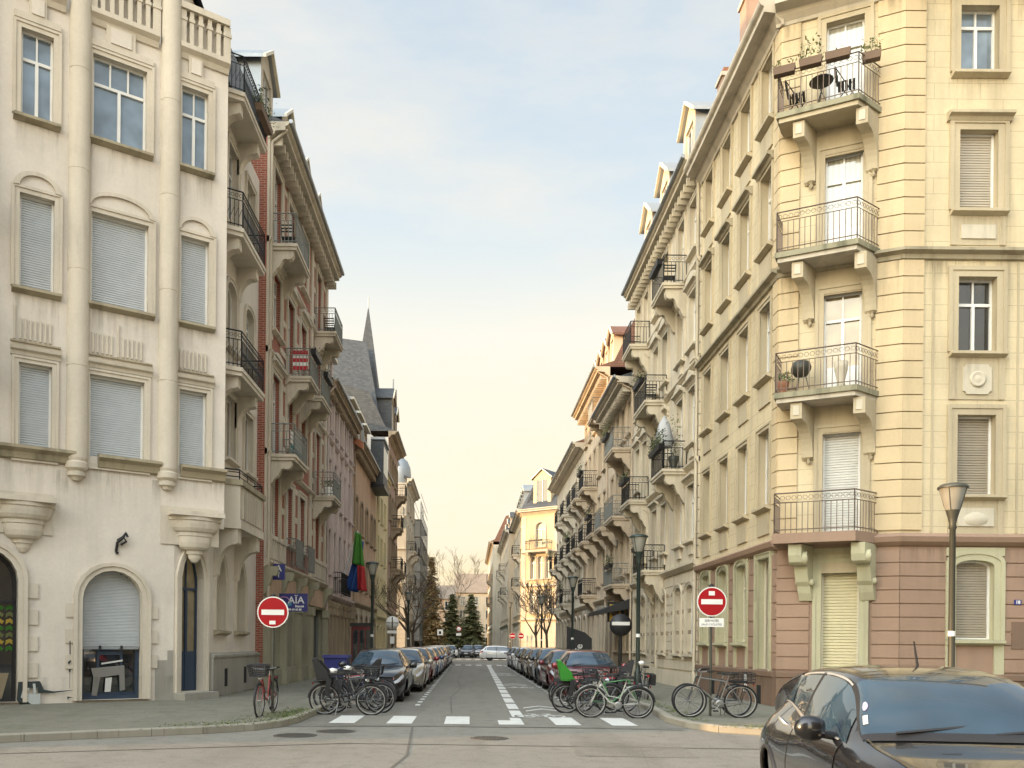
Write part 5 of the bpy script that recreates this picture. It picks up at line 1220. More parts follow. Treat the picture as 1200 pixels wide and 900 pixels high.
# ================================================================== cars
def interp(keys, s):
    if s <= keys[0][0]: return keys[0][1]
    if s >= keys[-1][0]: return keys[-1][1]
    for i in range(len(keys)-1):
        if s <= keys[i+1][0]:
            x0, y0 = keys[i]; x1, y1 = keys[i+1]; t = (s-x0)/(x1-x0)
            m0 = (y1-keys[i-1][1])/(x1-keys[i-1][0]) if i > 0 else (y1-y0)/(x1-x0)
            m1 = (keys[i+2][1]-y0)/(keys[i+2][0]-x0) if i+2 < len(keys) else (y1-y0)/(x1-x0)
            d = x1-x0; t2, t3 = t*t, t*t*t
            return (2*t3-3*t2+1)*y0+(t3-2*t2+t)*m0*d+(-2*t3+3*t2)*y1+(t3-t2)*m1*d
class CarShape:
    def __init__(c, kind='hatch'):
        c.kind = kind
        if kind == 'crossover':
            c.L = 4.28; c.cowl, c.rf = 1.18, 1.92; c.rr, c.tail = 3.35, 4.05
            c.zc = [(0, .66), (.05, .76), (.2, .87), (.6, .96), (1.18, 1.04), (1.5, 1.24), (1.92, 1.445), (2.3, 1.50), (2.8, 1.505), (3.35, 1.46), (3.75, 1.33), (4.05, 1.06), (4.2, .92), (4.28, .75)]
            c.zb = [(0, .62), (.2, .76), (.6, .87), (1.18, .955), (2.0, .99), (2.7, 1.03), (3.2, 1.08), (3.6, 1.12), (3.9, 1.04), (4.2, .84), (4.28, .72)]
            c.wr = .58; c.R = .335; c.ax = (.80, 3.37); c.H = 1.5
        elif kind == 'estate':
            c.L = 4.55; c.cowl, c.rf = 1.2, 1.95; c.rr, c.tail = 3.95, 4.4
            c.zc = [(0, .6), (.05, .7), (.2, .8), (.6, .88), (1.2, .96), (1.55, 1.18), (1.95, 1.38), (2.4, 1.45), (3.2, 1.46), (3.95, 1.40), (4.2, 1.25), (4.42, .98), (4.5, .9), (4.55, .72)]
            c.zb = [(0, .56), (.2, .7), (.6, .8), (1.2, .89), (2.2, .92), (3.2, .95), (4.0, .98), (4.3, .95), (4.5, .85), (4.55, .7)]
            c.wr = .58; c.R = .315; c.ax = (.84, 3.6); c.H = 1.46
        elif kind == 'mini':
            c.L = 3.7; c.cowl, c.rf = .95, 1.6; c.rr, c.tail = 3.1, 3.5
            c.zc = [(0, .62), (.05, .74), (.2, .86), (.5, .94), (.95, 1.02), (1.25, 1.24), (1.6, 1.43), (2.0, 1.48), (2.6, 1.48), (3.1, 1.43), (3.35, 1.28), (3.55, .98), (3.65, .88), (3.7, .72)]
            c.zb = [(0, .6), (.2, .74), (.5, .85), (.95, .92), (1.8, .94), (2.8, .98), (3.2, 1.), (3.5, .93), (3.65, .8), (3.7, .7)]
            c.wr = .57; c.R = .30; c.ax = (.66, 3.05); c.H = 1.48
        else:
            c.L = 4.15; c.cowl, c.rf = 1.08, 1.82; c.rr, c.tail = 3.35, 3.9
            c.zc = [(0, .6), (.05, .7), (.2, .81), (.6, .9), (1.08, .98), (1.42, 1.2), (1.82, 1.41), (2.2, 1.465), (2.8, 1.46), (3.35, 1.40), (3.65, 1.25), (3.92, .98), (4.05, .9), (4.15, .72)]
            c.zb = [(0, .57), (.2, .71), (.6, .82), (1.08, .91), (2.0, .93), (3.0, .98), (3.5, 1.02), (3.85, .97), (4.07, .84), (4.15, .7)]
            c.wr = .58; c.R = .31; c.ax = (.78, 3.3); c.H = 1.46
        L = c.L
        c.wb = [(0, .60), (.06, .70), (.2, .79), (.5, .855), (1.0, .88), (L*.5, .89), (L-.9, .885), (L-.35, .84), (L-.12, .76), (L, .64)]
        c.zs = [(0, .30), (.3, .22), (1., .2), (L-1, .2), (L-.3, .24), (L, .34)]
    def sec(c, s):
        zb, zc, wb, zs = interp(c.zb, s), interp(c.zc, s), interp(c.wb, s), interp(c.zs, s); zc = max(zc, zb+.02)
        # cabin-ness
        def sm(a, b, x): t = min(1, max(0, (x-a)/(b-a))); return t*t*(3-2*t)
        k = sm(c.cowl-.05, c.rf+.05, s)*(1-sm(c.rr-.05, c.tail+.05, s))
        hood_w = wb-.13; wr = hood_w*(1-k)+c.wr*k; zr = (zb+(zc-zb)*.72)*(1-k)+(zc-.075)*k
        zr = max(zr, zb+.006)
        zm = zs+(zb-zs)*.55
        ins = .04 if c.kind != 'crossover' else .06+.15*sm(2.0, 3.5, s)
        P = [(wb-.09, zs), (wb-.02, zs+.1), (wb+.015, zm-.08), (wb+.012, zm+.08), (wb-.004-(ins-.04)*.25, zb-.07-(ins-.04)*.55), (wb-ins, zb)]
        P2 = [(wb-ins-.005, zb), (wr+(wb-ins-.005-wr)*.5+.012*k, zb+(zr-zb)*.52), (wr, zr)]
        P3 = [(wr, zr), (wr*.93, zr+(zc-zr)*.42), (wr*.62, zr+(zc-zr)*.83), (wr*.3, zr+(zc-zr)*.97), (0, zc)]
        return P, P2, P3
    def pt(c, s, v, off=0., side=1):
        """v 0..3 lower side, 3..4 glasshouse side, 4..6 top up to the centre line"""
        P, P2, P3 = c.sec(s)
        def ev(A, t):
            t = min(max(t, 0), 1)*(len(A)-1); i = min(int(t), len(A)-2); f = t-i
            def g(k): return A[min(max(k, 0), len(A)-1)]
            out = []
            for d in (0, 1):
                p0, p1, p2, p3 = g(i-1)[d], g(i)[d], g(i+1)[d], g(i+2)[d]
                out.append(.5*((2*p1)+(-p0+p2)*f+(2*p0-5*p1+4*p2-p3)*f*f+(-p0+3*p1-3*p2+p3)*f**3))
            return out
        def raw(vv):
            if vv <= 3: return ev(P, vv/3)
            if vv <= 4: return ev(P2, vv-3)
            return ev(P3, (vv-4)/2)
        w, z = raw(v)
        y = s-c.L/2
        # nose and tail plan curvature: pull centre forward
        bow = .10*(1-(w/.9)**2)
        if s < .9: y -= bow*(1-s/.9)
        e = c.L-s
        if e < .6: y += bow*.7*(1-e/.6)
        if c.cowl-.3 < s < c.rf+.4 and v > 4:      # windscreen bows forward
            y -= .13*(1-(w/.75)**2)*(1-abs((s-(c.cowl+c.rf)/2)/1.0))*.9
        if off:
            d = .01; lo, hi = max(0, v-d), min(6, v+d); a, b = raw(lo), raw(hi); tx, tz = b[0]-a[0], b[1]-a[1]; L_ = sqrt(tx*tx+tz*tz) or 1
            if v < 3.001 and v > 2.98: pass
            w += tz/L_*off; z += -tx/L_*off
            y += -off*.6 if (s < .35 or (c.cowl-.1 < s < c.rf and v > 4)) else (off*.6 if c.L-s < .5 or (s > c.rr and v > 4) else 0)
        return (side*w, y, z)
def patch(mb, c, mat, s0, s1, v0, v1, off=0, ns=8, nv=6, side=1, smooth=True, shear=0, tp=None):
    vs = []
    for i in range(ns+1):
        for j in range(nv+1):
            f = j/nv; a = s0+(s1-s0)*i/ns; v = v0+(v1-v0)*f
            if tp: a = tp(i/ns, f)
            vs.append(c.pt(a+shear*f, v, off, side))
    fs = [(i*(nv+1)+j, (i+1)*(nv+1)+j, (i+1)*(nv+1)+j+1, i*(nv+1)+j+1) for i in range(ns) for j in range(nv)]
    mb.add(vs, fs, mat, smooth)
def build_car(kind, paint, label, group=None, detail=1, roof=None, plate=True, sunroof=False):
    c = CarShape(kind); L = c.L; root = thing('parked_car', label, 'car', (0, 0, 0), group)
    m = MB(); ns = 60; vv = [3*j/11 for j in range(12)]+[3+j/4 for j in range(1, 5)]+[4+2*j/8 for j in range(1, 9)]
    nv = len(vv)
    for side in (1, -1):
        vs = []
        for i in range(ns+1):
            s = L*(i/ns)
            for v in vv:
                x, y, z = c.pt(s, v, 0, side)
                if v < 3:
                    for a in c.ax:
                        d = sqrt((s-a)**2+(z-c.R)**2); RR = c.R+.045
                        if abs(d-RR) < .05 and d > 1e-3 and v < 2.8: k = RR/d; y += (s-a)*(k-1); z = c.R+(z-c.R)*k
                vs.append((x, y, z))
        fs = []
        for i in range(ns):
            for j in range(nv-1):
                s = L*(i+.5)/ns; idx = [i*nv+j, (i+1)*nv+j, (i+1)*nv+j+1, i*nv+j+1]
                zc_ = sum(vs[k][2] for k in idx)/4; yc_ = sum(vs[k][1] for k in idx)/4+L/2
                if vv[j] < 3 and any(sqrt((yc_-a)**2+(zc_-c.R)**2) < c.R+.02 for a in c.ax): continue
                fs.append(tuple(idx) if side > 0 else tuple(idx[::-1]))
        top = fs if roof is None else [f for f in fs if not (f and (min(f) % nv) >= 15 and c.rf-.1 < L*((min(f)//nv)+.5)/ns < c.rr+.1)]
        m.add(vs, top, paint, True)
        if roof: m.add(vs, [f for f in fs if f not in top], roof, True)
    for s in (0, L):    # closing caps
        A = [c.pt(s, v, 0, 1) for v in vv]; B = [c.pt(s, v, 0, -1) for v in vv][::-1][1:]
        ring_ = A+B; m.add(ring_, [tuple(range(len(ring_)))], paint)
    body = m.build('body', root)
    # underside + inner arches
    m = MB(); m.box('black_plastic', -.74, .74, -L/2+.15, L/2-.15, .18, .30)
    for a in c.ax: m.box('dark_gap', -.80, .80, a-L/2-c.R-.04, a-L/2+c.R+.04, .22, c.R*2+.06)
    m.build('underbody', root)
    # cladding: sills and arches
    m = MB()
    for side in (1, -1):
        for a in c.ax:
            pts = []
            for k in range(-1, 14):
                an = pi*k/12; rr = c.R+.05; s = a+rr*cos(an); z = c.R+rr*sin(an)
                P = min([(abs(c.pt(s, v, 0, side)[2]-z), v) for v in [x*.1 for x in range(0, 31)]])[1]
                x = c.pt(s, P, 0, side)[0]; pts.append((x+side*.004, s-L/2, z))
            m.tube('black_plastic' if kind in ('crossover',) else paint, pts, .022 if kind == 'crossover' else .014, 5)
        patch(m, c, 'black_plastic', c.ax[0]+c.R+.06, c.ax[1]-c.R-.06, .02, .55, .006, 10, 2, side)
    m.build('sill_trim', root)
    # glass
    def A_(f, g):  # windscreen edges lean
        return c.cowl+.03+(c.rf-c.cowl-.05)*f
    m = MB()
    for side in (1, -1): patch(m, c, 'car_glass', c.cowl+.06, c.rf-.02, 4.03, 6, .006, 12, 10, side)
    m.build('windscreen', root)
    m = MB()
    for side in (1, -1): patch(m, c, 'black_plastic', c.cowl-.05, c.cowl+.07, 4.1, 6, .008, 3, 8, side); patch(m, c, 'black_plastic', c.cowl+.0, c.rf+.03, 3.90, 4.03, .007, 12, 1, side)
    for s_, e_ in ((-.55, -.02), (.08, .62)): 
        m.tube('black_plastic', [(s_, c.cowl-L/2-.02, interp(c.zc, c.cowl)+.03), (e_, c.cowl+.13-L/2-.07, interp(c.zc, c.cowl+.1)+.03)], .012, 4)
    m.build('wiper', root)
    m = MB()
    for side in (1, -1): patch(m, c, 'car_glass', c.rr+.06, c.tail-.1, 4.12, 6, .006, 8, 8, side)
    m.build('rear_window', root)
    mid = (c.rf+c.rr)/2+.02
    for side in (1, -1):
        for nm, a, b, q in (('side_window', c.cowl+.42, mid-.03, 1), ('side_window', mid+.03, c.rr-.02, 2), ('quarter_window', c.rr+.02, c.rr+.25, 3)):
            m = MB(); sh_ = .28 if q == 1 else (-.02 if q == 2 else -.12)
            def tp(f, g, a=a, b=b, q=q):
                if q == 1: return (a-.26+.16*g)+((b)-(a-.26+.16*g))*f
                if q == 3: return a-.06*g+((b-.22*g)-(a-.06*g))*f
                return a+((b-.04*g)-a)*f
            patch(m, c, 'car_glass', a, b, 3.10, 3.90, .006, 8, 5, side, tp=tp)
            if detail > 1: 
                patch(m, c, 'bright_trim', a-.12, b+.03, 3.0, 3.12, .012, 8, 1, side); patch(m, c, 'bright_trim', a+.30 if q == 1 else a-.03, b-.05 if q < 3 else b-.22, 3.93, 3.985, .012, 8, 1, side)
            m.build(nm, root)
        m = MB(); patch(m, c, 'black_plastic', mid-.035, mid+.035, 3.06, 3.93, .007, 1, 5, side); m.build('pillar_trim', root)
    # doors
    for side in (1, -1):
        for a, b in ((c.cowl+.22, mid-.005), (mid+.005, c.rr-.02)):
            m = MB(); patch(m, c, paint, a, b, .62, 3.0, .004, 10, 10, side)
            for q in (a, b): patch(m, c, 'dark_gap', q-.005, q+.005, .62, 3.0, .0055, 1, 10, side)
            patch(m, c, 'dark_gap', a, b, .60, .64, .0055, 6, 1, side)
            d = m.build('door', root)
            m = MB(); h0 = c.pt(b-.28, 2.55, .03, side); h1 = c.pt(b-.1, 2.57, .03, side); hm = c.pt(b-.19, 2.56, .045, side)
            m.tube('bright_trim' if detail > 1 else paint, [c.pt(b-.29, 2.55, .0, side), h0, hm, h1, c.pt(b-.09, 2.57, .0, side)], .014, 5); m.build('handle', d)
        # mirror
        m = MB(); b0 = c.pt(c.cowl+.42, 3.12, 0, side)
        m.tube('black_plastic', [b0, (b0[0]+side*.12, b0[1]-.03, b0[2]+.02)], .03, 6)
        cx, cy, cz = b0[0]+side*.20, b0[1]-.05, b0[2]+.06
        m.lathe(paint if detail < 2 else 'paint_black', [(.0, -.11), (.05, -.095), (.083, -.05), (.092, 0), (.085, .06), (.06, .1), (0, .11)], 14, c=(cx, cy, cz), sc=(.78, 1.05), axis='x')
        m.box('chrome', cx-.085, cx+.085, cy+.062, cy+.07, cz-.05, cz+.055); m.build('mirror', root)
    # lights, grille, bumper, plate
    for side in (1, -1):
        m = MB(); patch(m, c, 'headlight', .02, .42, 2.35, 3.0, .007, 8, 4, side); patch(m, c, 'black_plastic', .02, .44, 2.26, 2.36, .008, 8, 1, side); m.build('headlight', root)
        m = MB(); patch(m, c, 'tail_red', L-.32, L-.01, 2.2, 3.0, .007, 6, 4, side); m.build('tail_light', root)
    m = MB(); yf = -L/2-.012
    def fx(x): return -L/2-.10*(1-(x/.9)**2)*1.0
    n = 10
    for z0, z1, mt, ww, o in ((.56, .70, 'black_plastic', .5, .012), (.28, .45, 'black_plastic', .56, .012), (.62, .64, 'chrome', .48, .02)):
        for i in range(n):
            a, b = -ww+2*ww*i/n, -ww+2*ww*(i+1)/n
            m.add([(a, fx(a)*1-o, z0), (b, fx(b)-o, z0), (b, fx(b)-o, z1), (a, fx(a)-o, z1)], [(0, 1, 2, 3)], mt)
    m.lathe('chrome', [(.055, 0), (.05, .012), (.001, .012)], 14, T=lambda a, b, d: (a, fx(0)-.02-b, .645+d), axis='y')
    m.build('grille', root)
    if plate:
        m = MB(); m.box('sign_white', -.26, .26, fx(0)-.035, fx(0)-.02, .46, .565); 
        for s_ in (-1, 1): m.box('sign_blue', s_*.24-.02, s_*.24+.02, fx(0)-.037, fx(0)-.034, .462, .563)
        m.build('number_plate', root)
        m = MB(); m.box('sign_white', -.26, .26, L/2+.07, L/2+.085, .55, .66); m.build('number_plate', root)
    if detail > 1:
        m = MB(); m.tube('black_rubber', [(0.05, .25, c.H-.0), (.05, .33, c.H+.2)], [.012, .007], 6); m.build('antenna', root)
        m = MB()
        for side in (1, -1): patch(m, c, paint, .25, c.cowl-.02, 4.25, 4.34, .012, 10, 1, side)
        m.build('bonnet_crease', root)
        m = MB(); patch(m, c, 'sign_white', c.cowl+.17, c.cowl+.26, 4.36, 4.50, .010, 2, 2, -1); m.build('sticker', root)
        m = MB()
        for i in range(14):
            pass
        cs, cv, rs_, rv = c.cowl+.37, 4.43, .055, .085
        vs = [c.pt(cs, cv, .010, -1)]+[c.pt(cs+rs_*cos(2*pi*i/14), cv+rv*sin(2*pi*i/14), .010, -1) for i in range(14)]
        m.add(vs, [(0, i+1, (i+1) % 14+1) for i in range(14)], 'lilac'); m.build('sticker', root)
        # seats dimly seen: dark glass keeps them out of sight
    # wheels
    for a in c.ax:
        for side in (1, -1):
            m = MB(); r = c.R; x0 = side*.70; cc = (x0, a-L/2, r); sg = side
            m.lathe('black_rubber', [(r*.66, -.09*sg), (r*.93, -.10*sg), (r, -.07*sg), (r, .07*sg), (r*.93, .105*sg), (r*.66, .10*sg)], 28, c=cc, axis='x')
            wh = m.build('wheel', root)
            m = MB(); m.lathe('rim_silver', [(r*.67, .095*sg), (r*.62, .10*sg), (r*.6, .05*sg), (r*.6, -.05*sg)], 28, c=cc, axis='x'); m.lathe('dark_gap', [(r*.6, .0), (.001, .0)], 20, c=cc, axis='x')
            for k in range(5):
                an = 2*pi*k/5+.3
                for q in (-.16, .16):
                    m.tube('rim_silver', [(x0+.085*sg, cc[1]+.05*cos(an), r+.05*sin(an)), (x0+.09*sg, cc[1]+r*.62*cos(an+q), r+r*.62*sin(an+q))], .016, 4)
            m.lathe('rim_silver', [(.06, .06*sg), (.055, .10*sg), (.001, .105*sg)], 12, c=cc, axis='x'); m.build('rim', wh)
    return root, c
plain('lilac', (.42, .38, .60), .5)
glassmat('car_glass', (.03, .055, .08), .02)  # blue in the base stands in for sky reflected by the glass
MATS['car_glass'].node_tree.nodes  # keep

# near car
near, cs_ = build_car('crossover', 'paint_anthracite', 'glossy anthracite crossover car with lilac and white windscreen stickers close to the viewer', None, 2, plate=True)
fw = mathutils.Vector((-.12, -.993)); rzn = atan2(-.12, .993)     # forward is local -Y
def put_car(o, x, y, rz, z=0.): o.location = (x, y, z); o.rotation_euler = (0, 0, rz)
near_rz = -.12
# left front cowl corner sits at (2.68, 5.8): local (-.75, cowl - L/2)
lx, ly = -.74, cs_.cowl-cs_.L/2
put_car(near, 2.70-(cos(near_rz)*lx-sin(near_rz)*ly), 5.80-(sin(near_rz)*lx+cos(near_rz)*ly), near_rz)
# rows of parked cars
GL, GR = 'cars parked along the left kerb', 'cars parked along the right kerb'
protos = {}
def row_car(kind, paint, x, y, rz, label, group, roof=None):
    key = (kind, paint, roof)
    if key not in protos:
        o, c = build_car(kind, paint, label, group, 1, roof); protos[key] = o; o['_used'] = 0
        del o['_used']; first = o
    else: first = copy_tree(protos[key])
    first['label'] = label; first['group'] = group
    put_car(first, x, y, rz, .004); return first
L_ = [('hatch', 'paint_black', 'dark blue glassed black hatchback behind the pile of bicycles, first of the left row', None),
      ('hatch', 'paint_beige', 'second car of the left row, beige hatchback with long wing mirror', None), ('mini', 'paint_red', 'red small car third in the left parked row', None),
      ('estate', 'paint_blue', 'dark blue estate car fourth in the left row', None), ('hatch', 'paint_silver', 'silver hatchback fifth in the left row', None), ('hatch', 'paint_maroon', 'maroon hatchback sixth in the left row', None),
      ('crossover', 'paint_grey', 'grey crossover seventh in the left row', None), ('estate', 'paint_white', 'white estate car eighth in the left row', None), ('mini', 'paint_silver', 'small silver car ninth in the left row', None), ('hatch', 'paint_black', 'black hatchback last of the left row, by the crossing', None)]
y = 25.3
rr = random.Random(12)
for i, (k, p, lb, rf) in enumerate(L_):
    row_car(k, p, -2.42+(.10*min(i, 4))*.4-(.22 if i == 0 else 0), y, radians(rr.uniform(-1, 1)), lb, GL); y += 4.75+rr.uniform(0, .35)
R_ = [('mini', 'paint_red', 'small red car behind the green child seat, first of the right row', None), ('hatch', 'paint_maroon', 'maroon hatchback second in the right row', None), ('crossover', 'paint_black', 'black crossover third in the right row', None),
      ('hatch', 'paint_brown', 'brown hatchback fourth in the right row', None), ('estate', 'paint_black', 'black estate car fifth in the right row', None), ('hatch', 'paint_white', 'white hatchback sixth in the right row', None), ('estate', 'paint_grey', 'grey estate car seventh in the right row', None),
      ('hatch', 'paint_silver', 'silver hatchback eighth in the right row', None)]
UNUSED = [('hatch', 'paint_grey', 'grey hatchback last of the right row, by the crossing', None)]
y = 25.6
for i, (k, p, lb, rf) in enumerate(R_):
    row_car(k, p, 3.55, y, radians(rr.uniform(-1, 1)), lb, GR); y += 4.7+rr.uniform(0, .35)
wc = row_car('estate', 'paint_white', 5.1, 83.5, radians(90), 'white estate car driving across the far crossing', 'cars at the far crossing')
wc.name = 'crossing_car'; put_car(wc, 3.3, 82.6, radians(90), .0)
for x, yy, k, p, lb in ((-1.6, 97, 'estate', 'paint_white', 'pale estate car parked past the far crossing, left of the others'), (.5, 99, 'hatch', 'paint_grey', 'grey car parked past the far crossing'), (1.6, 100, 'mini', 'paint_silver', 'small silver car just left of the white crossing car')):
    row_car(k, p, x-.6, yy, radians(rr.uniform(-8, 8)), lb, 'cars at the far crossing')
# ================================================================== bicycles
def build_bike(label, group, fc, style='city', extras=(), tyre='black_rubber', fender=None, rimc='steel'):
    t = thing('bicycle', label, 'bicycle', (0, 0, 0), group); r = .34; a, f = -.52, .54
    for cx, nm in ((a, 'wheel'), (f, 'wheel')):
        m = MB(); m.tube(tyre, [(cx+r*cos(2*pi*k/32), 0, r+r*sin(2*pi*k/32)) for k in range(32)], .020, 6, closed=True)
        wh = m.build('wheel', t)
        m = MB(); m.tube(rimc, [(cx+(r-.03)*cos(2*pi*k/32), 0, r+(r-.03)*sin(2*pi*k/32)) for k in range(32)], .010, 5, closed=True)
        for k in range(18):
            an = 2*pi*k/18; sd_ = .025*(-1)**k; m.tube('black_iron' if k % 3 else 'steel', [(cx+.02*cos(an+1.2), sd_, r+.02*sin(an+1.2)), (cx+(r-.035)*cos(an), 0, r+(r-.035)*sin(an))], .0018, 3)
        m.lathe('steel', [(.02, -.045), (.028, -.03), (.02, 0), (.028, .03), (.02, .045)], 8, c=(cx, 0, r), axis='y'); m.build('rim', wh)
        if fender:
            m = MB(); m.tube(fender, [(cx+(r+.03)*cos(radians(an)), 0, r+(r+.03)*sin(radians(an))) for an in (range(20, 175, 14) if cx < 0 else range(-5, 150, 14))], .022, 5); m.build('mudguard', t)
    bb = (-.07, 0, .29); st = (-.235, 0, .80); hd0 = (.40, 0, .66); hd1 = (.345, 0, .84)
    m = MB()
    m.tube(fc, [bb, st], .016, 7); m.tube(fc, [hd0, hd1], .020, 7)
    if style == 'step': m.tube(fc, [bb, (.12, 0, .36), hd0], .022, 7); m.tube(fc, [(-.12, 0, .45), (.15, 0, .50), hd1], .014, 7)
    else: m.tube(fc, [bb, hd0], .019, 7); m.tube(fc, [(-.22, 0, .76), hd1], .016, 7)
    for s in (-1, 1): m.tube(fc, [bb, (a, s*.05, r)], .010, 5); m.tube(fc, [(-.22, 0, .74), (a, s*.05, r)], .008, 5)
    m.build('frame', t)
    m = MB(); m.tube(fc, [hd0, (.43, 0, .60)], .018, 6)
    for s in (-1, 1): m.tube(fc, [(.43, s*.045, .62), (.46, s*.05, .5), (f, s*.045, r)], .010, 6)
    m.build('fork', t)
    m = MB(); m.tube('steel', [hd1, (.325, 0, .93), (.35, 0, .96)], .013, 6)
    if style == 'race': pts = [(.34, -.3, .93), (.36, -.1, .96), (.36, .1, .96), (.34, .3, .93)]
    else: pts = [(.14, -.30, 1.0), (.27, -.27, 1.0), (.36, -.1, .97), (.36, .1, .97), (.27, .27, 1.0), (.14, .30, 1.0)]
    m.tube('steel', pts, .012, 6); m.tube('black_rubber', pts[:2], .018, 6); m.tube('black_rubber', pts[-2:], .018, 6); m.build('handlebar', t)
    m = MB(); m.tube('steel', [st, (-.255, 0, .90)], .012, 6)
    m.profz('saddle', [(-.42, -.08), (-.42, .08), (-.32, .085), (-.2, .03), (-.12, .018), (-.12, -.018), (-.2, -.03), (-.32, -.085)], .90, .945)
    m.build('saddle', t)
    m = MB(); m.lathe('steel', [(.09, .03), (.09, .045), (.05, .045)], 18, c=(bb[0], 0, bb[2]), axis='y'); m.lathe('steel', [(.04, .02), (.04, .04)], 10, c=(a, 0, r), axis='y')
    m.tube('black_iron', [(bb[0], .04, bb[2]+.09), (a, .04, r+.04)], .006, 4); m.tube('black_iron', [(bb[0], .04, bb[2]-.09), (a, .04, r-.04)], .006, 4)
    m.tube('steel', [(bb[0], .06, bb[2]), (bb[0]+.1, .07, bb[2]-.13)], .010, 5); m.tube('steel', [(bb[0], -.06, bb[2]), (bb[0]-.1, -.07, bb[2]+.13)], .010, 5)
    m.box('black_rubber', bb[0]+.05, bb[0]+.15, .07, .15, bb[2]-.15, bb[2]-.125); m.box('black_rubber', bb[0]-.15, bb[0]-.05, -.15, -.07, bb[2]+.12, bb[2]+.145); m.build('chainset', t)
    m = MB(); m.tube('steel', [(-.2, -.03, .3), (-.24, -.2, .02)], .010, 5); m.build('kickstand', t)
    if 'rack' in extras or 'childseat' in extras or 'greenseat' in extras:
        m = MB()
        for s in (-1, 1): m.tube('black_iron', [(a, s*.06, r), (a-.08, s*.07, .74), (-.25, s*.07, .76)], .008, 5); m.tube('black_iron', [(a-.25, s*.07, .745), (-.3, s*.07, .755)], .010, 5)
        for k in range(4): m.tube('black_iron', [(a-.2+k*.12, -.07, .75), (a-.2+k*.12, .07, .75)], .007, 4)
        m.box('tail_red', a-.27, a-.25, -.03, .03, .69, .74); m.build('rack', t)
    if 'basket' in extras or 'frontcrate' in extras:
        m = MB(); z0, z1 = .86, 1.08; x0, x1, w0, w1 = .42, .70, .15, .19
        for k in range(6):
            z = z0+(z1-z0)*k/5; q = k/5; wa = w0+(w1-w0)*q; xb = x1+.03*q
            m.tube('black_iron', [(x0, -wa, z), (xb, -wa, z), (xb, wa, z), (x0, wa, z)], .006 if 0 < k < 5 else .010, 4, closed=True)
        for k in range(9):
            q = -1+2*k/8; m.tube('black_iron', [(x1, w0*q, z0), (x1+.03, w1*q, z1)], .005, 4); m.tube('black_iron', [(x0, w0*q, z0), (x0, w1*q, z1)], .005, 4)
        for k in range(6):
            q = k/5
            for s in (-1, 1): m.tube('black_iron', [(x0+(x1-x0)*q, s*w0, z0), (x0+(x1-x0+.03)*q, s*w1, z1)], .005, 4)
        m.box('black_plastic', x0, x1, -w0, w0, z0-.01, z0+.005); m.build('basket', t)
    if 'rearbasket' in extras:
        m = MB(); 
        for k in range(4):
            z = .77+k*.06; m.tube('black_iron', [(a-.25, -.16, z), (a+.2, -.16, z), (a+.2, .16, z), (a-.25, .16, z)], .008, 4, closed=True)
        for k in range(6):
            for s in (-1, 1): m.tube('black_iron', [(a-.25+k*.09, s*.16, .77), (a-.25+k*.09, s*.16, .95)], .005, 4)
        m.build('rear_basket', t)
    for key, mt in (('childseat', 'black_plastic'), ('greenseat', 'bright_green')):
        if key in extras:
            m = MB(); x = a-.02
            m.profp(mt, [(x+.18, .80), (x+.2, .86), (x-.02, .88), (x-.14, 1.28), (x-.22, 1.27), (x-.12, .80)], -.15, .15)
            for s in (-1, 1): m.profp(mt, [(x+.16, .84), (x+.12, 1.0), (x-.08, 1.22), (x-.18, 1.22), (x-.12, .84)], s*.15-.012, s*.15+.012); m.profp('black_plastic', [(x+.14, .45), (x+.22, .82), (x+.1, .84), (x+.05, .46)], s*.15-.02, s*.15+.02)
            m.build('child_seat', t)
    if 'lamp' in extras:
        m = MB(); m.lathe('headlight', [(.0, .05), (.04, .04), (.045, 0), (.02, -.05)], 10, c=(.46, 0, .80), axis='x'); m.build('headlight', t)
    if 'bag' in extras:
        m = MB(); m.profp('black_plastic', [(a-.2, .45), (a+.15, .45), (a+.2, .75), (a-.25, .75)], -.22, -.09); m.build('pannier', t)
    if 'white' in extras:
        m = MB(); m.lathe('sign_white', [(0, -.07), (.07, -.05), (.10, 0), (.09, .05), (0, .08)], 12, c=(.42, 0, .96), sc=(1.2, .9)); m.build('bell_cover', t)
    return t
plain('frame_dark', (.02, .025, .03), .3, .2, .5); plain('frame_white', (.42, .42, .38), .3, .1, .5); plain('frame_green', (.04, .20, .05), .35, .1, .5); plain('frame_red', (.28, .02, .02), .35, .1, .5); plain('frame_silver', (.24, .24, .23), .3, .6, .3); plain('rim_white', (.42, .41, .38), .4, .2)
BG1, BG2 = 'bicycles parked in a row at the left of the crossing', 'bicycles parked in a row at the right of the crossing'
def bike(x, y, rz, lean, *a, z=.006, **k):
    b = build_bike(*a, **k); b.location = (x, y, z); b.rotation_mode = 'ZXY'; b.rotation_euler = (radians(lean), 0, radians(rz)); return b
bike(-2.75, 19.35, -2, 6, 'black bicycle with child seat and pale rims, frontmost of the left row', BG1, 'frame_dark', 'step', ('childseat', 'rack', 'lamp', 'basket'), rimc='rim_white', fender='black_plastic')
bike(-2.62, 19.95, 4, -7, 'dark bicycle with white stickered frame tube, second of the left row', BG1, 'frame_dark', 'city', ('rack', 'bag', 'lamp'), fender='black_plastic')
bike(-2.85, 20.6, 182, 8, 'black bicycle facing the kerb, third of the left row', BG1, 'frame_dark', 'step', ('childseat', 'rack', 'white'))
bike(-2.75, 21.2, 3, -5, 'silver framed bicycle with rear basket, fourth of the left row', BG1, 'frame_silver', 'city', ('rack', 'rearbasket'), fender='black_plastic')
bike(-2.9, 21.75, -3, 6, 'dark red bicycle, fifth of the left row, beside the black hatchback', BG1, 'frame_red', 'city', ('rack', 'basket'), rimc='rim_white')
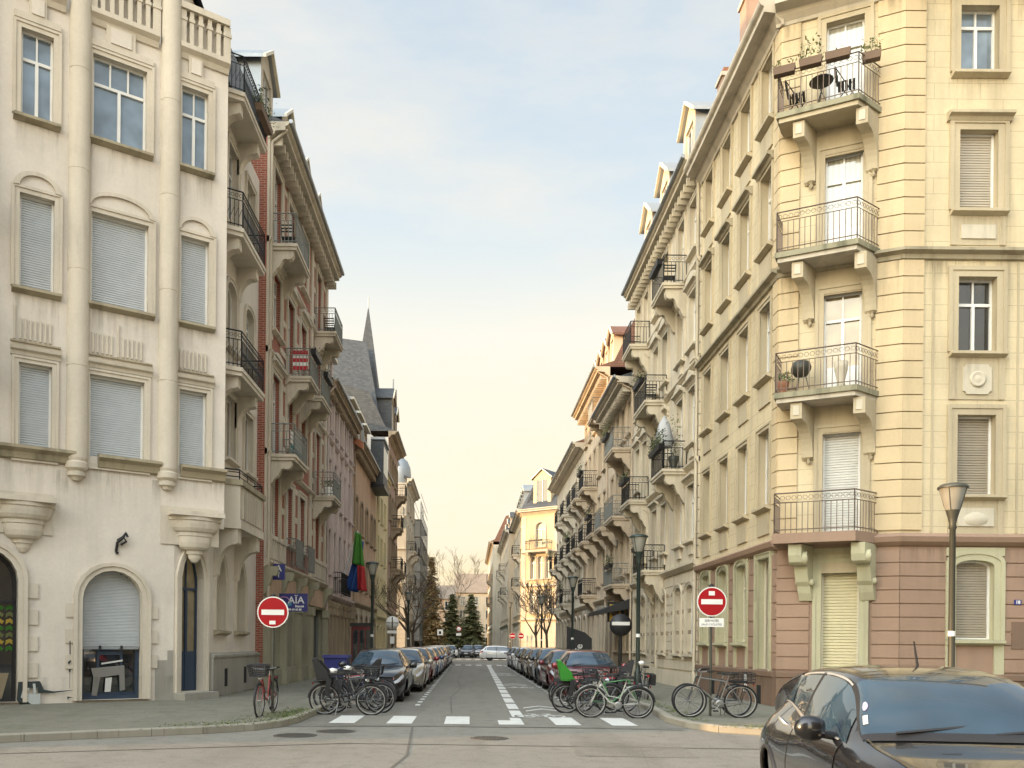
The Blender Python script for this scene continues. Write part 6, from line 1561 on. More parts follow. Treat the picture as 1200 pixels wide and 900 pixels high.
bike(-2.75, 22.2, 184, -6, 'black bicycle wedged against the first parked car of the left row', BG1, 'frame_dark', 'step', ('rack', 'white', 'bag'))
bike(3.28, 19.2, 177, 7, 'white step through bicycle with front crate, frontmost of the right row', BG2, 'frame_white', 'step', ('basket', 'rack', 'lamp'), rimc='rim_white', fender='black_plastic')
bike(3.36, 19.75, -4, -6, 'green bicycle with chrome mudguards, second of the right row', BG2, 'frame_green', 'city', ('rack', 'rearbasket'), fender='rim_white')
bike(2.85, 20.5, 2, 6, 'dark bicycle carrying a bright green child seat', BG2, 'frame_dark', 'step', ('greenseat', 'rack', 'lamp'), fender='black_plastic')
bike(3.3, 20.95, 183, -7, 'black bicycle with a black child seat behind the green seat', BG2, 'frame_dark', 'city', ('childseat', 'rack'))
bike(3.15, 21.6, -2, 5, 'silver bicycle between the green child seat and the red car', BG2, 'frame_silver', 'step', ('rack', 'basket'), rimc='rim_white')
bike(2.95, 22.25, 4, -6, 'dark red bicycle nearest the bumper of the red car', BG2, 'frame_red', 'city', ('rack', 'bag'), fender='black_plastic')
bike(5.22, 18.05, 178, 4, 'pale silver framed bicycle leaning in front of the no entry sign pole', 'bicycles at the right sign pole', 'frame_silver', 'city', ('rack', 'rearbasket'), rimc='rim_white', z=.135)
bike(5.30, 18.55, 182, -6, 'dark bicycle behind the no entry sign pole', 'bicycles at the right sign pole', 'frame_dark', 'city', ('rack',), z=.135)
bike(-4.2, 17.75, -92, 3, 'maroon bicycle with wicker style front basket leaning at the left no entry sign', None, 'frame_red', 'step', ('basket', 'rack', 'lamp'), z=.135, fender='black_plastic')
# bicycle locked high on the lamp post
bike(4.98, 24.4, 88, 4, 'bicycle with pale bag chained to the lamp post on the right pavement', None, 'frame_silver', 'city', ('rack', 'bag', 'white'), z=.135)

# ================================================================== street lamps
def lamp(x, y, label, group='street lamps', z0=.13, h=4.75, pole='pole_green'):
    t = thing('street_lamp', label, 'street lamp', (x, y, z0), group); c = (x, y, z0)
    m = MB(); m.lathe(pole, [(.11, 0), (.11, .7), (.075, .78), (.065, .9), (.055, h-.85), (.075, h-.83), (.06, h-.75), (.09, h-.62), (.13, h-.48)], 14, c=c); m.build('pole', t)
    m = MB(); m.lathe('glass_lamp', [(.125, h-.48), (.17, h-.33), (.245, h-.06)], 16, c=c); 
    m.build('lamp_shade', t)
    m = MB(); m.lathe(pole, [(.275, h-.06), (.28, h-.03), (.22, h+.02), (.08, h+.05), (.001, h+.055)], 18, c=c)
    for k in range(4): a = pi/4+k*pi/2; m.tube(pole, [(x+.13*cos(a), y+.13*sin(a), z0+h-.48), (x+.25*cos(a), y+.25*sin(a), z0+h-.05)], .010, 4)
    m.build('cap', t)
    m = MB(); m.lathe('sign_white', [(.068, 1.75), (.068, 1.85)], 10, c=c); m.build('collar', t)
    return t
lamp(9.38, 16.6, 'grey street lamp in front of the pink corner house, behind the dark car', pole='pole_grey', h=4.68)
lamp(4.98, 25.2, 'green street lamp on the right pavement with a bicycle chained to it')
lamp(4.95, 41, 'green street lamp by the cafe on the right pavement'); lamp(4.9, 58, 'distant street lamp on the right pavement past the cafe lamp')
lamp(-3.95, 34.6, 'green street lamp in front of the flags on the left pavement'); lamp(-3.95, 55, 'green street lamp by the yellow house on the left pavement'); lamp(4.4, 92.5, 'slim lamp post beyond the far crossing beside the pale corner house', pole='pole_grey', h=6.0)
# ================================================================== signs
def no_entry(x, y, zc, r, label, base=.13, plate=None, group='no entry signs', sticker=0, rz=0):
    t = thing('no_entry_sign', label, 'road sign', (x, y, base), group); T = frame((x, y), (1, 0), (0, -1))
    m = MB(); m.tube('pole_grey', [(x, y, base), (x, y, zc+r*1.05)], .03, 8); m.lathe('black_iron', [(.05, zc+r*1.02), (.055, zc+r*1.1), (.0, zc+r*1.25)], 8, c=(x, y, 0)); m.build('pole', t)
    m = MB()
    def disc(rr, p0, p1, mt): m.lathe(mt, [(rr, p0), (rr, p1), (.001, p1)], 40, T=lambda a, b, c: T(a, b, zc+c), axis='y', smooth=False)
    disc(r, .035, .055, 'sign_white'); disc(r*.93, .05, .058, 'sign_red')
    m.box('sign_white', -r*.72, r*.72, .05, .0615, zc-r*.18, zc+r*.16, T)
    if sticker == 1: m.box('sign_white', -.07, .06, .05, .0625, zc-r*.78, zc-r*.55, T)
    if sticker == 2: m.box('sign_white', -.07, .06, .05, .0625, zc+r*.42, zc+r*.7, T)
    m.build('disc', t)
    if plate:
        m = MB(); z = zc-r-.13; m.box('sign_white', -r*.82, r*.82, .03, .05, z-.095, z+.095, T)
        textmesh(m, plate[0], .075, T, 0, z+.035, .0535, 'ink'); textmesh(m, plate[1], .06, T, 0, z-.045, .0535, 'ink'); m.build('plate', t)
    return t
no_entry(-4.15, 18.05, 2.27, .33, 'red no entry sign with white sticker on a pole above the basket bicycle', sticker=1)
no_entry(5.22, 18.45, 2.60, .32, 'red no entry sign with white text plate above the two leaning bicycles', plate=('SERVICES', 'SAUF CYCLISTES'), sticker=2)
no_entry(4.6, 91.2, 2.5, .33, 'small distant no entry sign left of its twin beyond the crossing'); no_entry(5.5, 91.0, 2.5, .33, 'small distant no entry sign right of its twin beyond the crossing')
# round white sign seen from behind
t = thing('round_sign', 'pale round sign seen from behind on a dark pole past the yellow house', 'road sign', (-3.75, 41.5, .13)); m = MB(); m.tube('pole_green', [(-3.75, 41.5, .13), (-3.75, 41.5, 2.9)], .035, 8); m.build('pole', t)
T = frame((-3.75, 41.5), (1, 0), (0, -1)); m = MB(); m.lathe('sign_white', [(.32, .03), (.32, .05), (.001, .05)], 30, T=lambda a, b, c: T(a, b, 2.62+c), axis='y'); m.box('pole_grey', -.03, .03, .05, .06, 2.35, 2.9, T); m.box('pole_grey', -.3, .3, .05, .058, 2.60, 2.63, T); m.build('disc', t)
m = MB(); m.box('sign_white', -.24, .24, .03, .045, 2.1, 2.24, T); m.box('sign_white', -.1, .1, .035, .05, 1.6, 1.95, T); m.build('plate', t)
# far signs
t = thing('square_sign', 'small white square road sign before the trees beyond the crossing', 'road sign', (-3.2, 93, 0)); T = frame((-3.2, 93), (1, 0), (0, -1)); m = MB(); m.tube('pole_grey', [(-3.2, 93, 0), (-3.2, 93, 3.3)], .04, 6); m.build('pole', t); m = MB(); m.box('sign_white', -.32, .32, .03, .05, 2.5, 3.15, T); m.box('ink', -.12, .12, .05, .055, 2.65, 2.95, T); m.build('panel', t)
t = thing('round_sign', 'pink and white round road sign in front of the dark evergreen', 'road sign', (-1.2, 96, 0)); T = frame((-1.2, 96), (1, 0), (0, -1)); m = MB(); m.tube('pole_grey', [(-1.2, 96, 0), (-1.2, 96, 3.6)], .04, 6); m.build('pole', t)
m = MB(); m.lathe('sign_red', [(.32, .03), (.32, .05), (.001, .05)], 24, T=lambda a, b, c: T(a, b, 3.25+c), axis='y'); m.lathe('sign_white', [(.24, .05), (.24, .056), (.001, .056)], 24, T=lambda a, b, c: T(a, b, 3.25+c), axis='y'); m.build('disc', t)
m = MB(); m.box('sign_white', -.28, .28, .03, .05, 2.5, 2.8, T); m.build('plate', t)
# ================================================================== shop signs, flags
def panel_sign(x0, x1, y, z0, z1, label, mat, items, name='hanging_sign'):
    t = thing(name, label, 'shop sign', ((x0+x1)/2, y, z0)); T = frame((x0, y), (1, 0), (0, -1)); w = x1-x0
    m = MB(); m.box(mat, 0, w, -.05, .05, z0, z1, T); m.build('panel', t)
    m = MB()
    for it in items: textmesh(m, it[0], it[1], T, w*it[2], z0+(z1-z0)*it[3], .054, it[4], bold=.004, sx=it[5] if len(it) > 5 else 1)
    m.build('lettering', t); return t, T
t, T = panel_sign(-6.6, -5.62, 29.6, 2.70, 3.32, 'blue shop sign with white letters and phone number on the brick house', 'sign_blue', [('AÏA', .34, .60, .62, 'sign_white', 1.05), ('Beauté', .11, .72, .29, 'sign_white'), ('03 88 60 60 80', .095, .5, .10, 'sign_white')])
m = MB(); m.tube('pink_ink', [(.16+.22*cos(a/8*pi*.9), .056, 3.0+.2*sin(a/8*pi*.9)) for a in range(8, -1, -1)], .018, 4, T); m.profp('teal', [(.28, 2.9), (.40, 3.2), (.46, 3.2), (.42, 2.9)], .051, .053, T); m.build('emblem', t)
panel_sign(-6.6, -6.2, 28.6, 3.72, 4.25, 'small upright blue and white sign under the stone ledge of the brick house', 'sign_blue', [('A', .3, .5, .7, 'sign_white'), ('ï', .25, .5, .3, 'sign_white')])
t = thing('hanging_sign', 'tall dark sign board with white Cafe lettering on the pavement', 'shop sign', (5.2, 42.5, .13)); T = frame((4.85, 42.5), (1, 0), (0, -1))
m = MB(); m.profp('black_plastic', [(0, .1), (1.25, .1), (1.25, 1.95), (.9, 2.25), (0, 2.55)], -.04, .04, T); m.build('panel', t); m = MB(); textmesh(m, 'Cafe', .5, lambda u, p, z: T(.62-(z-1.2), p, 1.2+(u-.62)), .62, 1.2, .045, 'shutter_white', bold=.01); m.build('lettering', t)
t = thing('hanging_sign', 'yellow square hanging sign by the black awning', 'shop sign', (6.6, 41.2, 3.2)); T = frame((6.65, 41.2), (1, 0), (0, -1))
m = MB(); m.box('black_iron', 0, .78, -.05, .05, 2.75, 3.65, T); m.box('yellow_sign', .1, .62, .04, .06, 2.8, 3.6, T); m.lathe('crate_brown', [(.2, .06), (.2, .065), (.001, .065)], 16, T=lambda a, b, c: T(.36+a, b, 3.2+c), axis='y'); m.box('black_iron', 0, 1.15, -.03, .03, 3.65, 3.72, T); m.build('panel', t)
t = thing('awning', 'black awning over the cafe front beside the ornate cream house', 'awning', (6.6, 37.8, 3.2)); m = MB()
m.prism('black_plastic', [(7.75, 40.6, 3.9), (6.2, 40.6, 3.3), (6.2, 40.6, 3.1), (7.75, 40.6, 3.4)], [(7.75, 44.5, 3.9), (6.2, 44.5, 3.3), (6.2, 44.5, 3.1), (7.75, 44.5, 3.4)])
m.build('canopy', t)
t = thing('round_sign', 'dark round sign with white bar below the black awning on the right pavement', 'road sign', (6.1, 34.5, .13)); T = frame((6.1, 34.5), (1, 0), (0, -1)); m = MB(); m.tube('black_iron', [(6.1, 34.5, .13), (6.1, 34.5, 2.8)], .07, 8); m.build('pole', t)
m = MB(); m.lathe('black_plastic', [(.45, .06), (.45, .10), (.001, .10)], 28, T=lambda a, b, c: T(a, b, 2.45+c), axis='y'); m.box('sign_white', -.36, .36, .10, .11, 2.44, 2.58, T); m.build('disc', t)
# flags
FL = thing('flag_pole', 'slanting pole carrying a green and red flag on the rose house front', 'flag pole', (-6.7, 44, 4.3), 'flag poles on the rose house')
m = MB(); m.tube('sign_white', [(-6.75, 44, 4.4), (-5.7, 43.2, 7.3)], .03, 6); m.build('pole', FL)
def flag(cols, top, bot, w, label, seed, name='flag'):
    q = random.Random(seed); m = MB(); ns, nz = 14, 12
    for k, (mt, f0, f1, a0, a1) in enumerate(cols):
        vs = []
        for i in range(nz+1):
            for j in range(ns+1):
                f = f0+(f1-f0)*j/ns; g = a0+(a1-a0)*i/nz
                x = top[0]+(bot[0]-top[0])*g+w*(f-.3)*(.35+.65*g); yy = top[1]+.10*sin(f*11+seed+g*2)*(.4+g); z = top[2]+(bot[2]-top[2])*g-.12*f
                vs.append((x, yy, z))
        m.add(vs, [(i*(ns+1)+j, (i+1)*(ns+1)+j, (i+1)*(ns+1)+j+1, i*(ns+1)+j+1) for i in range(nz) for j in range(ns)], mt, True)
    o = m.build(name, None, label=label, category='flag', group='flags on the rose house')
    sm = o.modifiers.new('thickness', 'SOLIDIFY'); sm.thickness = .012
    return o
flag([('flag_green', 0, 1, 0, .56), ('flag_red', .45, 1, .561, 1.)], (-5.75, 43.2, 7.25), (-5.85, 43.2, 4.35), .92, 'green and red flag hanging in folds from the rose house', 1)
flag([('flag_blue', 0, 1, 0, 1)], (-5.6, 43.45, 6.9), (-6.15, 43.45, 4.3), .7, 'blue flag with a small star hanging behind the green and red one', 4)
FL2 = copy_tree(FL); FL2.location = (-6.7, 44.4, 4.25); FL2['label'] = 'slanting pole carrying the blue flag on the rose house front'
# dark blue bin and red phone-box like kiosk at the yellow house
t = thing('kiosk', 'narrow dark red kiosk on the left pavement', 'kiosk', (-4.6, 37.5, .13)); m = MB(); m.box('paint_maroon', -5.15, -4.25, 37.2, 38.0, .13, 2.35); m.box('black_iron', -5.2, -4.2, 37.15, 38.05, 2.35, 2.5)
for k in range(3): m.box('glass_dark', -5.08+k*.29, -4.85+k*.29, 37.18, 37.21, .5, 2.2)
m.build('cabin', t)
t = thing('rubbish_bin', 'dark blue wheeled bin behind the left bicycles', 'bin', (-4.3, 27.5, .13)); m = MB(); m.prism('sign_blue', [(-4.55, 27.2, .2), (-3.95, 27.2, .2), (-3.95, 27.8, .2), (-4.55, 27.8, .2)], [(-4.62, 27.1, 1.15), (-3.88, 27.1, 1.15), (-3.88, 27.9, 1.15), (-4.62, 27.9, 1.15)]); m.build('body', t)
m = MB(); m.box('sign_blue', -4.66, -3.84, 27.05, 27.95, 1.15, 1.24); m.build('lid', t)
m = MB()
for x in (-4.5, -4.0): m.lathe('black_rubber', [(.1, -.03), (.1, .03)], 12, c=(x, 27.8, .23), axis='x')
m.build('wheels', t)

# ================================================================== balcony objects
def planter(T, u, p, z, w, label, mat='crate_brown', leaf='leaf_pale', h=.28, n=60, seed=1, name='flower_box', big=0):
    q = random.Random(seed); c = T(u, p, z); t = thing(name, label, 'planter', c); m = MB()
    m.prism(mat, [T(u-w/2*.9, p-.09, z), T(u+w/2*.9, p-.09, z), T(u+w/2*.9, p+.09, z), T(u-w/2*.9, p+.09, z)], [T(u-w/2, p-.11, z+.17), T(u+w/2, p-.11, z+.17), T(u+w/2, p+.11, z+.17), T(u-w/2, p+.11, z+.17)]); m.build('box', t)
    m = MB()
    for k in range(n):
        a = u+q.uniform(-.5, .5)*w*(1+big); b = p+q.gauss(0, .08+big*.1); zz = z+.17+h*q.random()**1.3; s = .03+.03*q.random(); d1 = q.random()*6.3
        pa = [(a, b, zz), (a+s*cos(d1), b+s*sin(d1), zz+s*q.uniform(-.5, 1)), (a+s*1.5*cos(d1+.5), b+s*1.5*sin(d1+.5), zz+s*q.random()), (a+s*.6*cos(d1+1), b+s*.6*sin(d1+1), zz-s*.4)]
        m.add([T(*x) for x in pa], [(0, 1, 2, 3)], leaf if q.random() < .7 else 'leaf')
    for k in range(max(3, n//12)): a = u+q.uniform(-.4, .4)*w; m.tube('leaf_pale', [(a, p, z+.15), (a+q.gauss(0, .05), p+q.gauss(0, .04), z+.17+h*.8)], .005, 3, T)
    m.build('foliage', t); return t
TPB = 14.70
planter(RC, .12, .86, TPB+.86, .52, 'brown flower box with low sprigs on the left end of the top corner balcony', seed=1, h=.16, n=40)
planter(RC, .72, .90, TPB+.88, .52, 'brown flower box with tall yellow green plant on the top corner balcony rail', seed=2, h=.5, n=90)
planter(RC, 1.32, .92, TPB+.88, .56, 'empty brown flower box in the middle of the top corner balcony rail', seed=3, h=.05, n=10)
planter(RC, 2.05, .55, TPB+.88, .42, 'brown flower box with feathery plant on the right end of the top corner balcony', seed=4, h=.32, n=80)
def chair(T, u, p, z, label, mat='black_iron', w=.42):
    t = thing('folding_chair', label, 'chair', T(u, p, z)); m = MB()
    for s in (-1, 1): m.tube(mat, [(u-.2, p+s*w/2, z), (u+.2, p+s*w/2, z+.46)], .012, 4, T); m.tube(mat, [(u+.22, p+s*w/2, z), (u-.25, p+s*w/2, z+.85)], .012, 4, T)
    m.build('frame', t); m = MB()
    for k in range(5): m.box(mat, u-.18+k*.08, u-.12+k*.08, p-w/2, p+w/2, z+.45, z+.47, T)
    m.build('seat', t); m = MB()
    for k in range(3): m.tube(mat, [(u-.2-.02*k, p-w/2, z+.62+k*.1), (u-.2-.02*k, p+w/2, z+.62+k*.1)], .025, 4, T)
    m.build('backrest', t)
def table(T, u, p, z, label, mat='black_iron'):
    t = thing('bistro_table', label, 'table', T(u, p, z)); m = MB(); m.lathe(mat, [(.28, .70), (.28, .72), (.001, .72)], 16, T=T, c=(u, p, z)); m.build('tabletop', t)
    for k in range(3): m = MB(); a = k*2.1; m.tube(mat, [(u+.2*cos(a), p+.2*sin(a), z), (u-.1*cos(a), p-.1*sin(a), z+.7)], .012, 4, T); m.build('leg', t)
chair(RC, .38, .45, TPB, 'black folding chair at the left of the top corner balcony'); table(RC, .95, .48, TPB, 'small dark bistro table on the top corner balcony'); chair(RC, 1.5, .5, TPB, 'black folding chair at the right of the top corner balcony')
def pot(T, u, p, z, label, r=.14, h=.32, mat='pole_grey', plant=None, seed=3):
    t = thing('plant_pot', label, 'pot', T(u, p, z)); m = MB(); m.lathe(mat, [(r*.6, 0), (r*.7, .02), (r*.5, h*.2), (r*.95, h*.7), (r, h), (r*.9, h), (r*.8, h*.9)], 14, T=T, c=(u, p, z)); m.build('pot', t)
    if plant:
        q = random.Random(seed); m = MB()
        for k in range(70):
            a, b, zz = u+q.gauss(0, r*.7), p+q.gauss(0, r*.7), z+h+plant*q.random(); s = .05; d = q.random()*6
            m.add([T(a, b, zz), T(a+s*cos(d), b+s*sin(d), zz+s), T(a+s, b+s*sin(d), zz-s*.3)], [(0, 1, 2)], 'leaf' if q.random() < .5 else 'leaf_pale')
        m.build('foliage', t)
z2 = 7.86
pot(RC, 1.45, .60, z2, 'pale urn at the right of the second corner balcony', .16, .62, 'plaster_relief'); pot(RC, .12, .35, z2, 'terracotta pot at the left of the second corner balcony', .15, .35, 'terracotta', .2)
t = thing('barbecue', 'round dark barbecue grill on the second corner balcony', 'barbecue', RC(.55, .5, z2)); m = MB(); m.lathe('pole_grey', [(0, .38), (.15, .42), (.23, .55), (.24, .62), (.2, .75), (.0, .82)], 16, T=RC, c=(.55, .5, z2))
for k in range(3): m.tube('pole_grey', [(.55+.2*cos(k*2.1), .5+.2*sin(k*2.1), z2), (.55+.1*cos(k*2.1), .5+.1*sin(k*2.1), z2+.45)], .012, 4, RC)
m.build('grill', t)
# other balconies
IL = lambda u, p, z: TS(u, p, z)
t = thing('hanging_towel', 'red and white towel hanging inside the black balcony rail of the cream house', 'towel', TS(.2, .3, 13)); m = MB(); m.profp('cloth_red', [(0.0, 13.15), (.5, 13.15), (.5, 13.75), (0., 13.75)], .22, .24, TS); m.profp('sign_white', [(0.0, 13.75), (.5, 13.75), (.5, 13.95), (0., 13.95)], .22, .24, TS); m.build('cloth', t)
planter(TS, 2.2, .82, 16.9, 1.4, 'leafy green box on the topmost iron balcony of the cream house', leaf='leaf_dark', h=.5, n=260, seed=8, big=.2)
chair(TB, 1.0, .5, 14.82, 'dark chair on the upper balcony of the brick house'); chair(TB, 1.9, .5, 14.82, 'second dark chair on the upper balcony of the brick house')
t = thing('balcony_screen', 'teal and white slatted screen on the lower near balcony of the brick house', 'screen', TB(.5, .7, 7.9)); m = MB()
for k in range(5): m.box('cloth_teal' if k < 2 else 'sign_white', .5, 2.3, .72, .74, 8.0+k*.15, 8.1+k*.15, TB)
m.build('slats', t)
for u, z, lb in ((3.75, 12.15, 'dark flower box on the nearer middle balcony of the brick house'), (6.4, 12.15, 'dark flower box on the farther middle balcony of the brick house')): planter(TB, u, .98, z-.02, 1.4, lb, mat='black_plastic', leaf='leaf_dark', h=.15, n=60, seed=int(z+u))
t = thing('hanging_towel', 'red and white striped cloth over the middle balcony rail of the brick house', 'towel', TB(2.95, .5, 11.3)); m = MB()
for k in range(5): m.box('cloth_red' if k % 2 == 0 else 'sign_white', 2.98, 3.02, .25, .8, 11.5+k*.14, 11.63+k*.14, TB)
m.build('cloth', t)
chair(TB, 9.5, .5, 14.92, 'dark chair on the far upper balcony of the brick house'); pot(TB, 8.9, .6, 7.92, 'pot on the far lower balcony of the brick house', .18, .4, 'sign_white', .3); pot(TB, 9.6, .6, 7.92, 'second pot on the far lower balcony of the brick house', .16, .35, 'sign_white', .2, 5)
planter(TO_, 2.95-.2, .9, 8.75, 1.9, 'thick dark greenery along the third storey balcony of the ornate cream house', leaf='leaf_dark', h=.55, n=420, seed=21, big=.1, mat='black_plastic')
pot(TO_, 2.1, .4, 8.02, 'tall leafy shrub in a pot on the third storey balcony of the ornate cream house', .2, .5, 'pole_grey', 1.6, 6)
t = thing('parasol', 'folded pale parasol on the third storey balcony of the ornate cream house', 'parasol', TO_(3.2, .5, 8.0)); m = MB(); m.lathe('cloth_grey', [(.3, 1.1), (.38, 1.3), (.2, 2.0), (.02, 2.3)], 12, T=TO_, c=(3.2, .5, 8.0)); m.build('canopy', t); m = MB(); m.tube('pole_grey', [(3.2, .5, 8.0), (3.2, .5, 10.3)], .02, 5, TO_); m.build('pole', t)
for u, z, n_, lb in ((6.1, 12.25, 160, 'green planter on the fourth storey balcony of the ornate cream house'), (2.95, 15.6, 60, 'sparse planter on the top balcony of the ornate cream house'), (9.3, 8.85, 160, 'bushy planter on the far third storey balcony of the ornate cream house'), (6.1, 5.5, 220, 'dark planter on the lowest balcony of the ornate cream house')):
    planter(TO_, u, .93, z, 1.5, lb, leaf='leaf_dark', h=.3, n=n_, seed=int(u*7), mat='black_plastic')
chair(TO_, 2.7, .5, 14.82, 'dark chair on the top balcony of the ornate cream house'); chair(TO_, 6.0, .45, 11.42, 'dark chair on the fourth storey balcony of the ornate cream house')
for Tn, u, z, lb, lf in ((TC3, 1.4, 5.4, 'green planter on the low balcony above the cafe', 'leaf_dark'), (TC3, 2.6, 12.0, 'planter with pale plants on the top balcony of the cafe house', 'leaf'), (TA4, 1.4, 8.9, 'planter on the near third storey balcony of the amber house', 'leaf_dark'), (TA4, 5.3, 12.2, 'planter on the middle upper balcony of the amber house', 'leaf_dark'), (TG5, 1.5, 8.9, 'planter on the nearest balcony of the long grey house', 'leaf'), (TG5, 6, 5.6, 'planter on the low balcony of the long grey house', 'leaf_dark'), (TG5, 14.5, 8.9, 'planter on the far balcony of the long grey house', 'leaf_dark'), (FC, 2.3, 12.5, 'red flowered box on the balcony of the pale corner house beyond the crossing', 'leaf_autumn')):
    planter(Tn, u, .98, z, 1.6, lb, leaf=lf, h=.5, n=150, seed=int(u*9+z), mat='black_plastic', big=.15)

# ================================================================== trees
def limb(m, mat, p, d, L, r, lv, q, tips, spread=.55, up=.12, minr=.012):
    n = 4; pts = [p]; rs = [r]; dd = list(d)
    for k in range(n):
        dd = [dd[i]+q.gauss(0, .12) for i in range(3)]; dd[2] += up*.4; l = sqrt(sum(x*x for x in dd)); dd = [x/l for x in dd]
        pts.append(tuple(pts[-1][i]+dd[i]*L/n for i in range(3))); rs.append(max(minr, r*(1-.5*(k+1)/n)))
    m.tube(mat, pts, rs, 6 if r > .06 else (4 if r > .03 else 3))
    tips.append(pts[-1])
    if lv > 0:
        for k in range(q.choice([2, 3, 3]) if lv > 1 else 3):
            i = q.choice([2, 3, 4, 4]); a = q.random()*6.28
            nd = [dd[0]+spread*cos(a)*q.uniform(.6, 1.4), dd[1]+spread*sin(a)*q.uniform(.6, 1.4), dd[2]+q.uniform(-.2, .45)]; l = sqrt(sum(x*x for x in nd)); nd = [x/l for x in nd]
            limb(m, mat, pts[i], nd, L*q.uniform(.6, .8), rs[i]*.7, lv-1, q, tips, spread, up, minr)
def bare_tree(x, y, h, label, seed, mat='bark', lv=5, spread=.55, group=None, z=.1, trunk=.3, rad=.2):
    q = random.Random(seed); t = thing('bare_tree', label, 'tree', (x, y, z), group); m = MB(); m.tube(mat, [(x, y, z), (x+.05, y, z+h*trunk*.5), (x, y+.05, z+h*trunk)], [rad, rad*.8, rad*.7], 8); m.build('trunk', t)
    m = MB(); tips = []
    for k in range(4):
        a = k*1.57+q.random(); limb(m, mat, (x, y+.05, z+h*trunk*q.uniform(.85, 1)), (spread*cos(a), spread*sin(a), 1), h*.26, rad*.6, lv-1, q, tips, spread, minr=.016 if y > 60 else .01)
    m.build('crown', t); return t
def conifer(x, y, h, rad, label, leafm, seed, droop=.25, dens=1., leaf2=None, z=0.1, bare=.08, cone=1.0):
    q = random.Random(seed); t = thing('conifer_tree', label, 'tree', (x, y, z)); m = MB(); m.tube('bark', [(x, y, z), (x, y, z+h*.5), (x, y, z+h*.98)], [rad*.06+.1, rad*.04+.05, .03], 7); m.build('trunk', t)
    m = MB(); n = int(46*dens)
    for k in range(n):
        g = bare+(1-bare)*k/n; zz = z+h*g; R_b = rad*(1-g)**(.8*cone)+.12; 
        for j in range(q.choice([4, 5, 6])):
            a = q.random()*6.283; L_b = R_b*q.uniform(.65, 1.08); steps = max(3, int(L_b/.28))
            for s in range(steps):
                f = (s+.5)/steps; px_, py_ = x+L_b*f*cos(a), y+L_b*f*sin(a); pz = zz+L_b*(.15*f-droop*f*f*1.6)+q.gauss(0, .05)
                for w_ in range(7):
                    ss = (.12+.30*(1-g))*(1.2-f*.5)*q.uniform(.6, 1.3); b = a+q.gauss(0, 1.1); cx_, cy_ = px_+q.gauss(0, .12), py_+q.gauss(0, .12)
                    m.add([(cx_, cy_, pz), (cx_+ss*cos(b)-.12*sin(b), cy_+ss*sin(b)+.12*cos(b), pz-ss*q.uniform(.1, .9)), (cx_+ss*1.4*cos(b), cy_+ss*1.4*sin(b), pz-ss*q.uniform(.3, 1.1)), (cx_+ss*cos(b)+.12*sin(b), cy_+ss*sin(b)-.12*cos(b), pz-ss*.4)], [(0, 1, 2, 3)], leafm if q.random() < .7 else (leaf2 or leafm))
    m.build('crown', t); return t
plain('needle_brown', (.55, .36, .16), .8); plain('needle_dark', (.16, .17, .07), .8); plain('needle_mid', (.28, .25, .11), .8)
conifer(-4.9, 110, 12.8, 2.3, 'tall rusty brown conifer beside the scaffolded house', 'needle_brown', 4, .5, 1.15, 'needle_mid')
conifer(-2.4, 118, 8.4, 2.7, 'dark evergreen tree with broad base at the end of the street', 'needle_dark', 9, .2, 1.3, 'needle_mid', cone=1.15)
conifer(.2, 124, 8.8, 3.0, 'dark evergreen tree at the street end nearest the right houses', 'needle_dark', 13, .2, 1.3, 'needle_mid', cone=1.0)
bare_tree(-3.0, 128, 15.5, 'tall pale bare tree rising behind the dark evergreens', 3, 'bark_pale', 6, .5)
bare_tree(-4.3, 60, 7.2, 'gnarled dark bare tree on the left pavement by the lamp post', 8, 'bark', 5, .75, rad=.16, trunk=.35)
bare_tree(-4.4, 66, 6.8, 'second gnarled bare tree farther along the left pavement', 18, 'bark', 5, .75, rad=.15, trunk=.35)
bare_tree(5.6, 62, 7.0, 'thin bare tree on the right pavement before the pale corner house', 23, 'bark', 5, .6, rad=.12, trunk=.35)
bare_tree(5.3, 68, 6.5, 'second thin bare tree on the right pavement near the crossing', 27, 'bark', 5, .6, rad=.11, trunk=.35)
stucco('brown_tile', (.24, .19, .15), .4)
# houses closing the view
def far_house(x0, x1, y, h, label, wm, rm, rh_=3.5, nf=4):
    t = thing('distant_house', label, 'house', ((x0+x1)/2, y, 0)); T = frame((x0, y), (1, 0), (0, -1)); L = x1-x0; n = max(2, int(L/3)); hs = []
    for i in range(n):
        for k in range(nf): c = L*(i+.5)/n; z = 1.2+k*(h-1)/nf; hs.append(dict(u0=c-.6, u1=c+.6, z0=z, z1=z+1.9))
    m = MB(); wall(m, wm, T, 0, L, 0, h, hs, .2); m.add([T(0, 0, 0), T(0, -12, 0), T(0, -12, h), T(0, 0, h)], [(0, 1, 2, 3)], wm); m.add([T(L, 0, 0), T(L, -12, 0), T(L, -12, h), T(L, 0, h)], [(0, 1, 2, 3)], wm); m.build('wall', t)
    m = MB(); m.profu(rm, [(.5, h), (-6, h+rh_), (-12.5, h)], -.3, L+.3, T); m.build('roof', t)
    for hh in hs: add_window(t, T, hh, 'glass', depth=.15, sur='pale_stone', surw=.12, transom=0)
far_house(-9, -3.5, 190, 11.5, 'distant orange walled house behind the brown conifer', 'peach_render', 'brown_tile'); far_house(-3.2, 9, 200, 13.5, 'distant house with wide tiled roof closing the street', 'warm_render', 'brown_tile', 5)
far_house(-26, -9.5, 186, 13, 'distant pale house behind the scaffolded house', 'white_render', 'slate')
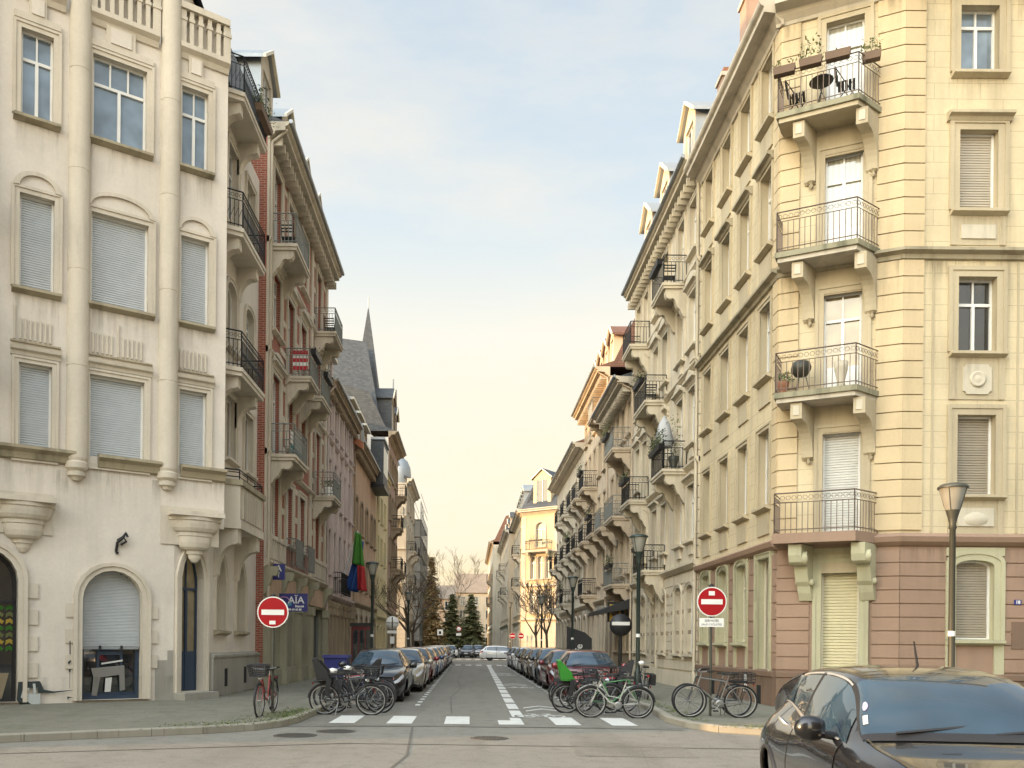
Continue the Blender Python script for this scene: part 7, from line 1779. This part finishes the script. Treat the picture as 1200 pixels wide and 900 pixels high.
far_house(9.3, 30, 204, 13, 'distant house past the right hand row end', 'grey_stone', 'slate')
m = MB(); rr = random.Random(77)
for k in range(5200):
    x = rr.uniform(-6.5, 3.2); yy = rr.uniform(150, 158); zz = rr.random()**1.4*2.6*(.7+.3*sin(x*1.7)); s = .16; a = rr.random()*6.28
    m.add([(x, yy, zz), (x+s*cos(a), yy+s*sin(a), zz+s), (x+s, yy, zz+s*.2), (x, yy, zz-s)], [(0, 1, 2, 3)], 'needle_mid' if rr.random() < .5 else 'needle_dark')
m.build('undergrowth', None, kind='stuff', label='dark shrubs below the trees at the end of the street')
# ================================================================== unseen houses added behind the viewer, for windows and car to reflect
def back_house(O, U, N, L, h, label, wm, tm):
    T = frame(O, U, N); t = thing('house', label, 'house', T(L/2, -5, 0)); hs = []
    n = int(L/2.7)
    for i in range(n):
        for z in (1.3, 5.2, 8.7, 12.2): c = L*(i+.5)/n; hs.append(dict(u0=c-.55, u1=c+.55, z0=z, z1=z+2.1))
    m = MB(); wall(m, wm, T, 0, L, 0, h, hs, .2)
    for u in (0, L): m.add([T(u, 0, 0), T(u, -11, 0), T(u, -11, h), T(u, 0, h)], [(0, 1, 2, 3)], wm)
    m.build('wall', t); m = MB(); cornice(m, tm, T, -.1, L+.1, h-.1, h+.5, .6); m.build('cornice', t)
    m = MB(); m.profu('slate', [(.5, h+.5), (-1.6, h+3.3), (-5.5, h+4.4), (-11, h+.5)], 0, L, T); m.build('roof', t)
    for q in hs: add_window(t, T, q, 'glass', sur=tm, sill=tm, depth=.16)
    for i in range(1, n, 2): balcony(t, T, L*(i+.5)/n-1., L*(i+.5)/n+1., 8.0, .9, tm, 'black_iron', tm)
back_house((4.5, -9.5), (1, 0), (0, 1), 22, 15.5, 'unseen cream house added across the junction behind the viewer for reflections, to the right of the street', 'warm_render', 'pale_stone')
back_house((-26, -9.5), (1, 0), (0, 1), 22, 14.5, 'unseen pale house added across the junction behind the viewer for reflections, to the left of the street', 'white_render', 'pale_stone')
